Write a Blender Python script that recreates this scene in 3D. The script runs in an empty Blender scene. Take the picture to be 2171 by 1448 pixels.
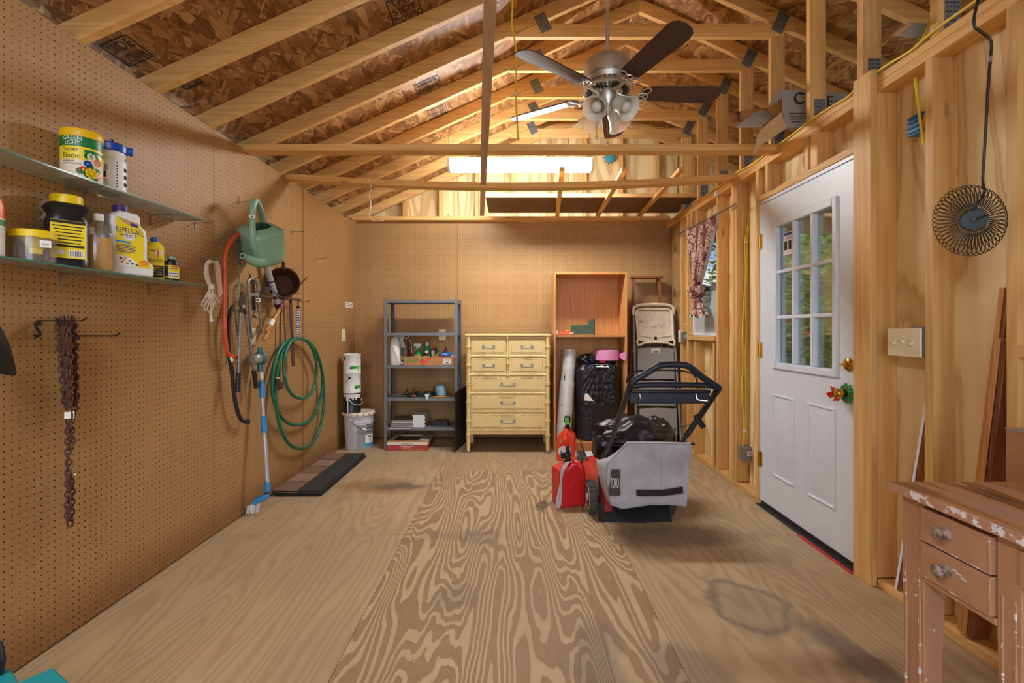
import bpy, math, random
from mathutils import Vector, Matrix, noise as mnoise
random.seed(7)
V = Vector
PI = math.pi
sc = bpy.context.scene
COL = sc.collection
CX, CY, F, H = 1086.0, 698.0, 1010.0, 1.19      # principal point and focal length in pixels, eye height
XL, XR, XS, YB = -1.72, 1.69, 1.78, 5.2          # left wall face, stud face, sheathing, back wall face
def PX(px, d): return (px-CX)*d/F
def PZ(py, d): return H+(CY-py)*d/F
def P(px, py, d): return V((PX(px, d), d, PZ(py, d)))
def LW(px, py, off=0.0):
    X = XL+off; d = X*F/(px-CX); return P(px, py, d)
def RW(px, py, X=XR):
    d = X*F/(px-CX); return P(px, py, d)
def FP(px, py, z=0.0):
    d = (H-z)*F/(py-CY); return P(px, py, d)
def s2l(c):
    c = c/255.0
    return c/12.92 if c <= 0.04045 else ((c+0.055)/1.055)**2.4
def rgb(r, g, b): return (s2l(r), s2l(g), s2l(b), 1.0)

# ---------------------------------------------------------------- materials
MATS = {}
class NT:
    def __init__(s, name):
        m = bpy.data.materials.new(name); m.use_nodes = True
        s.m = m; s.t = m.node_tree; s.n = s.t.nodes; s.l = s.t.links
        s.b = s.n['Principled BSDF']; s.out = s.n['Material Output']
        MATS[name] = m
    def node(s, ty, **kw):
        n = s.n.new(ty)
        for k, v in kw.items():
            if k.startswith('i_'):
                key = k[2:]
                n.inputs[int(key) if key.isdigit() else key].default_value = v
            else: setattr(n, k, v)
        return n
    def link(s, a, b): s.l.new(a, b)
    def val(s, x, sock):
        if isinstance(x, (int, float)): sock.default_value = x
        else: s.l.new(x, sock)
    def math(s, op, a, b=None, c=None, clamp=False):
        n = s.n.new('ShaderNodeMath'); n.operation = op; n.use_clamp = clamp
        s.val(a, n.inputs[0])
        if b is not None: s.val(b, n.inputs[1])
        if c is not None: s.val(c, n.inputs[2])
        return n.outputs[0]
    def pos(s, seed=True, amt=7.0):
        g = s.n.new('ShaderNodeNewGeometry')
        if not seed: return g.outputs['Position']
        oi = s.n.new('ShaderNodeObjectInfo')
        m = s.n.new('ShaderNodeVectorMath'); m.operation = 'SCALE'
        m.inputs[0].default_value = (1.0, 1.7, 2.3)
        k = s.math('MULTIPLY', oi.outputs['Random'], amt); s.l.new(k, m.inputs['Scale'])
        a = s.n.new('ShaderNodeVectorMath'); a.operation = 'ADD'
        s.l.new(g.outputs['Position'], a.inputs[0]); s.l.new(m.outputs[0], a.inputs[1])
        return a.outputs[0]
    def mapping(s, vec, scale=(1, 1, 1), rot=(0, 0, 0), loc=(0, 0, 0)):
        m = s.n.new('ShaderNodeMapping'); s.l.new(vec, m.inputs[0])
        m.inputs['Scale'].default_value = scale; m.inputs['Rotation'].default_value = rot; m.inputs['Location'].default_value = loc
        return m.outputs[0]
    def noise(s, vec, scale=5, detail=3, rough=.5, dist=0):
        n = s.n.new('ShaderNodeTexNoise'); s.l.new(vec, n.inputs['Vector'])
        n.inputs['Scale'].default_value = scale; n.inputs['Detail'].default_value = detail
        n.inputs['Roughness'].default_value = rough; n.inputs['Distortion'].default_value = dist
        return n.outputs['Fac']
    def ramp(s, fac, stops):
        n = s.n.new('ShaderNodeValToRGB'); s.l.new(fac, n.inputs[0])
        el = n.color_ramp.elements
        while len(el) < len(stops): el.new(0.5)
        for e, (p, c) in zip(el, stops): e.position = p; e.color = c
        return n.outputs[0]
    def mix(s, fac, a, b, mode='MIX'):
        n = s.n.new('ShaderNodeMix'); n.data_type = 'RGBA'; n.blend_type = mode
        s.val(fac, n.inputs[0])
        for x, i in ((a, 6), (b, 7)):
            if isinstance(x, tuple): n.inputs[i].default_value = x
            else: s.l.new(x, n.inputs[i])
        return n.outputs[2]
    def base(s, c):
        if isinstance(c, tuple): s.b.inputs['Base Color'].default_value = c
        else: s.l.new(c, s.b.inputs['Base Color'])
    def bump(s, h, strength=.3, dist=.002):
        n = s.n.new('ShaderNodeBump'); n.inputs['Strength'].default_value = strength
        n.inputs['Distance'].default_value = dist; s.l.new(h, n.inputs['Height'])
        s.l.new(n.outputs[0], s.b.inputs['Normal'])
    def set(s, **kw):
        for k, v in kw.items(): s.b.inputs[k.replace('_', ' ')].default_value = v

def M(name, c, rough=.5, metal=0., var=.12, vs=18, bump=0., bs=60, spec=.5, coat=0., stretch=(1, 1, 1)):
    t = NT(name); p = t.mapping(t.pos(), stretch)
    n = t.noise(p, vs, 4, .6)
    lo = tuple(x*(1-var) for x in c[:3])+(1,); hi = tuple(min(1, x*(1+var)) for x in c[:3])+(1,)
    t.base(t.ramp(n, [(.3, lo), (.7, hi)]))
    t.set(Roughness=rough, Metallic=metal, Specular_IOR_Level=spec, Coat_Weight=coat, Coat_Roughness=.1)
    if bump: t.bump(t.noise(p, bs, 3), bump)
    return t.m

def wood(name, light, dark, axis='Y', rings=9, knots=.11, rough=.55, fib=.35, across=9, along=.5, coat=0):
    t = NT(name); p = t.pos()
    def sc3(al, ac): return {'X': (al, ac, ac), 'Y': (ac, al, ac), 'Z': (ac, ac, al)}[axis]
    n1 = t.noise(t.mapping(p, sc3(along, across)), 1, 2, .5, .3)
    ring = t.math('PINGPONG', t.math('MULTIPLY', n1, rings), .5)
    fine = t.noise(t.mapping(p, sc3(3, 160)), 1, 3, .6)
    big = t.noise(t.mapping(p, sc3(.8, 5)), 1, 2)
    f = t.math('ADD', t.math('MULTIPLY', ring, 1.0), t.math('MULTIPLY', t.math('SUBTRACT', fine, .5), fib*2))
    f = t.math('ADD', t.math('MULTIPLY', f, .75), t.math('MULTIPLY', t.math('SUBTRACT', big, .35), .6))
    c = t.ramp(f, [(.05, light), (.8, dark)])
    if knots:
        v = t.node('ShaderNodeTexVoronoi'); v.inputs['Scale'].default_value = 1
        t.link(t.mapping(p, sc3(2.6, 11)), v.inputs['Vector'])
        k = t.math('DIVIDE', t.math('SUBTRACT', knots*1.5, t.math('ADD', v.outputs['Distance'], t.math('MULTIPLY', fine, .06))), knots, clamp=True)
        se = t.node('ShaderNodeSeparateColor'); t.link(v.outputs['Color'], se.inputs[0])
        k = t.math('MULTIPLY', k, t.math('GREATER_THAN', se.outputs[0], .5))
        kd = tuple(x*.4 for x in dark[:3])+(1,)
        c = t.mix(t.math('MULTIPLY', k, .85), c, kd)
    oi = t.node('ShaderNodeObjectInfo')
    hsv = t.node('ShaderNodeHueSaturation'); t.link(c, hsv.inputs['Color'])
    t.link(t.math('ADD', t.math('MULTIPLY', oi.outputs['Random'], .25), .86), hsv.inputs['Value'])
    t.base(hsv.outputs[0]); t.set(Roughness=rough, Specular_IOR_Level=.3, Coat_Weight=coat)
    t.bump(fine, .15, .001)
    return t.m

def pegboard(name, axis):
    t = NT(name); p = t.pos(False)
    sx = t.node('ShaderNodeSeparateXYZ'); t.link(p, sx.inputs[0])
    pit = .0254
    a = t.math('SUBTRACT', t.math('FRACT', t.math('DIVIDE', sx.outputs[axis], pit)), .5)
    b = t.math('SUBTRACT', t.math('FRACT', t.math('DIVIDE', sx.outputs[2], pit)), .5)
    d = t.math('SQRT', t.math('ADD', t.math('MULTIPLY', a, a), t.math('MULTIPLY', b, b)))
    hole = t.math('LESS_THAN', d, .112)
    n = t.noise(p, 1.3, 4, .6); n2 = t.noise(p, 90, 3, .6)
    c = t.ramp(n, [(.3, rgb(166, 126, 78)), (.7, rgb(184, 143, 92))])
    c = t.mix(.35, c, t.ramp(n2, [(.3, rgb(148, 107, 62)), (.7, rgb(196, 154, 102))]))
    # darker brown band along the floor
    foot_band = t.math('SUBTRACT', 1.0, t.math('MULTIPLY', t.math('ADD', sx.outputs[2], t.math('MULTIPLY', n, -.12)), 7.0), clamp=True)
    c = t.mix(t.math('MULTIPLY', foot_band, .5), c, rgb(112, 70, 40))
    dust = t.math('GREATER_THAN', t.noise(p, 60, 1), .77)
    c = t.mix(t.math('MULTIPLY', dust, .25), c, rgb(215, 180, 135))
    c = t.mix(hole, c, rgb(58, 34, 18))
    t.base(c); t.set(Roughness=.52, Specular_IOR_Level=.35)
    t.bump(t.math('SUBTRACT', 1.0, hole), .4, .003)
    return t.m

def osb(name):
    t = NT(name); p = t.pos(False); p2 = t.mapping(p, (1, 1, 0)); res = None
    for i, (ang, al, ac, thr) in enumerate(((1.35, 9, 44, 0), (1.85, 8, 40, .42), (1.0, 9, 46, .5), (2.35, 10, 50, .6), (1.55, 7, 30, .62))):
        r = t.mapping(t.mapping(p2, rot=(0, 0, -ang), loc=(0, 0, 0)), (al, ac, 1), loc=(i*7.3, i*5.1, 0))
        v = t.node('ShaderNodeTexVoronoi'); v.inputs['Scale'].default_value = 1; v.inputs['Randomness'].default_value = .9; t.link(r, v.inputs['Vector'])
        sep = t.node('ShaderNodeSeparateColor'); t.link(v.outputs['Color'], sep.inputs[0])
        fb = t.noise(t.mapping(r, (.35, 5, 1)), 1, 2, .6)
        f = t.math('ADD', t.math('MULTIPLY', sep.outputs[0], .55), t.math('MULTIPLY', fb, .6))
        res = f if res is None else t.math('ADD', t.math('MULTIPLY', res, t.math('LESS_THAN', sep.outputs[1], thr)), t.math('MULTIPLY', f, t.math('GREATER_THAN', sep.outputs[1], thr)))
    c = t.ramp(res, [(.28, rgb(112, 74, 42)), (.50, rgb(146, 101, 58)), (.68, rgb(166, 120, 72)), (.90, rgb(206, 164, 112))])
    t.base(c); t.set(Roughness=.5, Specular_IOR_Level=.3); t.bump(res, .35, .003)
    return t.m

def plyfloor(name, strong, seed, soft=0.0):
    t = NT(name); p = t.mapping(t.pos(False), loc=(seed, seed*1.7, 0))
    wob = t.noise(t.mapping(p, (14, 5, 1)), 1, 2, .5)
    wv = t.node('ShaderNodeVectorMath', operation='ADD'); t.link(p, wv.inputs[0])
    cb = t.node('ShaderNodeCombineXYZ'); t.link(t.math('MULTIPLY', t.math('SUBTRACT', wob, .5), .30), cb.inputs[1]); t.link(cb.outputs[0], wv.inputs[1])
    n1 = t.noise(t.mapping(wv.outputs[0], (4.0, .5, 1)), 1, 1.5, .4)
    band = t.math('PINGPONG', t.math('MULTIPLY', n1, 30 if strong else 17), .5)
    fine = t.noise(t.mapping(p, (260, 6, 1)), 1, 3, .6)
    band = t.math('ADD', band, t.math('MULTIPLY', t.math('SUBTRACT', fine, .5), .22))
    if strong:
        c = t.ramp(band, [(.12, rgb(194, 169, 130)), (.20, rgb(190, 164, 124)), (.25, rgb(150, 118, 84)), (.42, rgb(158, 127, 92))])
    else:
        c = t.ramp(band, [(.05, rgb(186, 161, 124)), (.25, rgb(182, 156, 119)), (.45, rgb(172, 145, 109))])
    if soft: c = t.mix(soft, c, rgb(176, 147, 109))
    big = t.noise(t.mapping(p, (1.2, .7, 1)), 1, 4, .6)
    c = t.mix(t.ramp(big, [(.38, (0, 0, 0, 1)), (.72, (.5, .5, .5, 1))]), c, rgb(148, 128, 102))
    wp = t.pos(False)
    nz = t.node('ShaderNodeTexNoise'); nz.inputs['Scale'].default_value = 7; nz.inputs['Detail'].default_value = 4; t.link(t.mapping(wp, (1, .6, 1)), nz.inputs['Vector'])
    wd = t.node('ShaderNodeVectorMath', operation='MULTIPLY_ADD'); t.link(nz.outputs['Color'], wd.inputs[0])
    wd.inputs[1].default_value = (.22, .22, 0)
    sh = t.node('ShaderNodeVectorMath', operation='SUBTRACT'); t.link(wp, sh.inputs[0]); sh.inputs[1].default_value = (.11, .11, 0)
    t.link(sh.outputs[0], wd.inputs[2])
    # stains, patches and painted mower shadow: x, y, half size x, half size y, rotation, strength, ring?
    for (x, y, a, b, r, k, ring, colr) in STAINS_AND_SHADOW:
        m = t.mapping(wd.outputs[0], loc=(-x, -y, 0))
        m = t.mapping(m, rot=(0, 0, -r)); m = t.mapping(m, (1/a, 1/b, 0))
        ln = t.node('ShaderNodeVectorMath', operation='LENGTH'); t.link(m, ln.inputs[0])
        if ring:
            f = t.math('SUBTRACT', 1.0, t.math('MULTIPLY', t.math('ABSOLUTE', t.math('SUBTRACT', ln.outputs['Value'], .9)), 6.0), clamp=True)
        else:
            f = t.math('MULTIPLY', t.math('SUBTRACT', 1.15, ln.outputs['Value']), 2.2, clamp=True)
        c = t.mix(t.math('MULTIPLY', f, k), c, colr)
    t.base(c); t.set(Roughness=.6, Specular_IOR_Level=.3); t.bump(fine, .12, .001)
    return t.m

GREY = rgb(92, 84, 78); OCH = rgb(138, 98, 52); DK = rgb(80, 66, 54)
STAINS_AND_SHADOW = [(-1.02, 3.62, .34, .17, 0, .6, False, OCH), (-.86, 3.62, .22, .08, 0, .65, False, GREY),  # ochre and grey patches right of the shingles
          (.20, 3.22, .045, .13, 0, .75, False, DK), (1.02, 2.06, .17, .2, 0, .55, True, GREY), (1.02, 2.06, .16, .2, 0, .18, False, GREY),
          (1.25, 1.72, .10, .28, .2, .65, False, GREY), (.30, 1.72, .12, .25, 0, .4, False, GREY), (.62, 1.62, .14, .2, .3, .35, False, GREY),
          (-.18, 2.75, .12, .1, 0, .3, False, GREY), (-.25, 2.1, .1, .12, 0, .25, False, GREY), (.95, 2.75, .45, .14, 0, .45, False, DK),  # last dark patch is the mower's shadow painted on the floor
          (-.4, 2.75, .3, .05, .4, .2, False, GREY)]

def glassmat(name, tint, rough=.02, gl=.10, alpha=.9):
    t = NT(name)
    tr = t.node('ShaderNodeBsdfTransparent'); tr.inputs[0].default_value = tint
    go = t.node('ShaderNodeBsdfGlossy'); go.inputs['Roughness'].default_value = rough
    lw = t.node('ShaderNodeLayerWeight'); lw.inputs[0].default_value = .35
    fac = t.math('ADD', t.math('MULTIPLY', lw.outputs['Fresnel'], .6), gl*.3, clamp=True)
    mx = t.node('ShaderNodeMixShader'); t.link(fac, mx.inputs[0]); t.link(tr.outputs[0], mx.inputs[1]); t.link(go.outputs[0], mx.inputs[2])
    if alpha < 1:
        di = t.node('ShaderNodeBsdfDiffuse'); n = t.noise(t.pos(), 30, 4)
        t.link(t.ramp(n, [(.3, tuple(x*.8 for x in tint[:3])+(1,)), (.7, tint)]), di.inputs[0])
        m2 = t.node('ShaderNodeMixShader'); m2.inputs[0].default_value = 1-alpha
        t.link(mx.outputs[0], m2.inputs[1]); t.link(di.outputs[0], m2.inputs[2]); mx = m2
    t.link(mx.outputs[0], t.out.inputs[0]); return t.m

L1, L2 = rgb(232, 186, 118), rgb(196, 142, 80)
for ax in 'XYZ': wood('lumber'+ax, L1, L2, ax)
wood('joist_brown', rgb(216, 184, 154), rgb(180, 146, 118), 'Y')
def ply(name):
    t = NT(name); p = t.pos(True, 3.0)
    wob = t.noise(t.mapping(p, (9, 9, 4)), 1, 2)
    n1 = t.noise(t.mapping(p, (2.6, 2.6, .42)), 1, 1.2, .4, .25)
    b = t.math('PINGPONG', t.math('ADD', t.math('MULTIPLY', n1, 9.0), t.math('MULTIPLY', wob, .35)), .5)
    fine = t.noise(t.mapping(p, (170, 170, 4)), 1, 3, .6)
    b = t.math('ADD', b, t.math('MULTIPLY', t.math('SUBTRACT', fine, .5), .2))
    c = t.ramp(b, [(.10, rgb(240, 216, 164)), (.30, rgb(232, 204, 150)), (.36, rgb(208, 168, 110)), (.47, rgb(222, 190, 134))])
    v = t.node('ShaderNodeTexVoronoi'); v.inputs['Scale'].default_value = 1; t.link(t.mapping(p, (5, 5, 1.6)), v.inputs['Vector'])
    k = t.math('DIVIDE', t.math('SUBTRACT', .10, v.outputs['Distance']), .06, clamp=True)
    t.base(t.mix(t.math('MULTIPLY', k, .8), c, rgb(120, 76, 44))); t.set(Roughness=.6, Specular_IOR_Level=.25)
ply('plywood')
wood('oak', rgb(212, 152, 90), rgb(176, 114, 60), 'Z', rings=12, across=14, knots=0, rough=.4)
wood('redwood', rgb(164, 108, 72), rgb(112, 68, 44), 'Z', rings=12, across=16, knots=.04)
wood('rail_edge', rgb(204, 142, 84), rgb(164, 104, 56), 'Z', knots=0)
wood('old_ladder', rgb(160, 100, 66), rgb(112, 64, 40), 'Z', knots=.03)
wood('handle_wood', rgb(206, 142, 78), rgb(160, 100, 48), 'Z', rings=6, across=30, knots=0, rough=.35)
wood('blade_wood', rgb(92, 68, 60), rgb(58, 40, 35), 'X', rings=8, across=60, along=3, knots=0, rough=.55)
pegboard('peg_left', 1); pegboard('peg_back', 0)
osb('osb')
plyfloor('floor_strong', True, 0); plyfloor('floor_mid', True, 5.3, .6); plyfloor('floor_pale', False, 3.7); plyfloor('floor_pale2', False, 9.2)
M('dark_gap', rgb(40, 28, 20), .9)
M('ink', rgb(46, 42, 40), .8)
M('white_paint', rgb(222, 229, 238), .4, var=.03)
M('white_plastic', rgb(232, 232, 228), .4, var=.04)
M('ivory', rgb(236, 226, 190), .35, var=.03)
M('paper', rgb(236, 234, 228), .7, var=.04)
M('black_plastic', rgb(28, 28, 30), .35, var=.2)
M('black_rubber', rgb(34, 33, 32), .7, var=.25, bump=.2)
M('black_film', rgb(20, 20, 24), .36, var=.3, bump=.25, bs=40, spec=.5)
M('yellow_plastic', rgb(240, 206, 20), .35, var=.05)
M('yellow_dark', rgb(240, 190, 16), .4, var=.05)
M('yellow_cable', rgb(236, 204, 50), .45, var=.06)
M('label_yellow', rgb(244, 218, 40), .4, var=.04)
M('label_green', rgb(22, 118, 54), .4, var=.05)
M('label_tan', rgb(200, 158, 104), .5, var=.05)
M('cream', rgb(236, 222, 196), .45, var=.05)
M('blue_plastic', rgb(28, 74, 172), .35, var=.06)
M('box_blue', rgb(64, 134, 196), .4, var=.1)
M('sky_blue', rgb(60, 158, 216), .35, var=.06)
M('pale_blue', rgb(150, 196, 214), .4, var=.06)
M('cloth_blue', rgb(104, 150, 206), .8, var=.3, vs=40)
M('purple', rgb(78, 60, 140), .4, var=.06)
M('red', rgb(206, 30, 34), .35, var=.1)
M('orange_red', rgb(238, 74, 40), .35, var=.08)
M('orange', rgb(236, 96, 32), .35, var=.08)
M('saw_orange', rgb(216, 82, 36), .35, var=.12)
M('dark_red', rgb(150, 34, 40), .45, var=.12)
M('label_red', rgb(176, 66, 64), .6, var=.06)
M('green', rgb(38, 142, 74), .35, var=.1)
M('bright_green', rgb(96, 200, 72), .35, var=.06)
M('hose_green', rgb(22, 108, 78), .35, var=.12)
M('can_green', rgb(134, 176, 148), .38, var=.08)
M('can_dark', rgb(40, 74, 62), .6, var=.1)
M('teal', rgb(24, 160, 172), .4, var=.06)
M('teal_dark', rgb(44, 116, 120), .4, var=.1)
M('box_teal', rgb(52, 150, 170), .5, var=.15)
M('sheet_green', rgb(62, 84, 70), .5, var=.15)
M('pink', rgb(232, 150, 196), .3, var=.08, stretch=(1, 1, 30))
M('silver', rgb(196, 196, 194), .3, 1, var=.06)
M('dull_metal', rgb(150, 150, 146), .45, .85, var=.2)
M('galv', rgb(138, 142, 142), .5, .7, var=.25, vs=60)
M('nickel', rgb(214, 210, 200), .34, .8, var=.05)
M('brass', rgb(214, 168, 76), .22, 1, var=.06)
M('rust', rgb(92, 62, 48), .75, .2, var=.35, vs=60, bump=.4)
M('iron', rgb(74, 56, 48), .6, .5, var=.25)
M('pot_brown', rgb(84, 48, 38), .45, .3, var=.2)
M('wire', rgb(150, 146, 138), .4, .8)
M('dark_wire', rgb(60, 54, 50), .5, .6)
M('bronze', rgb(62, 62, 58), .4, .6, var=.2)
M('bronze_plate', rgb(44, 64, 70), .6, .0, var=.15)
M('shelf_grey', rgb(122, 124, 128), .5, .3, var=.1)
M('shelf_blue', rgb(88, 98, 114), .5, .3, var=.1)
M('box_grey', rgb(140, 146, 152), .45, .5, var=.06)
M('rope', rgb(222, 210, 188), .85, var=.12, vs=200, bump=.5, bs=300)
M('twine', rgb(206, 186, 152), .9, var=.2, vs=200, bump=.5, bs=300)
M('strap_grey', rgb(186, 184, 182), .85, var=.15)
M('kraft', rgb(190, 138, 86), .75, var=.08)
M('kraft_light', rgb(210, 176, 130), .75, var=.08)
M('card_grey', rgb(158, 152, 146), .8, var=.08)
M('card_brown', rgb(172, 122, 84), .8, var=.08)
M('insul', rgb(170, 132, 82), .7, var=.12, bump=.3)
M('bag_grey', rgb(172, 172, 178), .9, var=.22, vs=6, bump=.3, bs=200)
M('logo_brown', rgb(62, 56, 52), .6, var=.08)
M('deck_red', rgb(196, 44, 30), .4, var=.15)
M('handle_blue', rgb(34, 42, 56), .4, .2, var=.12)
M('engine', rgb(58, 58, 56), .5, .4, var=.25)
M('hub_cream', rgb(222, 206, 190), .5, var=.08)
M('tyre', rgb(70, 68, 66), .8, var=.3, bump=.4)
M('tray_cream', rgb(240, 224, 196), .45, var=.12)
M('tray_inner', rgb(226, 212, 190), .5, var=.15)
M('tread_grey', rgb(150, 148, 144), .55, .3, var=.15, vs=120, bump=.6, bs=160)
M('clear_film', rgb(206, 204, 200), .25, var=.12, bump=.5, bs=40)
M('shingle_black', rgb(52, 50, 48), .9, var=.5, vs=260, bump=.6, bs=300)
M('shingle_brown', rgb(150, 122, 96), .9, var=.35, vs=220, bump=.6, bs=300)
M('shingle_red', rgb(130, 100, 78), .9, var=.35, vs=220, bump=.6, bs=300)
M('tile_brown', rgb(74, 58, 48), .35, var=.2)
M('tile_black', rgb(36, 36, 40), .3, var=.2)
M('tile_white', rgb(232, 234, 236), .3, var=.03)
M('bucket_white', rgb(206, 210, 214), .4, var=.05)
M('label_grey', rgb(146, 152, 158), .5, var=.15, stretch=(1, 1, 20))
M('black_board', rgb(44, 44, 44), .6, var=.15)
M('hardboard', rgb(104, 80, 60), .5, var=.12)
M('amber', rgb(60, 30, 14), .15, var=.1, spec=.7)
M('dirt_film', rgb(190, 184, 160), .5)
M('fan_grey', rgb(120, 118, 116), .3, .2)
M('lamp_shell', rgb(240, 240, 238), .4, var=.02)
M('grip_blue', rgb(44, 142, 206), .4, var=.06)
M('pole_silver', rgb(186, 190, 196), .35, .4, var=.05)
M('gutter', rgb(40, 38, 36), .6)
glassmat('pane', (.90, .95, .92, 1), .02, .1, .97)
glassmat('shelf_glass', (.88, .92, .88, 1), .05, .25, .72)
M('glass_edge', rgb(70, 130, 116), .15, var=.1)
glassmat('clear_plastic', (.95, .94, .91, 1), .06, .2, .90)
M('oil', rgb(250, 186, 0), .15, var=.04)
glassmat('dusty_pane', (.74, .78, .78, 1), .3, .2, .45)
def special():
    # distressed yellow dresser paint
    t = NT('dresser'); p = t.pos(False)
    n = t.noise(p, 9, 4, .6); c = t.ramp(n, [(.3, rgb(228, 200, 132)), (.7, rgb(236, 210, 144))])
    sp = t.math('GREATER_THAN', t.noise(t.mapping(p, (40, 40, 90)), 1, 3, .6), .76)
    c = t.mix(t.math('MULTIPLY', sp, .4), c, rgb(160, 124, 70))
    t.base(c); t.set(Roughness=.45)
    t = NT('dresser_groove'); p = t.pos(False)
    n = t.noise(t.mapping(p, (30, 30, 30)), 1, 4, .7)
    t.base(t.ramp(n, [(.42, rgb(226, 194, 120)), (.55, rgb(96, 66, 30))])); t.set(Roughness=.6)
    # chipped terracotta paint on the desk
    t = NT('desk_paint'); p = t.pos(False)
    n = t.noise(p, 8, 3); c = t.ramp(n, [(.3, rgb(176, 130, 100)), (.7, rgb(190, 144, 112))])
    ch = t.math('GREATER_THAN', t.noise(t.mapping(p, (46, 20, 24)), 1, 4, .65), .68)
    c = t.mix(ch, c, rgb(226, 228, 234)); t.base(c); t.set(Roughness=.5)
    t = NT('desk_chip'); p = t.pos(False)
    ch = t.math('GREATER_THAN', t.noise(t.mapping(p, (34, 30, 34)), 1, 5, .7), .57)
    t.base(t.mix(ch, rgb(184, 138, 108), rgb(228, 230, 236))); t.set(Roughness=.5)
    t = NT('desk_top'); p = t.pos(False)
    n = t.noise(t.mapping(p, (22, 2.2, 1)), 1, 4, .65, .4)
    c = t.ramp(n, [(.30, rgb(86, 58, 44)), (.42, rgb(140, 92, 60)), (.52, rgb(182, 130, 88)), (.64, rgb(160, 132, 122))])
    w = t.math('GREATER_THAN', t.noise(t.mapping(p, (26, 9, 1)), 1, 4), .70)
    t.base(t.mix(t.math('MULTIPLY', w, .6), c, rgb(206, 190, 178))); t.set(Roughness=.4)
    t = NT('knob_worn'); p = t.pos()
    t.base(t.ramp(t.noise(p, 60, 3), [(.35, rgb(92, 80, 76)), (.6, rgb(172, 150, 136))])); t.set(Roughness=.45)
    # paisley curtain
    t = NT('curtain'); p = t.mapping(t.pos(False), (1, 1.2, 1))
    v = t.node('ShaderNodeTexVoronoi'); v.inputs['Scale'].default_value = 16; t.link(p, v.inputs['Vector'])
    n = t.noise(p, 26, 3, .6, 1.5)
    c = t.ramp(n, [(.40, rgb(120, 34, 50)), (.47, rgb(226, 204, 180)), (.55, rgb(214, 178, 152)), (.60, rgb(52, 62, 60)), (.66, rgb(140, 44, 58))])
    st = t.node('ShaderNodeSeparateXYZ'); t.link(t.pos(False), st.inputs[0])
    band = t.math('GREATER_THAN', t.math('SINE', t.math('MULTIPLY', st.outputs[1], 42)), .55)
    t.base(t.mix(t.math('MULTIPLY', band, .8), c, rgb(112, 28, 46))); t.set(Roughness=.9)
    # emitters
    t = NT('tube_light'); t.base(rgb(250, 250, 248)); t.b.inputs['Emission Color'].default_value = (.93, .97, 1, 1); t.b.inputs['Emission Strength'].default_value = LAMP
    # frosted bell glass
    t = NT('shade_glass'); p = t.pos()
    n = t.noise(p, 24, 4, .6, 1.2); t.base(t.ramp(n, [(.35, rgb(226, 224, 214)), (.65, rgb(246, 246, 240))]))
    t.set(Roughness=.25, Subsurface_Weight=.3, Subsurface_Scale=.02)
    # leaves
    for nm, a, b in (('leaf', (84, 120, 40), (176, 196, 84)), ('leaf_dark', (58, 92, 42), (120, 152, 70)), ('leaf_grey', (96, 116, 92), (150, 168, 140))):
        t = NT(nm); n = t.noise(t.pos(), 9, 2); c = t.ramp(n, [(.35, rgb(*a)), (.65, rgb(*b))])
        t.base(c); t.set(Roughness=.6)
        tl = t.node('ShaderNodeBsdfTranslucent'); t.link(c, tl.inputs[0])
        mx = t.node('ShaderNodeMixShader'); mx.inputs[0].default_value = .4
        t.link(t.b.outputs[0], mx.inputs[1]); t.link(tl.outputs[0], mx.inputs[2]); t.link(mx.outputs[0], t.out.inputs[0])
    t = NT('bubble_film'); p = t.pos(); v = t.node('ShaderNodeTexVoronoi'); v.inputs['Scale'].default_value = 90; t.link(p, v.inputs['Vector'])
    t.base(t.ramp(t.noise(p, 6, 3), [(.3, rgb(18, 18, 20)), (.7, rgb(34, 34, 37))])); t.set(Roughness=.28); t.bump(t.math('ADD', v.outputs['Distance'], t.math('MULTIPLY', t.noise(t.mapping(p, (14, 14, 5)), 1, 3), 3.0)), .55, .004)
    M('lawn', rgb(92, 86, 62), .9, var=.3, vs=4)
LAMP = 58.0
special()

# ---------------------------------------------------------------- mesh builder
_txt = {}
def text_geo(s):
    if s in _txt: return _txt[s]
    if s[0] == '~':      # a line too small to read in the photograph: a row of word-long strokes
        rnd = random.Random(len(s)); x = 0; vs = []; fs = []
        while x < .97:
            w = min(rnd.uniform(.10, .24), 1-x); b = len(vs); vs += [(x, .15), (x+w, .15), (x+w, .8), (x, .8)]; fs.append((b, b+1, b+2, b+3)); x += w+.04
        _txt[s] = (vs, fs); return _txt[s]
    cu = bpy.data.curves.new('t', 'FONT'); cu.body = s; cu.resolution_u = 3; cu.fill_mode = 'BOTH'; cu.dimensions = '2D'; cu.offset = 0
    ob = bpy.data.objects.new('t', cu); COL.objects.link(ob)
    dg = bpy.context.evaluated_depsgraph_get(); ev = ob.evaluated_get(dg); me = ev.to_mesh()
    vs = [(v.co.x, v.co.y) for v in me.vertices]; fs = [tuple(p.vertices) for p in me.polygons if p.normal.z > 0 or True]
    ev.to_mesh_clear(); bpy.data.objects.remove(ob); bpy.data.curves.remove(cu)
    x0 = min(v[0] for v in vs); x1 = max(v[0] for v in vs); y0 = min(v[1] for v in vs); y1 = max(v[1] for v in vs)
    r = ([((x-x0)/(x1-x0), (y-y0)/(y1-y0)) for x, y in vs], fs); _txt[s] = r; return r

def basis(n):
    n = V(n).normalized(); a = V((0, 0, 1)) if abs(n.z) < .95 else V((0, 1, 0))
    u = a.cross(n).normalized(); return u, n.cross(u).normalized(), n

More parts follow.
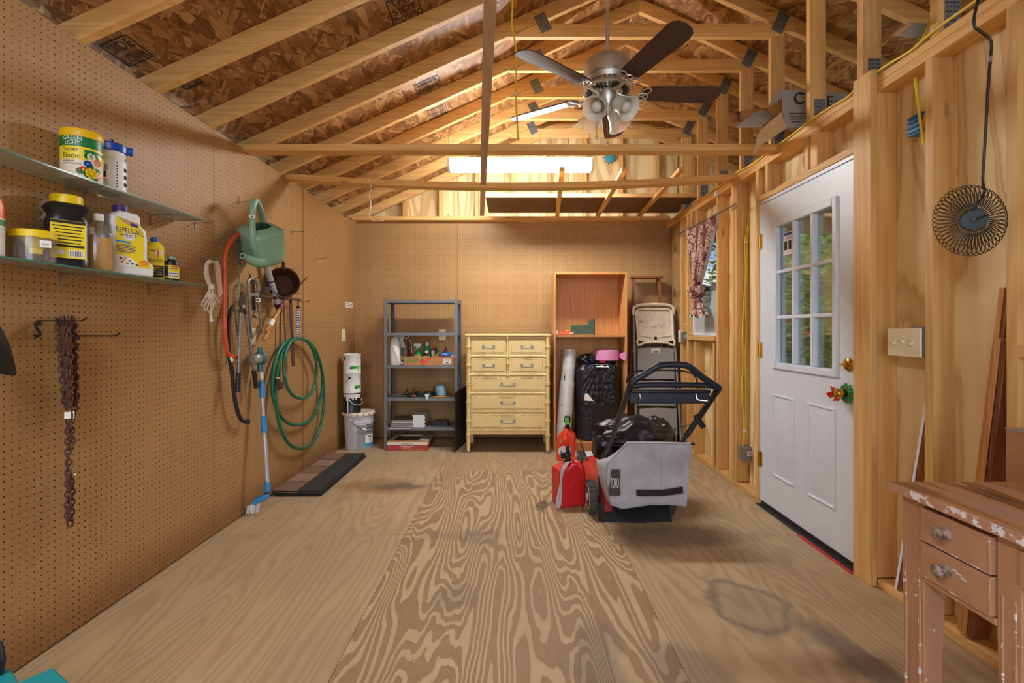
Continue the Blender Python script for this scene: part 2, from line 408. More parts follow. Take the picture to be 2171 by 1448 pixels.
class MB:
    def __init__(s, xf=None): s.v = []; s.f = []; s.mi = []; s.mats = []; s.xf = xf
    def add(s, vs, fs, m):
        if m not in s.mats: s.mats.append(m)
        k = s.mats.index(m); b = len(s.v)
        s.v += [(s.xf @ V(p)) if s.xf else V(p) for p in vs]
        for f in fs: s.f.append(tuple(b+i for i in f)); s.mi.append(k)
        return s
    def box(s, x0, x1, y0, y1, z0, z1, m):
        vs = [(x, y, z) for x in (x0, x1) for y in (y0, y1) for z in (z0, z1)]
        return s.add(vs, [(0, 1, 3, 2), (4, 6, 7, 5), (0, 4, 5, 1), (2, 3, 7, 6), (0, 2, 6, 4), (1, 5, 7, 3)], m)
    def obox(s, c, u, v, w, m):      # centre and three half vectors
        c, u, v, w = V(c), V(u), V(v), V(w)
        vs = [c+u*a+v*b+w*d for a in (-1, 1) for b in (-1, 1) for d in (-1, 1)]
        return s.add(vs, [(0, 1, 3, 2), (4, 6, 7, 5), (0, 4, 5, 1), (2, 3, 7, 6), (0, 2, 6, 4), (1, 5, 7, 3)], m)
    def beam(s, p, q, w, h, m, up=(0, 0, 1)):
        p, q = V(p), V(q); d = (q-p); t = d.normalized(); sd = t.cross(V(up)).normalized(); u = sd.cross(t)
        return s.obox((p+q)/2, d/2, sd*w/2, u*h/2, m)
    def tube(s, pts, r, m, n=8, closed=False):
        pts = [V(p) for p in pts]; N = len(pts)
        rs = r if isinstance(r, (list, tuple)) else [r]*N
        tg = []
        for i in range(N):
            a = pts[i-1] if (i > 0 or closed) else pts[i]; b = pts[(i+1) % N] if (i < N-1 or closed) else pts[i]
            tg.append((b-a).normalized() if (b-a).length > 1e-9 else V((0, 0, 1)))
        u = basis(tg[0])[0]; vs = []
        for i in range(N):
            u = (u-tg[i]*u.dot(tg[i])); u = u.normalized() if u.length > 1e-6 else basis(tg[i])[0]
            w = tg[i].cross(u)
            vs += [pts[i]+(u*math.cos(2*PI*k/n)+w*math.sin(2*PI*k/n))*rs[i] for k in range(n)]
        fs = []
        for i in range(N if closed else N-1):
            j = (i+1) % N
            fs += [(i*n+k, i*n+(k+1) % n, j*n+(k+1) % n, j*n+k) for k in range(n)]
        if not closed: fs += [tuple(range(n-1, -1, -1)), tuple((N-1)*n+k for k in range(n))]
        return s.add(vs, fs, m)
    def lathe(s, prof, o, m, axis=(0, 0, 1), n=24, u=None, sx=1, sy=1, e=2.0, caps=True):
        # prof: (radius, height) pairs along axis; e: superellipse exponent; sx along u, sy across
        o = V(o); a = V(axis).normalized()
        if u is None: u = basis(a)[0]
        else: u = V(u); u = (u-a*u.dot(a)).normalized()
        w = a.cross(u); vs = []
        ring = []
        for k in range(n):
            t = 2*PI*k/n; c, d = math.cos(t), math.sin(t)
            ring.append((math.copysign(abs(c)**(2/e), c), math.copysign(abs(d)**(2/e), d)))
        for (r, h) in prof: vs += [o+a*h+u*(x*r*sx)+w*(y*r*sy) for x, y in ring]
        fs = []
        for i in range(len(prof)-1): fs += [(i*n+k, i*n+(k+1) % n, (i+1)*n+(k+1) % n, (i+1)*n+k) for k in range(n)]
        if caps:
            if prof[0][0] > 1e-5: fs.append(tuple(range(n-1, -1, -1)))
            if prof[-1][0] > 1e-5: fs.append(tuple((len(prof)-1)*n+k for k in range(n)))
        return s.add(vs, fs, m)
    def cyl(s, p, q, r, m, n=16):
        p, q = V(p), V(q); return s.lathe([(r, 0), (r, (q-p).length)], p, m, q-p, n)
    def ball(s, c, r, m, sx=1, sy=1, sz=1, n=12):
        prof = [(max(r*math.cos(t), 1e-4), r*sz*math.sin(t)) for t in [-PI/2+PI*i/(n//2+2) for i in range(n//2+3)]]
        return s.lathe(prof, c, m, (0, 0, 1), n, (1, 0, 0), sx, sy)
    def prism(s, pts, o, u, v, depth, m):   # outline in (u,v), thickness depth along u x v
        o, u, v = V(o), V(u), V(v); w = u.cross(v).normalized()*depth; n = len(pts)
        fr = [o+u*x+v*y for x, y in pts]
        return s.add(fr+[p+w for p in fr], [tuple(range(n-1, -1, -1)), tuple(range(n, 2*n))]+[(i, (i+1) % n, (i+1) % n+n, i+n) for i in range(n)], m)
    def poly(s, pts, th, m):                 # a plate: outline of 3d points, given thickness
        pts = [V(p) for p in pts]; n = (pts[1]-pts[0]).cross(pts[2]-pts[0]).normalized(); k = len(pts)
        return s.add(pts+[p-n*th for p in pts], [tuple(range(k)), tuple(range(2*k-1, k-1, -1))]+[(i, i+k, (i+1) % k+k, (i+1) % k) for i in range(k)], m)
    def grid(s, fn, nu, nv, m, wrap=False):
        vs = [fn(i/nu, j/nv) for i in range(nu+1) for j in range(nv+1)]
        return s.add(vs, [(i*(nv+1)+j, (i+1)*(nv+1)+j, (i+1)*(nv+1)+j+1, i*(nv+1)+j+1) for i in range(nu) for j in range(nv)], m)
    def text(s, st, o, u, v, w, h, m):       # fitted into w x h with lower left corner o
        vs, fs = text_geo(st); o, u, v = V(o), V(u).normalized(), V(v).normalized()
        return s.add([o+u*(x*w)+v*(y*h) for x, y in vs], fs, m)
    def sector(s, c, r, nrm, a0, a1, z0, z1, m, n=28):
        c = V(c); nn = V(nrm).normalized(); u = V((0, 0, 1)).cross(nn)
        return s.grid(lambda i, j: c+(nn*math.cos(a0+(a1-a0)*i)+u*math.sin(a0+(a1-a0)*i))*r+V((0, 0, z0+(z1-z0)*j)), n, 1, m)
    def wtext(s, st, c, r, nrm, a0, a1, z0, z1, m):
        vs, fs = text_geo(st); c = V(c); nn = V(nrm).normalized(); u = V((0, 0, 1)).cross(nn)
        return s.add([c+(nn*math.cos(a0+(a1-a0)*x)+u*math.sin(a0+(a1-a0)*x))*r+V((0, 0, z0+(z1-z0)*y)) for x, y in vs], fs, m)
    def blob(s, c, rx, ry, rz, m, amp=.25, fr=6, n=24, seed=0):
        c = V(c); vs = []; k = n//2
        for i in range(k+1):
            t = -PI/2+PI*i/k
            for j in range(n):
                p = 2*PI*j/n; d = V((math.cos(t)*math.cos(p), math.cos(t)*math.sin(p), math.sin(t)))
                q = 1+amp*(1-2*abs(mnoise.noise(d*fr+V((seed, 0, 0)))))*.8+amp*.5*mnoise.noise(d*fr*2.3+V((0, seed, 0)))
                vs.append(c+V((d.x*rx, d.y*ry, d.z*rz))*q)
        return s.add(vs, [(i*n+j, i*n+(j+1) % n, (i+1)*n+(j+1) % n, (i+1)*n+j) for i in range(k) for j in range(n)], m)
    def build(s, name, parent=None, bevel=0, seg=2, label=None, cat=None, group=None, kind=None, ang=38):
        me = bpy.data.meshes.new(name)
        if parent is not None: o0 = parent['_o']; o0 = V(o0)
        else:
            xs = [p.x for p in s.v]; ys = [p.y for p in s.v]; zs = [p.z for p in s.v]
            o0 = V(((min(xs)+max(xs))/2, (min(ys)+max(ys))/2, min(zs)))
        me.from_pydata([tuple(p-o0) for p in s.v], [], s.f)
        for m in s.mats: me.materials.append(MATS[m])
        me.polygons.foreach_set('material_index', s.mi)
        me.polygons.foreach_set('use_smooth', [True]*len(s.f))
        me.update(); me.set_sharp_from_angle(angle=math.radians(ang))
        ob = bpy.data.objects.new(name, me); COL.objects.link(ob); ob['_o'] = tuple(o0)
        if parent is not None: ob.parent = parent
        else: ob.location = o0
        if bevel:
            b = ob.modifiers.new('Bevel', 'BEVEL'); b.width = bevel; b.segments = seg; b.limit_method = 'ANGLE'; b.angle_limit = math.radians(50)
        return tag(ob, label, cat, group, kind)
def tag(o, label=None, cat=None, group=None, kind=None):
    if label: o['label'] = label
    if cat: o['category'] = cat
    if group: o['group'] = group
    if kind: o['kind'] = kind
    return o
def T(name, loc, label, cat, group=None, kind=None):
    o = bpy.data.objects.new(name, None); COL.objects.link(o); o.empty_display_size = .05
    o.location = V(loc); o['_o'] = tuple(V(loc)); return tag(o, label, cat, group, kind)
def arc(c, r, a0, a1, n, u, v):
    c, u, v = V(c), V(u), V(v)
    return [c+(u*math.cos(a0+(a1-a0)*i/n)+v*math.sin(a0+(a1-a0)*i/n))*r for i in range(n+1)]
def smooth(pts, k=6, closed=False):
    pts = [V(p) for p in pts]; N = len(pts); out = []
    for i in range(N if closed else N-1):
        g = lambda j: pts[j % N] if closed else pts[min(max(j, 0), N-1)]
        a, b, c, d = g(i-1), g(i), g(i+1), g(i+2)
        for t in [x/k for x in range(k)]:
            out.append(.5*((2*b)+(c-a)*t+(2*a-5*b+4*c-d)*t*t+(3*b-a-3*c+d)*t**3))
    if not closed: out.append(pts[-1])
    return out
def facing(p, rot=0.0):      # horizontal unit vector from p to the eye point, turned by rot
    d = V((-p[0], -p[1], 0)).normalized(); c, s_ = math.cos(rot), math.sin(rot)
    n = V((d.x*c-d.y*s_, d.x*s_+d.y*c, 0)); return n, V((0, 0, 1)).cross(n)
UP = V((0, 0, 1)); EX = V((1, 0, 0)); EY = V((0, 1, 0))
ORD = ['nearest', 'second nearest', 'third nearest', 'fourth nearest', 'fifth nearest', 'sixth nearest', 'seventh nearest', 'eighth nearest', 'ninth nearest', 'tenth nearest']
SKY, DAY_FILL, SHOP_FILL, EXPO = 1.4, 28.0, 27.0, 0.73
# ================================================================ SETTING
fl = MB(); fl.box(-1.76, 1.80, -2.6, 5.3, -.06, -.02, 'dark_gap')
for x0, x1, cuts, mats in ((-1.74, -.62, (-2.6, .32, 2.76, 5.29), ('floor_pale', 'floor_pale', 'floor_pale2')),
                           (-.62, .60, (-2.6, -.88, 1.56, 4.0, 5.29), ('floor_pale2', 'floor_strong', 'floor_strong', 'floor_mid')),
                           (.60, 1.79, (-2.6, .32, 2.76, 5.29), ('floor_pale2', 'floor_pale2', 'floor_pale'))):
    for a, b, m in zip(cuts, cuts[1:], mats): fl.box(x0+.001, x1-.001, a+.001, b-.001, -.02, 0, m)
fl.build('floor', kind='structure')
wl = MB(); wl.box(-1.80, -1.735, -2.6, 5.29, -.02, 2.33, 'dark_gap')
for a, b, z in ((-2.6, .304, 2.335), (.304, 1.524, 2.335), (1.524, 2.743, 2.337), (2.746, 3.911, 2.345), (3.919, 5.2, 2.345)):
    wl.box(XL-.006, XL, a+.001, b-.001, .008, z, 'peg_left')
wl.build('wall_left', kind='structure')
wb = MB(); wb.box(-1.735, 1.80, 5.215, 5.23, -.02, 2.33, 'dark_gap')
wb.box(-1.72, -.603, YB, YB+.006, .008, 2.362, 'peg_back'); wb.box(-.6, .488, YB, YB+.006, .008, 2.36, 'peg_back')
wb.box(.486, 1.778, YB-.007, YB-.001, .008, 2.388, 'peg_back')
wb.build('wall_back', kind='structure')
SL = .45; RX = .94; ZR = 2.34+SL*(RX+1.72)
def zu(x): return 2.34+SL*(x+1.72) if x < RX else ZR-SL*(x-RX)
g = MB(); g.prism([(-1.9, 2.25), (3.62, 2.25), (3.62, zu(3.62)+.09), (RX, ZR+.09), (-1.9, zu(-1.9)+.09)], (0, 5.292, 0), EX, UP, -.012, 'plywood')
for x in (-.6, .62, 1.84): g.box(x-.002, x+.002, 5.287, 5.295, 2.3, zu(x), 'dark_gap')
g.build('wall_gable', kind='structure')
wr = MB()
def sh(y0, y1, z0, z1): wr.box(XS, XS+.013, y0, y1, z0, z1, 'plywood')
sh(-2.6, .9, -.02, 2.3); sh(.9, 2.317, -.02, 2.3); sh(2.317, 3.252, 2.06, 2.3); sh(3.252, 3.95, -.02, 2.3); sh(3.95, 4.576, -.02, 1.10); sh(3.95, 4.576, 2.02, 2.3); sh(4.576, 5.3, -.02, 2.3)
wr.build('wall_right', kind='structure')
# roof deck of strand board with its mill stamps
ce = MB(); th = V((-SL, 0, 1)).normalized()
def slope_pt(x, y, dz=0): return V((x, y, zu(x)+.099+dz))
for y0, y1 in ((-2.6, -.2), (-.2, 1.02), (1.02, 2.24), (2.24, 3.46), (3.46, 4.68), (4.68, 5.6)):
    for xa, xb in ((-2.0, .42), (.42, RX)):
        ce.poly([slope_pt(xa, y0+.002), slope_pt(xa, y1-.002), slope_pt(xb-.002, y1-.002), slope_pt(xb-.002, y0+.002)], .012, 'osb')
    ce.poly([slope_pt(RX, y0+.002), slope_pt(RX, y1-.002), slope_pt(3.9, y1-.002), slope_pt(3.9, y0+.002)], .012, 'osb')
def stamp(px, py, rows, w, h):
    # px,py on the left slope's deck: solve for the point along the ray
    k = (CY-py)/F; j = (px-CX)/F; d = (2.34+.099+SL*1.72-H)/(k-SL*j)
    o = P(px, py, d)+V((0, 0, -.003)); u = V((1, 0, SL)).normalized(); v = V((0, -1, 0))
    fr = .006
    for a, b in (((0, 0), (w, 0)), ((0, h), (w, h)), ((0, 0), (0, h)), ((w, 0), (w, h))):
        ce.beam(o+u*a[0]+v*a[1], o+u*b[0]+v*b[1], fr, .001, 'ink', up=u.cross(v))
    n = len(rows)
    for i, r in enumerate(rows):
        ce.text(r, o+u*w*.08+v*(h*(n-1-i)/n+h*.06), u, v, w*.84, h/n*.72, 'ink')
stamp(838, 56, ['THIS', 'SIDE', 'DOWN'], .17, .20); stamp(914, 254, ['THIS', 'SIDE', 'DOWN'], .15, .16); stamp(886, 200, ['~~~', '~~~~'], .18, .13)
stamp(275, 140, ['SIDE', 'DOWN'], .12, .16); stamp(600, 345, ['THIS', 'SIDE'], .14, .12); stamp(395, 190, ['SIDE'], .10, .06)
ce.build('ceiling', kind='structure')
# trusses
TY = [1.89+.4064*k for k in range(-1, 8)]
def plate(mb, c, w, h, rot, m='galv'):
    c = V(c); u = V((math.cos(rot), 0, math.sin(rot))); v = V((-math.sin(rot), 0, math.cos(rot)))
    mb.obox(c, u*w/2, v*h/2, EY*.0015, m)
    for i in range(4):
        for j in range(7):
            mb.obox(c+u*w*(-.36+.24*i)+v*h*(-.42+.14*j)+V((0, -.002, 0)), u*.004, v*.0015, EY*.001, 'dark_gap')
for i, y in enumerate(TY):
    t = T('roof_truss', (RX, y, zu(-1.72)), ORD[i]+' roof truss of pale lumber, two rafters under the strand board', 'roof truss', 'roof trusses', 'structure')
    def raf(xa, xb): MB().prism([(xa, zu(xa)), (xb, zu(xb)), (xb, zu(xb)+.0975), (xa, zu(xa)+.0975)], (0, y+.038, 0), EX, UP, .038, 'lumberX').build('rafter', t, .002)
    raf(-1.90, RX); raf(RX, 3.75)
    if i > 2: MB().prism([(-.02, 3.10), (1.775, 3.10), (1.775, 3.156), (1.71, 3.186), (.165, 3.186)], (0, y+.038, 0), EX, UP, .038, 'lumberX').build('collar_tie', t, .002)
    if i > 0:
        MB().box(1.69, XS, y, y+.038, 2.364, 3.099 if i > 2 else zu(1.78), 'lumberZ').build('post', t, .002)
        for c, w, h, r in ((((.20), y-.002, 3.19), .075, .12, .45), ((1.75, y-.002, 3.19), .075, .13, -.45), ((1.745, y-.002, 2.43), .06, .13, 0)):
            if i < 3 and c[2] > 3: continue
            m = MB(); plate(m, c, w, h, r); m.build('gusset_plate', t)
y = 5.155
t = T('gable_truss', (RX, y, 2.34), 'end truss against the plywood gable, short studs between rafter and beam', 'roof truss', None, 'structure')
MB().prism([(-1.90, zu(-1.9)), (RX, ZR), (RX, ZR+.0975), (-1.9, zu(-1.9)+.0975)], (0, y+.038, 0), EX, UP, .038, 'lumberX').build('rafter', t, .002)
MB().prism([(RX, ZR), (3.75, zu(3.75)), (3.75, zu(3.75)+.0975), (RX, ZR+.0975)], (0, y+.038, 0), EX, UP, .038, 'lumberX').build('rafter', t, .002)
for k in range(12):
    x = -1.177+.3947*k
    MB().box(x-.019, x+.019, 5.2, 5.289, 2.37, zu(x)+.05, 'lumberZ').build('gable_stud', t, .002)
MB().box(-1.72, 1.70, 5.11, 5.199, 2.362, 2.402, 'lumberX').build('bottom_chord', t, .002)
MB().box(-1.72, 1.70, 5.232, 5.288, 2.30, 2.362, 'lumberX').build('back_plate', kind='structure')
# ceiling ties
def tie(name, y, z, sag, label, m='lumberX', n=12):
    mb = MB(); w = .09; hh = .042
    def fn(i, j): return None
    xs = [-1.72+3.43*i/n for i in range(n+1)]
    vs = []
    for x in xs:
        s_ = sag*(1-((x)/1.72)**2) if sag else 0
        vs += [(x, y, z-s_), (x, y+w, z-s_), (x, y+w, z+hh-s_), (x, y, z+hh-s_)]
    fs = [(3, 2, 1, 0), tuple(n*4+k for k in range(4))]
    for i in range(n): fs += [(i*4+k, i*4+(k+1) % 4, (i+1)*4+(k+1) % 4, (i+1)*4+k) for k in range(4)]
    mb.add(vs, fs, m); return mb.build(name, None, .002, label=label, cat='beam', group='ceiling tie beams')
tie('tie_beam', 3.04, 2.330, 0, 'straight pale tie beam crossing the room in front of the fluorescent lamp')
tie('tie_beam', 3.60, 2.330, .072, 'sagging brownish tie beam crossing the room below the fluorescent lamp', 'lumberX')
MB().beam((-.045, 1.2, 2.304), (-.292, 4.60, 2.304), .044, .042, 'joist_brown').build('hanging_board', None, .002, label='long dark narrow board running away from the camera under both tie beams', cat='board')
t = T('loft_shelf', (.7, 4.75, 2.404), 'dark hardboard loft shelf on support boards by the back gable', 'shelf')
MB().box(-.25, 1.76, 4.42, 5.09, 2.432, 2.440, 'hardboard').build('panel', t)
MB().box(-.25, 1.76, 4.405, 4.42, 2.410, 2.445, 'lumberX').build('front_edge', t, .002)
for xa, xb in ((.375, .49), (.846, .925), (1.275, 1.375)):
    MB().beam((xa, 3.58, 2.395), (xb, 5.19, 2.418), .042, .03, 'lumberY').build('support_board', t, .002)
# right wall framing
def stud(y0, y1, label, x0=XR, x1=XS, z0=.04, z1=2.288, m='lumberZ', name='wall_stud'):
    return MB().box(x0, x1, y0, y1, z0, z1, m).build(name, None, .002, label=label, cat='stud', group='wall studs', kind='structure')
stud(1.592, 1.630, 'pale stud at the right edge above the cardboard')
stud(1.915, 1.953, 'bare wall stud between switch plate and round wire basket')
stud(2.205, 2.243, 'stud at the right side of the door post'); stud(2.245, 2.316, 'stud behind the door post board')
MB().box(1.658, 1.689, 2.203, 2.318, .0, 2.392, 'lumberZ').build('door_post', None, .003, label='tall pale board on the latch side of the white door', cat='post', kind='structure')
stud(3.268, 3.306, 'narrow stud on the hinge side of the white door')
stud(3.59, 3.628, 'wall stud carrying the pair of yellow cables'); stud(3.636, 3.674, 'far half of the doubled stud with yellow cables')
stud(3.908, 3.946, 'wide stud at the near side of the curtained window')
stud(4.578, 4.616, 'trimmer stud at the far side of the window behind the curtain'); stud(4.755, 4.793, 'stud beside the brown insulation, cable along it')
stud(4.40, 4.438, 'cripple stud under the window sill', z1=1.088, name='cripple_stud'); stud(3.985, 4.02, 'short cripple stud under the near end of the sill', z1=1.088, name='cripple_stud')
stud(4.367, 4.405, 'cripple stud above the window header', z0=2.04, name='cripple_stud'); stud(4.48, 4.518, 'far cripple stud above the window header', z0=2.04, name='cripple_stud')
stud(2.64, 2.70, 'cripple stud with large knot above the door', z0=2.10, name='cripple_stud'); stud(2.722, 2.76, 'cripple stud beside the knotty one above the door', z0=2.10, name='cripple_stud')
stud(3.15, 3.188, 'far cripple stud above the hinge side of the door', z0=2.10, name='cripple_stud'); stud(2.325, 2.36, 'cripple stud above the latch side of the door', z0=2.10, name='cripple_stud')
def rail(name, y0, y1, z0, z1, label, x0=XR, x1=XS): MB().box(x0, x1, y0, y1, z0, z1, 'lumberY').build(name, None, .002, label=label, cat='framing', kind='structure')
rail('door_header', 2.318, 3.268, 2.062, 2.10, 'flat header board above the white door')
rail('window_header', 3.946, 4.578, 2.0, 2.038, 'flat header board above the curtained window')
rail('window_sill', 3.946, 4.578, 1.09, 1.128, 'rough sill board under the curtained window', 1.67)
rail('bottom_plate', 3.27, 5.19, 0, .038, 'bottom plate on the floor between door and back corner')
rail('bottom_plate', .6, 2.203, 0, .038, 'bottom plate on the floor behind the pink desk')
rail('top_plate', .6, 5.2, 2.288, 2.326, 'lower top plate of the right wall'); rail('top_plate', .6, 5.2, 2.327, 2.364, 'upper top plate of the right wall')
rail('blocking', 1.15, 1.592, 1.095, 1.135, 'short blocking between studs at the right edge')
# door
D0, D1, DX = 2.320, 3.250, 1.698
t = T('door_1', (DX+.02, 2.785, .02), 'white panelled door with nine small panes in its upper half', 'door', None, 'structure')
gl = [(2.512, 3.045), (.977, 1.842)]
s = MB()
def dbox(y0, y1, z0, z1, x0=DX, x1=DX+.045, m='white_paint'): s.box(x0, x1, y0, y1, z0, z1, m)
dbox(D0, gl[0][0], .028, 2.035); dbox(gl[0][1], D1, .028, 2.035); dbox(gl[0][0], gl[0][1], .028, gl[1][0]); dbox(gl[0][0], gl[0][1], gl[1][1], 2.035)
s.build('slab', t)
fr = MB()
for (y0, y1, z0, z1) in ((2.48, 2.512, .937, 1.886), (3.045, 3.10, .937, 1.886), (2.512, 3.045, .937, .977), (2.512, 3.045, 1.842, 1.886)):
    fr.box(DX-.014, DX+.004, y0, y1, z0, z1, 'white_paint')
for k in (1, 2):
    yy = 2.512+.533*k/3; fr.box(DX-.010, DX+.03, yy-.011, yy+.011, .977, 1.842, 'white_paint')
    zz = .977+.865*k/3; fr.box(DX-.009, DX+.03, 2.512, 3.045, zz-.011, zz+.011, 'white_paint')
fr.build('lite_frame', t, .005, 3)
MB().box(DX+.018, DX+.022, 2.512, 3.045, .977, 1.842, 'pane').build('glass', t)
for y0, y1 in ((2.866, 3.10), (2.50, 2.738)):
    p = MB(); z0, z1 = .238, .772
    lp = []
    for k, h in ((0, .002), (.004, -.007), (.010, -.008), (.018, -.001), (.024, -.001), (.050, -.008)): lp += [(DX+h, y0+k, z0+k), (DX+h, y1-k, z0+k), (DX+h, y1-k, z1-k), (DX+h, y0+k, z1-k)]
    p.add(lp, [(r*4+q, r*4+4+q, r*4+4+(q+1) % 4, r*4+(q+1) % 4) for r in range(5) for q in range(4)]+[(23, 22, 21, 20)], 'white_paint')
    p.build('panel', t, ang=20)
for z in (1.787, 1.05, .305):
    h = MB(); h.cyl((DX-.008, 3.258, z-.05), (DX-.008, 3.258, z+.05), .007, 'brass'); h.box(DX-.004, DX, 3.235, 3.256, z-.05, z+.05, 'brass'); h.box(DX-.004, DX, 3.26, 3.285, z-.05, z+.05, 'brass'); h.build('hinge', t)
b = MB(); b.lathe([(.034, 0), (.034, .008), (.026, .016), (.012, .018), (.012, .026), (.001, .026)], (DX, 2.398, 1.012), 'brass', (-1, 0, 0)); b.obox((DX-.03, 2.398, 1.012), (.012, 0, 0), (0, .014, 0), (0, 0, .004), 'brass'); b.build('deadbolt', t)
k = MB(); kc = V((DX, 2.398, .867)); k.lathe([(.030, 0), (.030, .008), (.013, .012), (.012, .035), (.024, .045), (.027, .06), (.022, .072), (.010, .074), (.001, .074)], kc, 'brass', (-1, 0, 0)); k.build('knob', t)
MB().box(DX-.004, DX+.04, D0, D1, .004, .028, 'gutter').build('door_sweep', t)
w = T('wreath_ornament', kc+V((-.008, 0, -.06)), 'green wreath ornament with red ribbon hung round the brass door knob', 'wreath')
m = MB(); pts = []
for i in range(48):
    a = 2*PI*i/48; r = .048+.007*math.cos(a*9); pts.append((r*math.cos(a), r*math.sin(a)))
n = 48; R = []
m.add([kc+V((-.012, p[0], p[1])) for p in pts]+[kc+V((-.024, p[0]*.82, p[1]*.82)) for p in pts]+[kc+V((-.026, p[0]*.5, p[1]*.5)) for p in pts]+[kc+V((-.012, p[0]*.42, p[1]*.42)) for p in pts],
      [(r*n+i, r*n+(i+1) % n, ((r+1) % 4)*n+(i+1) % n, ((r+1) % 4)*n+i) for r in range(4) for i in range(n)], 'green')
m.build('wreath', w)
for a in (.3, 1.2, 2.2, 3.4, 4.4, 5.5): m = MB(); m.ball(kc+V((-.026, .036*math.cos(a), .036*math.sin(a))), .005, 'red'); m.build('berry', w)
m = MB()
m.poly([kc+V((-.055, .03, .01)), kc+V((-.058, .095, -.012)), kc+V((-.05, .075, -.035)), kc+V((-.05, .02, -.014))], .004, 'red')
m.poly([kc+V((-.05, .035, .022)), kc+V((-.052, .07, .03)), kc+V((-.05, .06, .002)), kc+V((-.05, .03, -.005))], .004, 'red')
m.poly([kc+V((-.05, -.005, -.02)), kc+V((-.05, .03, -.02)), kc+V((-.05, .055, -.045)), kc+V((-.05, .01, -.04))], .004, 'red')
m.build('ribbon', w)
st = MB(); st.box(DX+.0155, DX+.0175, 2.90, 3.01, 1.655, 1.795, 'paper')
st.box(DX+.0150, DX+.0156, 2.905, 3.005, 1.775, 1.79, 'blue_plastic')
for yy in (2.925, 2.97): st.box(DX+.0150, DX+.0156, yy, yy+.03, 1.685, 1.74, 'ink')
for zz in (1.752, 1.76): st.box(DX+.0150, DX+.0156, 2.92, 2.99, zz, zz+.003, 'label_grey')
st.build('sticker', None, label='white maker sticker on the top corner pane of the door', cat='sticker')
j = MB(); j.box(DX-.002, XS+.02, D1+.004, D1+.018, 0, 2.06, 'white_paint'); j.box(DX-.002, XS+.02, D0-.0, D1+.018, 2.04, 2.061, 'white_paint'); j.build('trim_1', None, .002, kind='structure')
th_ = MB(); th_.box(1.66, 1.80, 2.32, 3.25, 0, .004, 'gutter'); th_.box(1.645, 1.66, 2.318, 2.75, 0, .006, 'red'); th_.build('trim_2', None, kind='structure')
# window
t = T('window_1', (1.77, 4.26, 1.128), 'narrow sash window with dusty lower pane', 'window', None, 'structure')
f = MB()
for (y0, y1, z0, z1) in ((3.948, 3.972, 1.13, 1.998), (4.552, 4.576, 1.13, 1.998), (3.972, 4.552, 1.13, 1.16), (3.972, 4.552, 1.965, 1.998)): f.box(1.735, 1.80, y0, y1, z0, z1, 'white_paint')
f.build('window_frame', t, .003)
f = MB(); f.box(1.742, 1.77, 3.972, 4.552, 1.535, 1.572, 'box_grey'); f.build('meeting_rail', t, .003)
MB().box(1.762, 1.766, 3.972, 4.552, 1.572, 1.965, 'pane').build('upper_pane', t)
MB().box(1.752, 1.756, 3.972, 4.552, 1.16, 1.535, 'dusty_pane').build('lower_pane', t)
# insulation bay
ins = MB()
def infn(i, j):
    y_ = 4.80+.39*i; z_ = .04+2.24*j
    bul = .08*math.sin(PI*min(max(i, .02), .98))**.5+.012*mnoise.noise(V((y_*7, z_*5, 0)))
    return V((1.775-bul, y_, z_))
ins.grid(infn, 14, 60, 'insul')
for z_ in (1.52, 1.98): ins.text('NT', (1.6925, 4.99, z_), (-.2, -1, 0), UP, .15, .085, 'ink')
ins.build('insulation_batt', None, label='brown paper-faced insulation filling the bay in the far right corner', cat='insulation')
# ================================================================ LEFT WALL
def shelf(z, y0, y1, label):
    t = T('glass_shelf', (XL+.075, (y0+y1)/2, z), label, 'shelf', 'glass shelves on the pegboard')
    MB().box(XL+.004, XL+.147, y0, y1, z-.006, z, 'shelf_glass').build('glass_panel', t)
    e = MB(); e.box(XL+.147, XL+.1485, y0, y1, z-.006, z, 'glass_edge'); e.box(XL+.004, XL+.1485, y1, y1+.0015, z-.006, z, 'glass_edge'); e.build('polished_edge', t)
shelf(1.748, 1.21, 2.43, 'upper glass shelf on the left pegboard wall'); shelf(1.416, 1.22, 2.44, 'lower glass shelf crowded with bottles on the pegboard')
def bracket(y, z, label):
    m = MB(); r = .0022
    m.tube([(XL-.004, y, z-.009), (XL+.01, y, z-.009), (XL+.14, y, z-.009), (XL+.146, y, z-.002), (XL+.150, y, z+.004)], r, 'wire', 6)
    m.tube([(XL+.003, y, z-.009), (XL+.003, y, z-.060)], r*1.3, 'wire', 6); m.tube([(XL+.003, y, z-.055), (XL+.125, y+.012, z-.011)], r, 'wire', 6)
    m.tube([(XL+.003, y-.014, z-.009), (XL+.003, y+.014, z-.009)], r, 'wire', 6)
    m.build('shelf_bracket', None, label=label, cat='bracket', group='wire shelf brackets')
bracket(1.84, 1.742, 'wire bracket under the upper glass shelf below the yellow can'); bracket(2.262, 1.742, 'wire bracket under the far end of the upper glass shelf')
bracket(1.817, 1.410, 'wire bracket under the lower glass shelf near the black jar'); bracket(2.256, 1.410, 'wire bracket under the far end of the lower glass shelf')
def hook(px, py, ln, label, m='wire', r=.0022, up=.03, tip=.012):
    p = LW(px, py, .004); k = MB()
    k.tube([p+V((0, 0, -.004)), p+V((.006, 0, 0)), p+V((ln-.02, 0, 0)), p+V((ln-.008, 0, tip*.4)), p+V((ln, 0, tip))], r, m, 6)
    k.tube([p+V((-.006, 0, up)), p+V((.002, 0, up)), p+V((.002, 0, 0)), p+V((.002, 0, -.012))], r*1.1, m, 6)
    k.tube([p+V((.002, -.012, 0)), p+V((.002, .012, 0))], r, m, 6)
    return k.build('peg_hook', None, label=label, cat='hook', group='pegboard hooks')
hook(415, 472, .105, 'bare wire hook just past the end of the upper glass shelf', up=-.03)
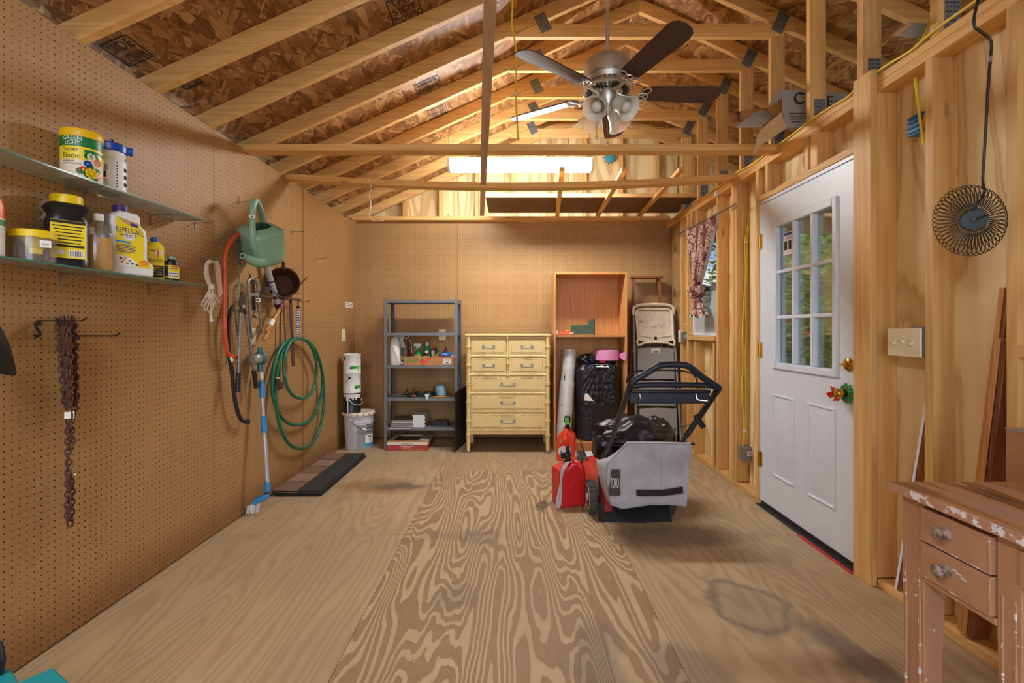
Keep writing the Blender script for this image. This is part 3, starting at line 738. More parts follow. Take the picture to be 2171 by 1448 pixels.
hook(507.7, 428, .17, 'wire hook holding up the green watering can'); hook(472.5, 506, .125, 'wire hook crossing the top of the orange saw', up=-.025)
hook(427.6, 552, .155, 'wire hook carrying the white rope'); hook(513, 563, .03, 'short wire clip left of the grey metal tool')
hook(587, 571, .13, 'wire hook above the brown iron pot'); hook(619, 491, .10, 'empty wire hook right of the watering can', up=-.02); hook(668.6, 548, .10, 'empty wire hook on the far pegboard sheet', up=-.02)
hook(84.6, 680, .17, 'dark wire hook carrying the rusty chain', 'dark_wire', .003, -.015); hook(165.7, 712, .165, 'empty dark hook right of the rusty chain', 'dark_wire', .003, -.015)
hook(484, 660, .09, 'wire hook under the black bow saw'); hook(540, 661, .12, 'wire hook behind the wooden shear handles'); hook(620, 623, .07, 'thin wire hook above the iron bar', 'dark_wire')
hook(632, 640, .09, 'hook from which the bungee cord hangs', 'dark_wire', .003)
hook(530, 590, .06, 'dark forked hook above the grey metal tool', 'dark_wire', .003)
# --- upper shelf
c = V((-1.640, 1.816, 1.748)); n, u = facing(c)
t = T('plant_food_can', c, 'yellow lidded flower food can on the upper glass shelf', 'can')
m = MB(); m.lathe([(.060, 0), (.062, .002), (.062, .160)], c, 'cream', n=40)
R = .0626; m.sector(c, R, n, -1.5, 1.5, .120, .160, 'label_green'); m.sector(c, R, n, -1.5, 1.5, .072, .120, 'label_yellow'); m.sector(c, R+.0002, n, .1, 1.5, .100, .112, 'label_green')
R += .0005
m.wtext('GREEN', c, R, n, -.95, -.02, .141, .156, 'paper'); m.wtext('LIGHT', c, R, n, -.82, -.10, .124, .139, 'paper'); m.wtext('Super', c, R, n, -.95, -.15, .096, .116, 'ink'); m.wtext('Bloom', c, R, n, -.95, -.08, .075, .094, 'ink')
m.wtext('enriched with', c, R, n, -.95, -.35, .062, .068, 'ink'); m.wtext('extra Chelated Iron', c, R, n, -.95, -.05, .053, .059, 'ink')
def flower(a, z, rad, mt, core, k):
    cc = c+(n*math.cos(a)+u*math.sin(a))*(R+.0004); tu = (u*math.cos(a)-n*math.sin(a)); nn = (n*math.cos(a)+u*math.sin(a))
    for q in range(7):
        b = 2*PI*q/7; o = cc+nn*(.0002*k)+(tu*math.cos(b)+UP*math.sin(b))*rad*.62+UP*z
        m.add([o+(tu*math.cos(w)+UP*math.sin(w))*rad*.48 for w in [2*PI*x/8 for x in range(8)]], [tuple(range(8))], mt)
    o = cc+nn*(.0003*k+.0003)+UP*z; m.add([o+(tu*math.cos(w)+UP*math.sin(w))*rad*.35 for w in [2*PI*x/8 for x in range(8)]], [tuple(range(8))], core)
for a, z in ((.25, .088), (.62, .088), (.25, .020), (.62, .012), (.75, .040), (.35, .05), (-.1, .03), (.8, .07), (.1, .03)): flower(a, z, .011, 'label_green', 'label_green', 1)
flower(.42, .087, .013, 'paper', 'yellow_dark', 2); flower(.75, .072, .014, 'orange', 'orange', 2); flower(.25, .060, .012, 'blue_plastic', 'sky_blue', 2); flower(.05, .036, .012, 'orange_red', 'yellow_dark', 2); flower(.42, .026, .018, 'yellow_plastic', 'yellow_dark', 3); flower(.85, .022, .014, 'orange', 'yellow_dark', 2)
m.build('body', t)
m = MB(); m.lathe([(.0635, .158), (.0645, .16), (.0645, .184), (.062, .188), (.001, .188)], c, 'yellow_dark', n=60)
m.build('lid', t)
c = V((-1.652, 1.965, 1.748)); n, u = facing(c)
t = T('sprayer_bottle', c, 'frosted hose sprayer bottle with blue top on the upper glass shelf', 'bottle')
m = MB(); m.lathe([(.047, 0), (.051, .004), (.051, .125), (.049, .135), (.042, .142), (.044, .152), (.047, .160), (.046, .170)], c, 'white_plastic', n=32)
R = .0514
m.sector(c, R, n, -.7, -.25, .085, .108, 'label_grey'); m.sector(c, R, n, -.55, -.35, .055, .08, 'ink')
for k in range(9): m.sector(c, R, n, .3, .38, .02+.012*k, .026+.012*k, 'ink')
for k in range(5): m.sector(c, R, n, -.75, -.2, .012+.008*k, .015+.008*k, 'label_grey')
for k in range(3): m.sector(c, R, n, .85, 1.2, .03+.03*k, .045+.03*k, 'ink')
m.build('body', t)
m = MB(); m.lathe([(.050, .168), (.052, .170), (.052, .195), (.040, .205), (.001, .207)], c, 'blue_plastic', n=32); m.cyl(c-u*.04+UP*.205, c+u*.045+UP*.192, .013, 'blue_plastic'); m.cyl(c+u*.04+UP*.188, c+u*.068+UP*.186, .017, 'blue_plastic'); m.build('sprayer_top', t)
m = MB(); m.cyl(c+UP*.20+n*.01, c+UP*.222+n*.012, .006, 'black_plastic', 8); m.build('valve', t)
# --- lower shelf
z0 = 1.416
c = V((-1.640, 1.633, z0)); n, u = facing(c)
t = T('clear_jar', c, 'clear empty tub with yellow lid and funnel on the lower glass shelf', 'jar')
m = MB(); m.lathe([(.050, 0), (.056, .006), (.058, .03), (.058, .088)], c, 'clear_plastic', n=28); m.build('body', t)
m = MB(); m.lathe([(.060, .084), (.060, .106), (.057, .109), (.001, .109)], c, 'yellow_plastic', n=36); m.build('lid', t)
m = MB(); m.lathe([(.040, .086), (.028, .06), (.018, .05), (.018, .032)], c+u*.005, 'yellow_plastic', n=20); m.build('funnel', t)
m = MB(); m.obox(c+n*.0585+u*.028+UP*.062, u*.014, n*.0005, UP*.012, 'paper'); m.text('3.00', c+n*.0592+u*.020+UP*.057, u, UP, .016, .008, 'ink'); m.build('price_tag', t)
c = V((-1.645, 1.758, z0)); n, u = facing(c, .15)
t = T('black_tub', c, 'big black pinched jar with yellow lid and yellow label', 'jar')
m = MB(); m.lathe([(.056, 0), (.061, .004), (.061, .03), (.060, .032), (.060, .170), (.052, .190), (.060, .205), (.066, .215), (.058, .228), (.045, .236)], c, 'black_plastic', n=32, u=u, sx=1, sy=.85, e=3.0); m.build('body', t)
m = MB(); m.lathe([(.044, .232), (.047, .234), (.047, .262), (.044, .265), (.001, .265)], c, 'yellow_plastic', n=30); m.build('lid', t)
m = MB(); o = c+n*.0565-u*.054
m.obox(o+u*.05+UP*.098, u*.048, n*.0012, UP*.068, 'label_yellow'); e = o+n*.0016
for k in range(6): m.obox(e+u*.05+UP*(.145-.012*k), u*(.042-.004*(k % 3)), n*.0004, UP*.0018, 'ink')
m.obox(e+u*.05+UP*.074, u*.044, n*.0004, UP*.004, 'ink'); m.obox(e+u*.05+UP*.160, u*.048, n*.0004, UP*.005, 'ink'); m.obox(e+u*.072+UP*.048, u*.020, n*.0004, UP*.013, 'paper')
for k in range(8): m.obox(e+u*(.056+.0045*k)+UP*.048+n*.0006, u*.0009, n*.0002, UP*.009, 'ink')
m.obox(e+u*.03+UP*.052, u*.010, n*.0004, UP*.009, 'paper'); m.build('label', t)
c = V((-1.632, 1.878, z0)); n, u = facing(c)
t = T('oil_bottle', c, 'clear bottle two thirds full of golden oil with white cap', 'bottle')
m = MB(); m.lathe([(.040, 0), (.044, .005), (.044, .150), (.040, .165), (.026, .185), (.016, .194), (.015, .208)], c, 'clear_plastic', n=24, u=u, sx=1, sy=.75, e=3.2); m.build('body', t)
m = MB(); m.lathe([(.038, .002), (.042, .006), (.042, .132), (.001, .132)], c, 'oil', n=24, u=u, sx=1, sy=.74, e=3.2); m.build('oil', t, label='golden oil')
m = MB(); m.lathe([(.0165, .200), (.0175, .202), (.0175, .226), (.016, .228), (.001, .228)], c, 'white_plastic', n=24); m.build('cap', t)
m = MB(); m.obox(c+n*.034-u*.024+UP*.155, u*.012, n*.0005, UP*.014, 'paper'); m.build('price_tag', t)
# repellent jug
c = V((-1.635, 2.03, z0)); n = V((.85, -.52, 0)).normalized(); u = UP.cross(n)
t = T('repellent_jug', c, 'white repellent jug with purple cap and yellow label', 'jug')
o = c-u*.078-n*.042
out = [(.004, 0), (.15, 0), (.156, .006), (.157, .042), (.152, .052), (.136, .064), (.132, .075), (.132, .165), (.126, .195), (.110, .212), (.106, .222), (.106, .248), (.098, .262), (.035, .268), (.002, .250), (0, .01)]
m = MB(); m.prism(out, o+n*.084, u, UP, -.084, 'white_plastic'); m.build('body', t, .011, 4)
m = MB(); cc = o+u*.05+n*.042+UP*.262; m.lathe([(.022, 0), (.026, .004), (.026, .030), (.001, .031)], cc, 'purple', n=30); m.build('cap', t)
m = MB(); e = o+n*.0846
def lab(pts, mt, k): m.add([e+u*x+UP*y+n*(.0004*k) for x, y in pts], [tuple(range(len(pts)))], mt)
lab([(.018, .035), (.145, .035), (.145, .042), (.118, .075), (.118, .180), (.098, .222), (.022, .240)], 'label_yellow', 1)
lab([(.022, .240), (.098, .222), (.098, .200), (.05, .215)], 'label_tan', 2); lab([(.070, .208), (.094, .203), (.094, .216), (.070, .221)], 'purple', 3)
m.text('REPELS-ALL', e+u*.020+UP*.176+n*.0016, u+UP*-.08, UP, .096, .024, 'purple'); m.text('~~', e+u*.03+UP*.164+n*.0016, u, UP, .06, .006, 'ink')
lab([(.045, .150), (.082, .146), (.084, .172), (.047, .178)], 'paper', 4); m.text('12.00', e+u*.050+UP*.156+n*.0024, u, UP, .028, .012, 'ink')
lab([(.020, .135), (.070, .133), (.070, .141), (.020, .143)], 'sky_blue', 3)
for k in range(6): lab([(.02, .095+.006*k), (.09-.008*(k % 2), .094+.006*k), (.09-.008*(k % 2), .0965+.006*k), (.02, .0975+.006*k)], 'purple', 3)
lab([(.02, .036)]+[(.02+.078*math.cos(a), .036+.048*math.sin(a)) for a in [PI/2*x/8 for x in range(9)]][::1]+[(.02, .084)], 'paper', 2)
for k, (x, y) in enumerate(((.030, .066), (.045, .070), (.060, .058), (.034, .050), (.052, .046), (.070, .046), (.085, .042), (.042, .06))): lab([(x, y), (x+.010, y), (x+.011, y+.005), (x+.004, y+.007)], ('ink', 'kraft', 'black_plastic')[k % 3], 4)
for k in range(4): lab([(.1, .045+.006*k), (.135, .044+.006*k), (.135, .047+.006*k), (.1, .048+.006*k)], 'orange', 3)
m.build('label', t)
# lighter fuel
c = V((-1.640, 2.182, z0)); n, u = facing(c, .1)
t = T('lighter_fuel_bottle', c, 'yellow lighter fuel bottle with blue cap and price tag', 'bottle')
m = MB(); m.lathe([(.034, 0), (.037, .004), (.037, .140), (.034, .155), (.020, .172), (.012, .176)], c, 'label_yellow', n=24, u=u, sx=1, sy=.6, e=3.5); m.build('body', t)
m = MB(); m.lathe([(.014, .172), (.014, .190), (.010, .194), (.001, .195)], c, 'blue_plastic', n=20); m.build('cap', t)
m = MB(); e = c+n*.0232
m.text('RONSONOL', e-u*.033+UP*.078, u, UP, .066, .017, 'ink'); m.obox(e+UP*.038, u*.033, n*.0004, UP*.026, 'ink')
for k in range(4): m.obox(e+UP*(.025+.01*k)+n*.0006, u*.026, n*.0002, UP*.0016, 'label_yellow')
m.text('~~~', e-u*.018+UP*.128, u, UP, .03, .006, 'ink'); m.obox(e+u*.015+UP*.122, u*.012, n*.0006, UP*.011, 'paper'); m.text('4.00', e+u*.006+UP*.118+n*.001, u, UP, .017, .007, 'ink')
m.prism([(0, 0), (.004, .03), (0, .045), (-.004, .03)], e+u*.012+UP*.095, u, UP, .001, 'orange'); m.build('label', t)
c = V((-1.625, 2.272, z0)); n, u = facing(c, .1)
t = T('dark_medicine_bottle', c, 'small black bottle with pale green cap at the shelf end', 'bottle')
m = MB(); m.lathe([(.030, 0), (.033, .003), (.033, .082), (.028, .096), (.014, .104), (.013, .112)], c, 'black_plastic', n=24); m.build('body', t)
m = MB(); m.lathe([(.016, .106), (.016, .120), (.001, .121)], c, 'can_green', n=20); m.build('cap', t)
m = MB(); m.sector(c, .0334, n, -1.1, 1.1, .014, .076, 'label_yellow'); m.sector(c, .0336, n, -1.1, -.5, .026, .070, 'blue_plastic'); m.sector(c, .0336, n, -.45, 1.0, .068, .073, 'red'); m.wtext('MARVEL', c, .0340, n, -.5, .85, .054, .066, 'ink'); m.sector(c, .0337, n, -.4, .9, .018, .045, 'paper')
m.wtext('~~~~', c, .0341, n, -.35, .85, .034, .042, 'ink'); m.wtext('~~~~~', c, .0341, n, -.3, .7, .022, .030, 'ink'); m.build('label', t)
c = V((-1.640, 1.497, z0)); n, u = facing(c)
t = T('orange_spray_can', c, 'spray can with orange cap at the left edge of the lower shelf', 'can')
m = MB(); m.lathe([(.030, 0), (.032, .003), (.032, .120), (.028, .135)], c, 'white_plastic', n=24); m.sector(c, .0324, n, -1.5, 1.5, .10, .12, 'label_green'); m.sector(c, .0325, n, -1.5, 1.5, .06, .1, 'clear_film'); m.build('body', t)
m = MB(); m.lathe([(.031, .122), (.031, .165), (.026, .185), (.012, .195), (.001, .196)], c, 'orange', n=24); m.build('cap', t)
# --- rope and winder
t = T('clothesline_rope', LW(455, 655, .05), 'coiled white clothesline rope tied in a bundle on the pegboard', 'rope')
m = MB()
for k in range(4):
    d = 1.5*k
    m.tube(smooth([LW(455+d, 556, .075), LW(444+d, 552+d, .09), LW(436+d, 562, .09), LW(436+1.5*d, 590, .08), LW(446+d, 612, .075), LW(448+d*.5, 622, .075)], 5), .0042, 'rope', 6)
m.build('upper_strands', t)
m = MB()
for k, (a, b) in enumerate(((428, 648), (433, 656), (440, 660), (446, 655), (452, 648), (460, 640))):
    m.tube(smooth([LW(447, 610, .075), LW(447+(a-447)*.6, 628, .07+.006*(k % 3)), LW(a, b-4, .07), LW(a+5, b, .08), LW(449, 622, .09)], 6), .0042, 'rope', 6)
m.tube([LW(448, 655, .08), LW(447, 668, .08), LW(448, 682, .08)], [.006, .007, .011], 'rope', 6); m.build('loops', t)
m = MB(); m.tube([LW(447, 603, .08), LW(448, 613, .08)], .016, 'rope', 10); m.build('wrap', t)
t = T('wound_cord', LW(468, 628, .05), 'pale cord wound tight around a flat stick beside the orange saw', 'cord')
m = MB(); a, b = LW(459, 553, .07), LW(466, 627, .05); m.beam(a, b, .036, .01, 'white_plastic', up=(1, .2, 0)); m.build('stick', t)
m = MB(); k = 34; ax = (b-a); sd = ax.cross(V((1, .2, 0))).normalized(); dp = ax.cross(sd).normalized()
m.tube([a+ax*(.1+.85*i/(k*12))+sd*.023*math.cos(2*PI*i/12)+dp*.012*math.sin(2*PI*i/12) for i in range(k*12+1)], .0034, 'twine', 5); m.build('winding', t)
# --- orange bow saw
t = T('orange_bow_saw', LW(477, 757, .05), 'tall orange tubular bow saw hanging flat on the pegboard', 'saw')
m = MB(); m.tube(smooth([LW(x, y, .06) for x, y in ((508, 495), (498, 503), (487.5, 515), (479.5, 533), (476.4, 559), (476, 600), (476, 650), (476.3, 697), (480.5, 740), (487.6, 753.7), (503, 757.5))], 5), .0115, 'saw_orange', 12); m.build('frame', t)
m = MB(); p, q = LW(507.5, 497, .05), LW(506, 757, .05); m.beam(p, q, .0015, .020, 'dull_metal', up=(0, 1, 0))
for i in range(70):
    o = p+(q-p)*(i+.5)/70; m.add([o+V((0, -.010, .004)), o+V((0, -.010, -.004)), o+V((0, -.016, 0))], [(0, 1, 2)], 'dull_metal')
m.build('blade', t)
# --- black bow saw
t = T('black_bow_saw', LW(505, 897, .05), 'curved black bow saw with thin blade hanging beside the loppers', 'saw')
m = MB(); m.tube(smooth([LW(x, y, .05) for x, y in ((494.6, 647), (487, 669), (483.6, 702), (486, 749), (492, 791), (497.5, 843), (505, 876), (514, 892), (527, 895))], 5), [.006]+[.0115]*40+[.014]+[.0115]*6+[.012], 'black_rubber', 10); m.build('frame', t)
m = MB(); m.beam(LW(496, 652, .04), LW(527, 886, .04), .001, .010, 'dull_metal', up=(0, 1, 0)); m.build('blade', t)
m = MB(); m.ball(LW(526, 893, .05), .018, 'black_rubber', .7, 1, 1); m.build('blade_clamp', t)
m = MB(); m.beam(LW(489, 757, .066), LW(493, 766, .066), .016, .002, 'paper', up=(1, -.5, 0)); m.build('price_tag', t)
# --- loppers
t = T('loppers', LW(515, 830, .06), 'loppers with bare steel tube handles and black ribbed grips', 'loppers')
L_ = [LW(510, 662, .07), LW(504, 832, .09)]; R_ = [LW(520.5, 663, .07), LW(543.5, 822, .07)]
for (a, b), f0 in ((L_, .76), (R_, .76)):
    m = MB(); m.tube([a, a+(b-a)*f0], .0085, 'galv', 10); h = m.build('handle', t)
    m = MB(); pp = []; rr = []
    for i in range(40): pp.append(a+(b-a)*(f0+(1-f0)*i/39)); rr.append(.0125+.002*abs(math.sin(i*PI/8)))
    m.tube(pp, rr, 'black_plastic', 10); m.build('grip', t)
m = MB(); m.prism([(0, 0), (.03, .015), (.045, .06), (.03, .11), (.008, .13), (-.012, .10), (-.02, .05)], LW(510, 662, .075), EY, UP, .008, 'iron')
m.lathe([(.012, -.006), (.012, .012), (.001, .013)], LW(514, 650, .08), 'dull_metal', (1, -.3, 0), 10); m.tube([LW(510, 664, .07), LW(512, 652, .07)], .010, 'iron'); m.tube([LW(520.5, 665, .07), LW(516, 652, .07)], .010, 'iron'); m.build('jaws', t)
# --- grey spring tool
t = T('spring_shears', LW(540, 718, .05), 'galvanised strap tool with coil spring and white price tag', 'tool')
m = MB(); m.tube(smooth([LW(x, y, .06) for x, y in ((534, 718), (531, 690), (528, 650), (526, 622), (524, 605), (528, 594), (536, 592), (543, 597), (546.5, 615), (547, 640), (550, 665), (555.5, 706))], 5), .008, 'galv', 6); m.build('frame', t)
m = MB(); m.beam(LW(526, 624, .07), LW(548, 624, .07), .004, .02, 'galv'); m.build('cross_band', t)
m = MB(); a, b = LW(534.5, 594, .06), LW(538.5, 658, .06)
m.tube([a+(b-a)*i/300+EX*.012*math.cos(2*PI*i/10)+EY*.012*math.sin(2*PI*i/10) for i in range(301)], .0022, 'dark_wire', 5); m.build('spring', t)
m = MB(); p = LW(547, 636, .075); n, u = facing(p); m.obox(p, u*.014, n*.0008, UP*.013, 'paper'); m.obox(p+n*.001, u*.006, n*.0003, UP*.005, 'ink'); m.build('price_tag', t)
m = MB(); m.prism([(0, 0), (.07, -.01), (.02, .02)], LW(533, 672, .06), EY, UP, .004, 'iron'); m.build('blade', t)
# --- plates on the wall
def wplate(a, b, label, cat, mt='ivory', slots=2, toggle=False):
    p, q = LW(*a), LW(*b); t = T('wall_plate', ((XL+.003), (p.y+q.y)/2, min(p.z, q.z)), label, cat)
    z0_, z1_ = min(p.z, q.z), max(p.z, q.z); MB().box(XL, XL+.006, p.y, q.y, z0_, z1_, mt).build('plate', t, .002)
    yc = (p.y+q.y)/2; zc = (z0_+z1_)/2
    for k in (-1, 1): m = MB(); m.box(XL+.006, XL+.0075, yc-.012, yc+.012, zc+k*.022-.011, zc+k*.022+.011, 'cream'); m.build('socket', t)
wplate((532.5, 732), (541.6, 695), 'ivory wall plate behind the lopper handles', 'outlet'); wplate((724, 725), (731.5, 698), 'ivory wall outlet near the far left corner above the paint cans', 'outlet')
m = MB(); a, b = LW(732.5, 651), LW(747, 642); m.box(XL, XL+.001, a.y, b.y, a.z, b.z, 'paper')
for k in (.25, .6): m.box(XL+.001, XL+.0014, a.y+.02, b.y-.02, a.z+(b.z-a.z)*k, a.z+(b.z-a.z)*(k+.15), 'ink')
m.build('paper_sticker', None, label='torn white sticker on the far pegboard above the outlet', cat='sticker')
# --- canister and brush pole
t = T('clear_canister', LW(540, 786, .05), 'clear cup with teal collar on top of the brush pole', 'canister')
c = LW(552, 759, .07); ax = V((-.2, -.95, -.1)).normalized()
m = MB(); m.lathe([(.038, 0), (.038, .05), (.034, .08), (.020, .098), (.001, .102)], c, 'clear_plastic', ax, 24); m.lathe([(.03, .006), (.03, .05), (.02, .07), (.001, .072)], c, 'dirt_film', ax, 20); m.build('cup', t)
m = MB(); m.lathe([(.030, -.022), (.042, -.016), (.046, -.006), (.046, .006), (.040, .010)], c, 'teal_dark', ax, 24); m.cyl(c+UP*.04, c+UP*.068, .016, 'teal_dark'); m.cyl(c+UP*-.04, c+UP*-.085, .019, 'teal_dark'); m.build('collar', t)
t = T('brush_pole', LW(566, 1062, .1), 'long silver pole with blue grips and a blue brush foot on the floor', 'brush')
A, B = P(553, 789, 3.16), P(567.5, 1030, 3.10)
g = lambda f: A+(B-A)*f
m = MB(); m.tube([A, g(.06)], .014, 'white_plastic', 12); m.tube([g(.05), g(.55)], .0105, 'pole_silver', 12); m.tube([g(.5), B], .013, 'pole_silver', 12); m.build('shaft', t)
for f0, f1 in ((.08, .225), (.39, .535)):
    m = MB(); k = 36; m.tube([g(f0+(f1-f0)*i/k) for i in range(k+1)], [.0165+.0018*(abs((i % 4)-2)/2 if (i < 10 or i > 26) else .8) for i in range(k+1)], 'grip_blue', 14); m.build('grip', t)
m = MB(); m.tube([g(.965), B, P(567, 1042, 3.10)], .0175, 'grip_blue', 12); m.tube([P(567, 1040, 3.1), P(566, 1048, 3.1)], .013, 'iron', 10); m.build('joint', t)
h0, h1 = P(570, 1048, 3.11), P(536, 1066, 3.08)
m = MB(); m.beam(h0, h1, .05, .03, 'grip_blue', up=(.2, 0, 1)); m.build('brush_head', t, .008, 3)
m = MB()
for i in range(60):
    p = h1+(h0-h1)*random.uniform(-.16, .35)+V((random.uniform(-.02, .02), random.uniform(-.02, .02), -.012)); m.tube([p, V((p.x-random.uniform(0, .015), p.y, .002))], .002, 'paper', 4)
m.build('bristles', t)
# --- watering can
c = LW(561, 547, .13); fr_ = V((.25, -.968, 0)); rt_ = V((.968, .25, 0)); ax = (UP*.84+fr_*.54).normalized(); fp_ = fr_*.84-UP*.54; u0 = (rt_+fp_).normalized()
t = T('watering_can', c, 'sage green plastic watering can hanging spout down on the pegboard', 'watering can')
m = MB(); hgt = .225
prof = [(.062, -.03), (.09, -.02), (.106, 0), (.113, .03), (.117, .12), (.120, .175), (.117, .190), (.104, .200), (.058, .214)]
m.lathe(prof, c, 'can_green', ax, 48, u0, 1, .95, 3.4, caps=False)
m.lathe([(.062, -.03), (.001, -.032)], c, 'can_green', ax, 48, u0, 1, .95, 3.4, caps=False)
m.lathe([(.058, .214), (.052, .206), (.052, .10), (.001, .10)], c, 'can_dark', ax, 48, u0, 1, .7, 2.4, caps=False); m.build('body', t, ang=50)
m = MB(); B_ = lambda x, f, h: c+rt_*x+fp_*f+ax*h
m.tube(smooth([B_(-.012, .095, .09), B_(-.016, .118, .16), B_(-.018, .10, .235), B_(-.014, .07, .315), B_(-.010, .025, .365), B_(-.005, -.03, .36), B_(.0, -.075, .29), B_(.0, -.09, .195)], 7), [.040-.022*min(1, i/14) for i in range(50)], 'can_green', 14); m.build('handle', t)
m = MB(); m.tube(smooth([B_(.015, .05, .02), B_(-.003, .115, .03), B_(-.03, .16, .055), B_(-.05, .19, .085), B_(-.058, .205, .10)], 6), [.050-.033*min(1, i/20) for i in range(25)], 'can_green', 16)
p = B_(-.058, .205, .10); d = (B_(-.058, .205, .10)-B_(-.05, .19, .085)).normalized(); m.lathe([(.015, 0), (.019, .002), (.019, .016), (.010, .017), (.010, .004), (.001, .004)], p, 'can_green', d, 16); m.lathe([(.0095, .012), (.001, .012)], p, 'black_plastic', d, 12, caps=False); m.build('spout', t)
m = MB(); p = B_(-.015, .082, .300); n, u = facing(p); m.obox(p+n*.020, u*.017, n*.001, (UP*.85+n*-.3)*.012, 'paper'); m.obox(p+n*.0215, u*.004, n*.0006, UP*.003, 'ink'); m.build('price_tag', t)
# --- grey tube behind the can
t = T('grey_hand_pump', LW(593, 661, .06), 'grey plastic pump tube with black bands below the watering can', 'pump')
a, b = LW(556, 535, .035), LW(589, 645, .06)
m = MB(); m.tube([a, b], .0205, 'pole_silver', 16); m.build('tube', t)
for f in (.55, .87): m = MB(); q = a+(b-a)*f; d = (b-a).normalized(); m.tube([q-d*.004, q+d*.004], .0218, 'black_plastic', 16); m.build('band', t)
m = MB(); m.tube([b-(b-a)*.02, LW(591, 652, .06), LW(594, 658, .06), LW(597, 662, .06)], [.023, .023, .014, .005], 'black_plastic', 14); m.build('nozzle', t)
# --- brown pot
c = LW(601, 600, .10); n = V((.55, -.78, .22)).normalized()
t = T('iron_pot', c-UP*.1, 'brown cast iron melting pot with pouring lip hung on the pegboard', 'pot')
m = MB(); k = 40; prof = [(.06, -.07), (.082, -.06), (.097, -.01), (.104, .025), (.108, .03), (.103, .032), (.098, .028), (.090, -.01), (.070, -.045), (.001, -.05)]
m.lathe(prof, c, 'pot_brown', n, 40); nv = len(m.v)
for i in range(nv):
    r = (m.v[i]-c); d = r-n*r.dot(n)
    if d.length > .085 and r.dot(n) > -.02:
        dn = d.normalized(); k = max(0, dn.dot(V((-.05, -.1, -.98)).normalized())-.94)/.06; m.v[i] = m.v[i]+(dn*.014+n*.004)*k
m.build('bowl', t)
m = MB(); m.tube([c+UP*.10, c+UP*.125+n*.01, c+UP*.145+n*.0], .013, 'pot_brown', 10); m.build('lug', t)
# --- iron bar, plate, straps
t = T('iron_bar', LW(590, 634, .05), 'dark iron bar lying level on pegs under the brown pot', 'bar')
m = MB(); m.tube([LW(548.6, 628, .055), LW(637, 636, .075)], .009, 'rust', 8); m.build('rod', t)
m = MB(); p, q = LW(557, 615, .045), LW(577, 614, .05); m.beam(p, q, .005, .045, 'iron'); m.lathe([(.006, 0), (.001, .001)], LW(560, 613, .052), 'black_plastic', (.6, -.8, 0), 10); m.build('end_plate', t)
m = MB(); p, q = LW(615, 627, .045), LW(622, 777, .045); m.beam(p, q, .028, .004, 'rust', up=(1, -.4, 0)); m.build('steel_strap', None, label='flat rusty steel strap hanging behind the green hose', cat='strap')
m = MB(); m.tube([LW(594.5, 662, .03), LW(593.5, 760, .03), LW(592.5, 812, .03)], .006, 'rust', 8); m.beam(LW(588, 816, .03), LW(601, 818, .03), .006, .05, 'rust'); m.build('thin_iron_rod', None, label='thin rusty rod with square foot behind the hose', cat='rod')
# --- hedge shears
t = T('hedge_shears', LW(565, 715, .07), 'hedge shears with wooden handles and a red ferrule', 'shears')
m = MB(); m.tube(smooth([LW(593, 655, .085), LW(586, 667, .09), LW(576, 683, .09), LW(569, 694, .09), LW(563.5, 702, .09)], 4), [.011]*2+[.015]*6+[.0165]*6+[.013]*2+[.010], 'handle_wood', 12); m.build('handle', t)
m = MB(); m.tube(smooth([LW(584, 672, .065), LW(574, 692, .065), LW(563, 714, .065), LW(558, 721, .065)], 5), [.013]*5+[.016]*9+[.013, .010], 'handle_wood', 12); m.build('handle', t)
m = MB(); a, b = LW(578, 679.5, .09), LW(571.5, 690, .09); m.tube([a, b], .0172, 'paper', 14); m.build('paper_band', t)
m = MB(); m.tube([LW(594, 654, .085), LW(598, 644, .085)], .0125, 'dark_red', 12); m.build('ferrule', t)
m = MB(); m.poly([LW(597, 643, .085), LW(602, 640, .085), LW(653, 588, .085), LW(651, 587, .085), LW(605, 630, .085)], .004, 'iron'); m.build('blade', t)
# --- bungee and hose
t = T('bungee_cord', LW(632, 718, .07), 'blue and white bungee cord holding up the green hose', 'cord')
for s_ in (-1, 1):
    m = MB(); a, b = LW(632+s_*.8, 650, .07), LW(633+s_*3.6, 716, .08); N = 26
    for i in range(N): m.tube([a+(b-a)*i/N, a+(b-a)*(i+1)/N], .0052, 'blue_plastic' if i % 2 else 'paper', 6)
    m.build('strand', t)
m = MB(); m.tube([LW(632, 640, .075), LW(632, 648, .075)], .004, 'dark_wire', 6); m.ball(LW(632, 651, .075), .012, 'black_plastic'); m.build('hook_end', t)
t = T('garden_hose', LW(632, 951, .06), 'dark green garden hose hanging in long loops on the pegboard', 'hose')
def loop(xc, x0, x1, y0, y1, off, r=.0118, tilt=0):
    pts = []
    for i in range(44):
        a = 2*PI*i/44; yy = (y0+y1)/2-(y1-y0)/2*math.cos(a); fy = (yy-y0)/(y1-y0)
        wx = math.sin(a); wx = math.copysign(abs(wx)**.85, wx)
        cx_ = xc+((x0+x1)/2-xc)*fy**.6
        pts.append(LW(cx_+(x1-x0)/2*wx, yy, off+.012*math.sin(a*2)))
    return pts
for (x0, x1, y1, off, xc) in ((603, 672.6, 844, .075, 634), (576.5, 683, 901, .05, 631), (585.5, 688, 951, .055, 634)):
    m = MB(); m.tube(loop(xc, x0, x1, 718, y1, off), .0122, 'hose_green', 12, closed=True); m.build('hose_loop', t)
m = MB(); p = LW(588.5, 815, .06); m.tube([p+UP*.04, p-UP*.04], .0175, 'iron', 10); m.tube([p+UP*.05, p+UP*.035], .0155, 'twine', 10); m.build('coupling', t)
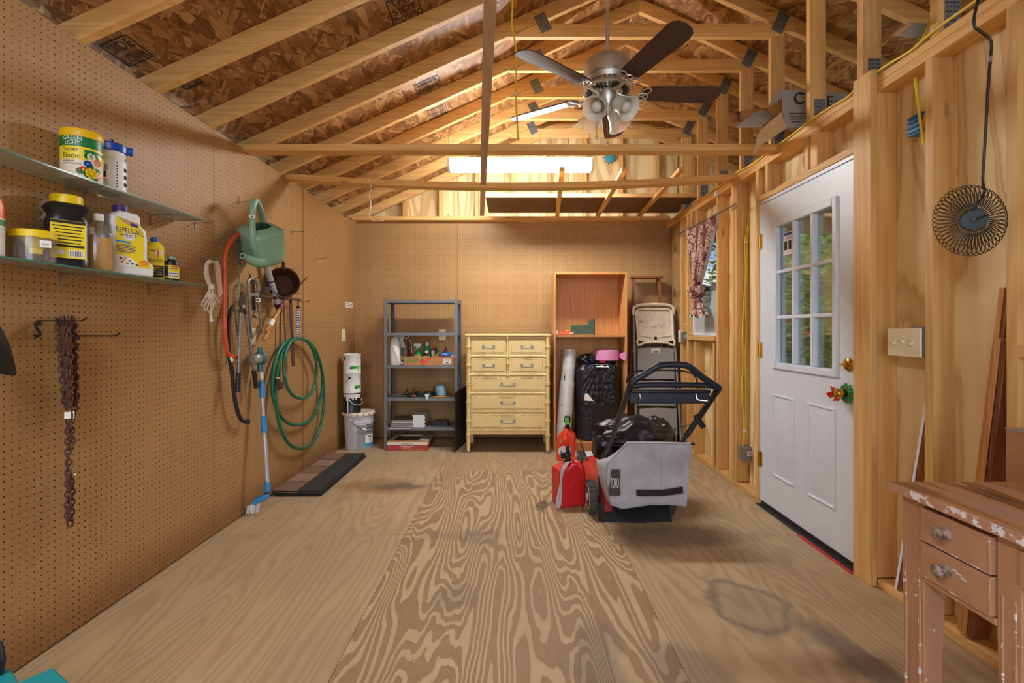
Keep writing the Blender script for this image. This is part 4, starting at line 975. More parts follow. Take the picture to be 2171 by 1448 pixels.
# --- chain
t = T('rusty_chain', LW(147, 1128, .07), 'rusty brown chain doubled over a hook on the near pegboard', 'chain')
def link(m, c, d, w, L=.0145, W=.0082, r=.0031, mt='rust'):
    m.tube([c+d*(L*math.cos(a))+w*(W*math.sin(a)) for a in [2*PI*i/10 for i in range(10)]], r, mt, 6, closed=True)
def strand(m, pts, seed, step=.0195):
    rnd = random.Random(seed); pts = [V(p) for p in pts]; i = 0; acc = 0
    seg = 0; pos = pts[0].copy(); k = 0
    while seg < len(pts)-1:
        d = (pts[seg+1]-pos)
        if d.length < step: seg += 1; continue
        d.normalize(); tw = (PI/2*(k % 2))+rnd.uniform(-.35, .35); u, v, _ = basis(d)
        link(m, pos+u*rnd.uniform(-.002, .002), d, u*math.cos(tw+.8)+v*math.sin(tw+.8)); pos = pos+d*step; k += 1
for i, pts in enumerate((((122, 683), (132, 790), (140, 872)), ((129, 680), (138, 770), (146, 872)), ((137, 678), (143, 760), (150, 870)), ((146, 678), (148, 770), (150, 880)), ((153, 678), (158, 780), (163, 866)), ((158, 680), (160, 800), (158, 888)),
                         ((145, 880), (144, 1000), (143, 1118)), ((151, 880), (153, 960)), ((151, 1010), (153, 1060), (149, 1126)))):
    m = MB(); strand(m, [LW(x, y, .050+.012*(i % 4)) for x, y in pts], i); m.build('chain_strand', t)
m = MB(); p = LW(147, 880, .085); n, u = facing(p); m.obox(p, u*.014, n*.003, UP*.0125, 'paper'); m.build('paper_tag', t)
m = MB(); m.tube(smooth([LW(155, 975, .07), LW(155, 990, .07), LW(152, 994, .07), LW(160, 996, .07), LW(161, 1004, .07), LW(155, 1007, .07)], 5), .003, 'silver', 6); m.build('snap_hook', t)
m = MB(); m.tube(smooth([LW(80, 684, .02), LW(76, 692, .03), LW(82, 702, .03), LW(84, 710, .03), LW(77, 714, .03), LW(74, 708, .03)], 5), .0045, 'dark_wire', 7); m.build('s_hook', None, label='dark S-shaped hook left of the rusty chain', cat='hook')
m = MB(); p = [LW(x, y, .12) for x, y in ((-50, 700), (-18, 745), (8, 778), (31, 794))]
m.tube(p, [.05, .044, .028, .006], 'black_plastic', 14); m.build('black_tool_tip', None, label='tapered black tool tip poking in at the left edge under the shelves', cat='tool')
# --- teal tub
zt = .25; q = lambda x, y: FP(x, y, zt)
t = T('teal_crate', q(40, 1460)*V((1, 1, 0)) if False else V((-1.42, 1.18, 0)), 'teal plastic crate with notched rim in the bottom left corner', 'crate')
pts = [q(-90, 1475), q(-30, 1440), q(22, 1413), q(41, 1444), q(113, 1413), q(152, 1449)]+[V((-1.03, 1.05, zt)), V((-1.42, .98, zt))]
cc = V((-1.32, 1.16, 0)); top = [V((p.x, p.y, zt)) for p in pts]; bot = [cc+V(((p.x-cc.x)*.86, (p.y-cc.y)*.86, .002)) for p in top]; N = len(top)
lowr = [V((p.x, p.y, zt-.02)) for p in top]
m = MB(); m.add(top+lowr+bot, [tuple(range(N-1, -1, -1))]+[(i, (i+1) % N, (i+1) % N+N, i+N) for i in range(N)]+[(N+i, N+(i+1) % N, (i+1) % N+2*N, i+2*N) for i in range(N)]+[tuple(range(2*N, 3*N))], 'teal'); m.build('crate_body', t, .006, 3)
m = MB(); m.tube([q(-6, 1430)+V((0, 0, .0)), FP(-2, 1400, .30), FP(-10, 1366, .33)], .014, 'handle_blue', 10); m.build('handle', t)
# ================================================================ BACK OF THE ROOM
# --- paint stack
d = 4.72; bx = PX(756, d)
def pail(name, x, y, z, r0, r1, h, label, cat, body):
    return T(name, (x, y, z), label, cat)
c = V((bx, 4.79, 0)); t = T('pail', c, 'large white five gallon pail under the stacked paint cans', 'pail')
n, u = facing(c)
m = MB(); m.lathe([(.128, 0), (.130, .004), (.140, .265), (.144, .268), (.144, .275), (.141, .278), (.146, .355), (.150, .36)], c, 'bucket_white', n=40)
m.sector(c+UP*0, .1395, n, -.15, 1.25, .02, .25, 'label_grey'); m.sector(c, .1402, n, .45, 1.25, .03, .15, 'paper'); m.sector(c, .1405, n, .45, 1.25, .03, .065, 'sky_blue'); m.sector(c, .1405, n, .62, .72, .13, .145, 'sky_blue')
m.wtext('sikkens', c, .1415, n, .55, 1.2, .205, .235, 'ink'); m.wtext('~~~~~~~~~~~', c, .1415, n, .55, 1.15, .24, .25, 'ink'); m.wtext('~~~~~~~', c, .1412, n, .7, 1.15, .115, .138, 'ink')
for k in range(3): m.sector(c, .1408, n, .75, 1.15-.1*k, .08+.01*k, .084+.01*k, 'ink')
m.build('body', t)
m = MB(); m.lathe([(.151, .352), (.155, .358), (.155, .368), (.150, .372), (.142, .366), (.001, .364)], c, 'cream', n=40)
for k in range(16): m.obox(c+V((.155*math.cos(2*PI*k/16), .155*math.sin(2*PI*k/16), .352)), V((-math.sin(2*PI*k/16), math.cos(2*PI*k/16), 0))*.022, V((math.cos(2*PI*k/16), math.sin(2*PI*k/16), 0))*.003, UP*.012, 'cream')
m.build('lid', t, .002)
m = MB(); A = lambda a, z, r=.148: c+(n*math.cos(a)+u*math.sin(a))*r+UP*z
m.tube(smooth([A(-.55, .30), A(-.2, .25, .155), A(.35, .20, .158), A(.9, .185, .155), A(1.5, .25)], 6), .003, 'dark_wire', 6); m.lathe([(.014, 0), (.014, .012), (.001, .014)], A(-.55, .305, .143), 'white_plastic', n*math.cos(.55)-u*math.sin(.55), 12); m.build('bail', t)
m = MB(); m.tube([A(.18, .222, .159), A(.48, .198, .160)], .009, 'white_plastic', 8); m.build('bail_grip', t)
def gallon(z, label, mt, name, kind):
    c = V((bx-.045, 4.72, z)); n, u = facing(c); t = T('paint_can', c, label, 'paint can', 'stacked paint cans'); r = .083
    m = MB(); m.lathe([(r, 0), (r+.002, .003), (r, .006), (r, .182), (r+.003, .186), (r+.003, .190), (r-.004, .190), (r-.006, .184), (.001, .184)], c, mt, n=36)
    R = r+.0006
    if kind == 'white':
        s_ = .0 if 'very top' in label else .55
        m.sector(c, R, n, -.25+s_, min(1.25, .95+s_), .045, .078, 'bright_green'); m.sector(c, R+.0003, n, -.2+s_, min(1.2, .5+s_), .055, .070, 'green'); m.sector(c, R+.0005, n, -.25+s_, .1+s_, .048, .060, 'ink')
        m.sector(c, R, n, .72+s_*.5, .84+s_*.5, .02, .045, 'bright_green') if not s_ else None
        m.wtext('VOC', c, R+.0004, n, .35+s_, .80+s_, .142, .160, 'label_grey'); m.wtext('UL', c, R+.0004, n, .5+s_, .72+s_, .105, .122, 'label_grey')
        a = -.95 if not s_ else -.28
        m.add([c+(n*math.cos(a+.16*math.cos(w))+u*math.sin(a+.16*math.cos(w)))*(R+.0004)+UP*(.150+.0135*math.sin(w)) for w in [2*PI*k/16 for k in range(16)]], [tuple(range(16))], 'ink')
        m.sector(c, R, n, -.95+s_, -.83+s_, .015, .035, 'label_grey')
    else:
        for k in range(14):
            a = -1.3+.19*k; m.sector(c, R, n, a, a+.17, .188-.02-random.random()*.045, .187, 'paper', 2)
        m.sector(c, R+.0004, n, -.55, -.42, .0, .17, 'paper', 2); m.sector(c, R+.0004, n, -.7, -.3, .12, .15, 'paper', 2)
    m.build('body', t)
    m = MB(); A = lambda a, z, q=r+.004: c+(n*math.cos(a)+u*math.sin(a))*q+UP*z
    if kind == 'white': m.tube(smooth([A(-.28 if 'second' in label else -.95, .15), A(-.7 if 'second' in label else -1.2, .11), A(-1.6, .08)], 6), .0018, 'dark_wire', 6)
    else: m.tube(smooth([A(-.4, .15), A(.0, .10, r+.01), A(.6, .075, r+.016), A(1.2, .09, r+.02), A(1.45, .13)], 6), .0028, 'paper', 6)
    m.build('bail', t)
gallon(.372, 'black paint can with white drips standing on the pail', 'black_plastic', 'paint_can', 'black')
gallon(.564, 'white paint can in the middle, second from the top of the stack', 'white_plastic', 'paint_can', 'white')
gallon(.756, 'white paint can on the very top of the corner stack', 'white_plastic', 'paint_can', 'white')
# --- metal shelf unit
sx0, sx1, sy0, sy1, sz = -1.279, -.543, 4.74, 5.05, 1.497
t = T('metal_shelf_unit', ((sx0+sx1)/2, (sy0+sy1)/2, 0), 'grey metal shelf unit with five shelves on slotted posts', 'shelf unit')
for x, dx in ((sx0, 1), (sx1, -1)):
    for y, dy in ((sy0, 1), (sy1, -1)):
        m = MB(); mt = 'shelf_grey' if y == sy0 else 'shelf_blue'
        m.box(min(x, x+dx*.030), max(x, x+dx*.030), min(y, y+dy*.002), max(y, y+dy*.002), 0, sz, mt); m.box(min(x, x+dx*.002), max(x, x+dx*.002), min(y, y+dy*.030), max(y, y+dy*.030), 0, sz, mt)
        yy = y-dy*.0004
        for k in range(36):
            zc = .04+k*.0405; cx_ = x+dx*.015; m.add([(cx_+.0032*math.cos(a), yy, zc+.005*math.sin(a)) for a in [2*PI*q/8 for q in range(8)]], [tuple(range(8))], 'dark_gap')
        m.build('post', t)
SZ = [.209, .505, .828, 1.155, 1.482]
for z in SZ:
    m = MB(); a, b, c_, e = sx0+.004, sx1-.004, sy0+.003, sy1-.003
    m.box(a, b, c_, e, z-.001, z, 'shelf_grey'); m.box(a, b, c_, c_+.0015, z-.028, z, 'shelf_grey'); m.box(a, b, e-.0015, e, z-.028, z, 'shelf_grey'); m.box(a, a+.0015, c_, e, z-.028, z, 'shelf_grey'); m.box(b-.0015, b, c_, e, z-.028, z, 'shelf_grey')
    m.build('shelf', t, .0006)
# third shelf goods
z = SZ[2]
def at(px, d): return V((PX(px, d), d, z))
c = at(839.5, 4.86); t = T('weed_killer_jug', c, 'white jug with red cap and curling hose at the left of the shelf', 'jug')
m = MB(); m.lathe([(.9, 0), (.96, .01), (.98, .18), (.9, .225), (.55, .275), (.34, .29)], c, 'white_plastic', n=28, u=EX, sx=.052, sy=.07, e=4)
m.tube(smooth([c+V((.0, .045, .28)), c+V((.03, .05, .285)), c+V((.045, .05, .25)), c+V((.047, .05, .2))], 5), .012, 'white_plastic', 8); m.build('body', t)
m = MB(); m.lathe([(.021, .284), (.023, .286), (.023, .312), (.001, .315)], c, 'red', n=20); m.build('cap', t)
m = MB(); m.tube(smooth([c+V((-.01, -.02, .305)), c+V((-.028, -.06, .27)), c+V((0, -.075, .16)), c+V((.04, -.078, .1)), c+V((.055, -.08, .04)), c+V((.085, -.078, .02))], 7), .0038, 'paper', 6); m.build('hose', t)
c = at(853, 4.93); t = T('dark_label_jug', c, 'jug with dark picture label behind the white jug', 'jug')
m = MB(); m.lathe([(.9, 0), (.95, .01), (.95, .17), (.6, .23), (.3, .25), (.3, .27)], c, 'clear_film', n=24, u=EX, sx=.045, sy=.06, e=4); m.obox(c+V((0, -.0585, .1)), EX*.036, EY*.001, UP*.075, 'sheet_green'); m.obox(c+V((.006, -.060, .07)), EX*.02, EY*.001, UP*.02, 'label_tan'); m.build('body', t)
m = MB(); m.lathe([(.016, .265), (.016, .29), (.001, .292)], c, 'white_plastic', n=16); m.build('cap', t)
c = at(862, 4.97); t = T('battery_sprayer', c, 'red sprayer pump with white loop handle on the third shelf', 'sprayer')
m = MB(); m.lathe([(.9, 0), (1, .01), (1, .14), (.5, .2), (.35, .26)], c, 'dark_red', n=20, u=EX, sx=.03, sy=.04, e=3); m.build('body', t)
m = MB(); m.tube([c+V((.002+.022*math.cos(a), -.03, .285+.017*math.sin(a))) for a in [2*PI*i/20 for i in range(20)]], .005, 'paper', 8, closed=True); m.build('loop_handle', t)
m = MB(); m.tube(smooth([c+V((.02, -.03, .255)), c+V((.05, -.04, .24)), c+V((.062, -.05, .2)), c+V((.066, -.05, .12))], 6), .004, 'paper', 6); m.build('hose', t)
# berry box
bx0, bx1, by0, by1 = PX(857, 4.775), PX(963.5, 4.775), 4.775, 5.03
t = T('berry_box', ((bx0+bx1)/2, 4.9, z), 'low cardboard berry box full of bottles on the metal shelf', 'box')
m = MB(); hb = .088
m.box(bx0+.005, bx1-.005, by0+.005, by1-.005, z+.001, z+.005, 'kraft'); m.box(bx0, bx1, by0, by0+.004, z+.001, z+hb, 'kraft'); m.box(bx0, bx1, by1-.004, by1, z+.001, z+hb, 'kraft'); m.box(bx0, bx0+.004, by0+.0042, by1-.0042, z+.001, z+hb, 'kraft'); m.box(bx1-.004, bx1, by0+.0042, by1-.0042, z+.001, z+hb, 'kraft'); m.box(bx0+.1, bx0+.17, by0+.0002, by0+.0038, z+hb-.001, z+hb+.012, 'kraft'); m.build('tray', t)
m = MB(); o = V((bx0, by0-.001, z)); Q = lambda x, y: o+EX*x+UP*y
m.text("Driscoll's", Q(.012, .046), EX, UP, .130, .034, 'green'); m.text('~~', Q(.03, .036), EX, UP, .09, .007, 'green')
def heart(x, y, r):
    m.add([Q(x+r*.98*math.sin(a)**3*1.0, y+r*(.85*math.cos(a)-.33*math.cos(2*a)-.1*math.cos(3*a))) for a in [2*PI*k/20 for k in range(20)]], [tuple(range(20))], 'orange_red')
heart(.195, .030, .034); heart(.245, .062, .023)
for x, y in ((.178, .052), (.183, .058), (.262, .082), (.268, .078)): m.add([Q(x-.014, y-.004), Q(x+.002, y-.006), Q(x+.010, y+.010)], [(0, 1, 2)], 'green')
m.obox(Q(.43, .040), EX*.04, EY*.0004, UP*.024, 'paper')
for k in range(12): m.obox(Q(.402+.005*k, .052)+EY*-.0006, EX*.0012, EY*.0002, UP*.007, 'ink')
m.obox(Q(.43, .026)+EY*-.0006, EX*.014, EY*.0002, UP*.004, 'ink'); m.text('~~~~~~', Q(.28, .077), EX, UP, .085, .007, 'orange_red'); m.text('~~~', Q(.37, .074), EX, UP, .07, .007, 'orange_red'); m.text('~~~~', Q(.01, .012), EX, UP, .09, .006, 'green'); m.text('~~~~~', Q(.23, .014), EX, UP, .07, .006, 'orange_red'); m.build('lettering', t)
zb = z+.006
def bottle(name, px, d, label, prof, mt, capm, caph, capr, e=2, sx=1, sy=1, extra=None, cat='bottle'):
    c = V((PX(px, d), d, zb)); t = T(name, c, label, cat); h = prof[-1][1]
    m = MB(); m.lathe(prof, c, mt, n=24, u=EX, sx=sx, sy=sy, e=e)
    if extra: extra(m, c)
    m.build('body', t)
    m = MB(); m.lathe([(capr*.92, h-.006), (capr, h-.004), (capr, h+caph-.003), (capr*.9, h+caph), (.001, h+caph)], c, capm, n=16); m.build('cap', t); return t, c
t, c = bottle('green_spray_bottle', 887, 4.86, 'green trigger spray bottle in the berry box', [(.046, 0), (.048, .08), (.040, .10), (.020, .14), (.014, .17)], 'green', 'white_plastic', .012, .016)
m = MB(); m.box(c.x-.045, c.x+.03, c.y-.012, c.y+.012, c.z+.182, c.z+.21, 'white_plastic'); m.lathe([(.010, 0), (.013, .02), (.011, .025)], c+V((-.045, 0, .196)), 'green', (-1, 0, 0), 12); m.beam(c+V((-.012, 0, .182)), c+V((-.03, 0, .14)), .012, .008, 'white_plastic', up=EX); m.build('trigger', t, .003)
bottle('green_mouthwash_bottle', 905.5, 4.93, 'tall bright green bottle with white cap in the berry box', [(.040, 0), (.042, .01), (.042, .15), (.030, .175), (.018, .185)], 'green', 'white_plastic', .035, .018, e=3, sy=.7)
bottle('brown_glass_bottle', 904, 4.83, 'brown glass bottle with white label and cap in front of the green one', [(.034, 0), (.035, .08), (.018, .105), (.015, .12)], 'amber', 'white_plastic', .018, .017, extra=lambda m, c: m.sector(c, .0354, (0, -1, 0), -1.2, 1.2, .03, .085, 'cream'))
bottle('white_squeeze_bottle', 918, 4.88, 'slim white bottle with red top in the berry box', [(.018, 0), (.019, .05), (.016, .07), (.019, .09), (.019, .13), (.014, .14)], 'white_plastic', 'red', .045, .013)
t, c = bottle('yellow_jug', 932, 4.90, 'small yellow jug lying low between bottles and blue cloth', [(.048, 0), (.050, .02), (.050, .085), (.036, .105), (.016, .112)], 'yellow_dark', 'yellow_dark', .012, .016, e=4, sy=.6, extra=lambda m, c: (m.text('HEET', c+V((-.038, -.0302, .055)), EX, UP, .05, .018, 'ink')), cat='jug')
bottle('red_bottle', 945, 4.96, 'dark red bottle behind the blue cloth', [(.022, 0), (.023, .12), (.012, .14)], 'dark_red', 'dark_red', .03, .012)
bottle('teal_bottle', 924.5, 4.99, 'teal bottle peeking up behind the yellow jug', [(.026, 0), (.026, .13), (.012, .15)], 'teal_dark', 'green', .02, .012)
m = MB(); cc = V((PX(947, 4.87), 4.87, z+.098)); m.blob(cc, .066, .055, .030, 'cloth_blue', .35, 3, 36, 3); m.build('blue_cloth', None, label='crumpled light blue cloth on the right end of the berry box', cat='cloth')
m = MB(); m.blob(V((PX(961, 4.8), 4.80, z+.088)), .026, .02, .014, 'pink', .4, 4, 20, 5); m.build('pink_rag', None, label='pale pink rag at the right corner of the berry box', cat='rag')
# second shelf tools
z = SZ[1]+.001
def pruner(px, d, rot, mt, label):
    c = V((PX(px, d), d, z+.014)); a = V((math.cos(rot), math.sin(rot), 0)); b = V((-a.y, a.x, 0)); t = T('pruning_shears', c-UP*.014, label, 'pruners', 'pruners on the metal shelf')
    for s_ in (-1, 1):
        m = MB(); m.tube(smooth([c, c+a*.04+b*.014*s_, c+a*.09+b*.022*s_+UP*.004, c+a*.13+b*.016*s_], 5), .0095, mt, 8); m.build('handle', t)
    m = MB(); m.tube(smooth([c, c-a*.03+b*.01, c-a*.07+b*.004], 4), [.008]*4+[.006]*4+[.002], 'dull_metal', 6); m.tube([c, c-a*.03-b*.012, c-a*.06], [.008, .006, .003], 'iron', 6); m.build('blade', t)
pruner(848, 4.82, 2.9, 'sheet_green', 'green handled pruners at the left end of the tool shelf'); pruner(862, 4.86, .3, 'can_dark', 'dark handled pruners left of the bent wire'); pruner(872, 4.79, 2.6, 'black_plastic', 'black pruners near the red ball')
m = MB(); q = lambda x, y, d=4.84: P(x, y, d); m.tube(smooth([q(850, 838), q(862, 830), q(863, 824), q(866, 833), q(872, 833), q(880, 826), q(874, 824), q(878, 830)], 5), .004, 'dark_wire', 6); m.build('bent_wire', None, label='bent dark wire sticking up from the tool shelf', cat='wire')
m = MB(); m.ball(V((PX(878.5, 4.78), 4.78, z+.013)), .013, 'orange_red'); m.build('red_ball', None, label='small red ball on the tool shelf', cat='ball')
m = MB(); c = V((PX(893, 4.86), 4.86, z+.02))
for k in range(3): m.tube([c+V((.062*math.cos(a), .05*math.sin(a), .012*k-.010+.006*math.sin(3*a))) for a in [2*PI*i/24 for i in range(24)]], .009, 'black_rubber', 7, closed=True)
m.build('coiled_cable', None, label='black coiled cable in the middle of the tool shelf', cat='cable')
t = T('garden_trowel', P(905, 846, 4.78), 'garden trowel hanging over the front lip of the tool shelf', 'trowel')
m = MB(); a, b = P(906, 838, 4.80), P(905.5, 850, 4.70); m.poly([a+V((-.022, .01, .01)), a+V((.022, .01, .01)), a+V((.020, -.03, .0)), b+V((0, -.0, 0)), a+V((-.020, -.03, .0))], .003, 'strap_grey'); m.build('blade', t)
m = MB(); m.tube([a+V((0, .0, .012)), a+V((.02, .05, .02)), a+V((.05, .12, .012))], [.008, .013, .013], 'can_dark', 8); m.build('handle', t)
t = T('blue_cup', P(935, 839, 4.84), 'tilted pale blue cup on the right of the tool shelf', 'cup')
c = P(936.5, 840, 4.86); ax = V((-.16, -.05, .98)).normalized(); m = MB(); m.lathe([(.045, 0), (.049, .004), (.052, .105), (.050, .105), (.047, .01), (.001, .008)], c+UP*.006, 'pale_blue', ax, 28); m.build('body', t)
m = MB(); m.tube(smooth([c+V((-.048, 0, .09)), c+V((-.075, 0, .085)), c+V((-.082, 0, .05)), c+V((-.055, 0, .02))], 5), .006, 'dark_wire', 8); m.build('handle', t)
m = MB(); m.ball(P(920, 838, 4.88), .022, 'black_rubber', 1, 1, .8); m.build('rubber_lump', None, label='round black rubber piece beside the blue cup', cat='rubber')
m = MB(); a, b = V((PX(920, 4.765), 4.765, z+.008)), V((PX(948, 4.765), 4.765, z+.008)); m.tube([a, a+(b-a)*.2, a+(b-a)*.8, b], [.006, .0095, .0095, .005], 'handle_wood', 8); m.build('wooden_stick', None, label='short pale wooden handle lying on the tool shelf lip', cat='handle')
# bottom shelf tiles
z = SZ[0]+.0005
def tile(x0, x1, y0, y1, z, label, group, mt, core='tile_white', th=.008):
    m = MB(); m.box(x0, x1, y0, y1, z, z+th*.7, core); m.box(x0, x1, y0, y1, z+th*.7, z+th, mt); return m.build('floor_tile', None, .0006, label=label, cat='tile', group=group)
xa, xb = PX(826, 4.74), PX(873, 4.74)
names = ['lowest', 'second from the bottom', 'middle', 'second from the top', 'topmost']
for i in range(5):
    dx, dy = ((0, -.06), (.008, -.03), (.0, 0), (.006, .012), (.003, .02))[i]; tile(xa+.008+dx, xb+.004+dx, 4.75+dy, 5.0+dy, z+i*.0145, 'brown topped square tile, %s in its stack on the bottom shelf' % names[i], 'brown tiles on the bottom shelf', 'tile_brown', 'tile_white', .0135)
xa, xb = PX(871.5, 4.76), PX(895, 4.76)
ws = ['lowest', 'second', 'third', 'fourth', 'fifth', 'sixth', 'seventh', 'eighth', 'topmost']
for i in range(9):
    dx = random.uniform(-.004, .008); tile(xa+.012+dx, xb+.02+dx, 4.77, 4.95, z+i*.0135, 'small white tile, %s counted from the bottom of the white stack' % ws[i], 'white tiles on the bottom shelf', 'tile_white', 'tile_white', .0128)
xa, xb = PX(918, 4.8), PX(949, 4.8)
for i in range(3):
    tile(xa+.004*(i % 2), xb-.003*i, 4.80, 4.96, z+i*.0155, 'black tile, %s of the small black stack' % ('bottom', 'middle', 'top')[i], 'black tiles on the bottom shelf', 'tile_black', 'tile_black', .0145)
# tile carton
x0, x1, y0, y1 = PX(820.5, 4.666), PX(906, 4.666), 4.666, 5.0; hb = .084
t = T('tile_carton', ((x0+x1)/2, 4.83, 0), 'open red and white tile carton on the floor under the shelf unit', 'box')
m = MB(); m.box(x0+.005, x1-.005, y0+.005, y1-.005, .001, .006, 'label_red')
for a, b, c_, e in ((x0, x1, y0, y0+.004), (x0, x1, y1-.004, y1), (x0, x0+.004, y0+.0042, y1-.0042), (x1-.004, x1, y0+.0042, y1-.0042)):
    m.box(a, b, c_, e, .001, hb*.66, 'label_red'); m.box(a, b, c_, e, hb*.66, hb, 'cream')
m.build('carton', t)
m = MB(); m.box(x0+.006, x1-.006, y0+.03, y1-.006, .006, hb-.012, 'tile_brown'); m.build('tiles', t)
m = MB(); m.obox(V(((x0+x1)/2, y0+.03, hb+.002)), EX*(x1-x0)/2, EY*.03, UP*.0015, 'kraft')
m.poly([(x0, y0+.07, hb), (x0+.05, y0+.07, hb+.01), (x0+.13, y1-.02, hb+.05), (x0+.08, y1-.02, hb+.045)], .003, 'card_grey'); m.poly([(x1-.09, y0+.06, hb+.006), (x1, y0+.06, hb), (x1-.01, y1-.02, hb+.02), (x1-.09, y1-.02, hb+.03)], .003, 'card_grey')
m.build('flap', t)
m = MB(); o = V((x0, y0-.0012, 0)); m.obox(o+V((.18, 0, hb*.83)), EX*.13, EY*.0003, UP*.009, 'paper'); m.text('MARAZZI', o+V((.14, -.0006, hb*.74)), EX, UP, .11, .014, 'ink'); m.text('~~~~~~~~~~~~', o+V((.125, -.0003, hb*.46)), EX, UP, .15, .010, 'cream'); m.text('~~~~~~~~', o+V((.15, -.0003, hb*.30)), EX, UP, .09, .006, 'cream'); m.text('~~~~~~~~~', o+V((.16, -.0003, hb*.08)), EX, UP, .2, .006, 'label_tan'); m.build('lettering', t)
# braided cord on the far left post, back wall outlet, black board
m = MB(); pts = [P(826.5+1.6*math.sin(i*.9), 656+i*1.0, 5.02) for i in range(52)]; m.tube(pts, .007, 'rope', 6); pts = [P(826.5-1.6*math.sin(i*.9), 656+i*1.0, 5.01) for i in range(52)]; m.tube(pts, .007, 'rope', 6); m.build('braided_cord', None, label='braided pale cord hanging at the far left post of the shelf unit', cat='cord')
m = MB(); m.tube(smooth([P(826, 775, 5.06), P(828, 800, 5.06), P(826, 830, 5.06), P(829, 864, 5.06)], 6), .006, 'rope', 6); m.build('trailing_rope', None, label='loose pale cord trailing down behind the left shelf post', cat='cord')
t = T('wall_plate', P(938, 722, 5.19), 'ivory outlet on the back pegboard seen through the shelf unit', 'outlet')
m = MB(); a, b = P(930, 722, 5.19), P(945, 698, 5.19); m.box(a.x, b.x, 5.186, 5.198, a.z, b.z, 'ivory'); m.build('plate', t, .002)
for zz in (.3, .7): m = MB(); m.box(a.x+.022, b.x-.022, 5.184, 5.187, a.z+(b.z-a.z)*zz-.014, a.z+(b.z-a.z)*zz+.014, 'cream'); m.build('socket', t)
m = MB(); m.poly([(-.552, 4.594, .001), (-.47, 5.12, .001), (-.47, 5.12, .60), (-.552, 4.594, .575)], .006, 'black_board'); m.build('black_sheet', None, .001, label='thin black board leaning between the shelf unit and the yellow dresser', cat='board')
# --- dresser
dy = 4.573; dz = lambda y: PZ(690+y/5.17, dy); dxx = lambda x: PX(980+x/5.17, dy)
X0, X1 = dxx(42), dxx(962)
t = T('bamboo_dresser', ((X0+X1)/2, 4.8, 0), 'yellow faux bamboo dresser with seven drawers against the pegboard', 'dresser')
MB().box(X0-.012, X1+.012, dy-.012, 5.05, dz(118), dz(95), 'dresser').build('top', t, .006, 3)
m = MB(); m.box(X0+.02, X1-.02, dy+.018, 5.04, dz(1200), dz(118), 'dresser'); m.build('carcass', t, .002)
rings = [235, 440, 640, 845, 1050, 1200]
for x in (X0+.021, X1-.021):
    prof = [(.017, .022)]; zz = [dz(r) for r in rings][::-1]
    prof += [(.0185, .10)]
    for q in zz: prof += [(.0195, q-.012), (.0245, q-.009), (.0245, q-.003), (.0205, q-.001), (.0205, q+.001), (.0245, q+.003), (.0245, q+.009), (.0195, q+.012)]
    prof.append((.0195, dz(118)))
    m = MB(); m.lathe(prof, (x, dy+.012, 0), 'dresser', n=16); m.build('leg', t)
    m = MB(); m.lathe([(.015, 0), (.020, .004), (.021, .022), (.018, .028)], (x, dy+.012, 0), 'dull_metal', n=16); m.build('ferrule', t)
    MB().box(x-.015, x+.015, 5.0, 5.03, 0, dz(1200), 'dresser').build('leg', t, .002)
for r in (132, 337, 540, 743, 945, 1150):
    m = MB(); z_ = dz(r); rr = .0098; xs = [X0+.03+(X1-X0-.06)*k/5 for k in range(6)]; prof = [(rr, 0)]
    for k in range(1, 5): h_ = (X1-X0-.06)*k/5; prof += [(rr, h_-.010), (rr*1.22, h_-.006), (rr*.9, h_), (rr*1.22, h_+.006), (rr, h_+.010)]
    prof.append((rr, X1-X0-.06)); m.lathe(prof, (X0+.03, dy+.012, z_), 'dresser', (1, 0, 0), 12); m.build('bamboo_rail', t)
m = MB(); xm = dxx(497); m.lathe([(.010, 0), (.010, .095), (.0125, .1), (.009, .103), (.0125, .106), (.010, .11), (.010, dz(132)-dz(540))], (xm, dy+.012, dz(540)), 'dresser', n=12)
for r in (132, 337, 540): m.obox((xm, dy+.006, dz(r)), EX*.013, EY*.008, UP*.013, 'dresser')
m.build('bamboo_divider', t)
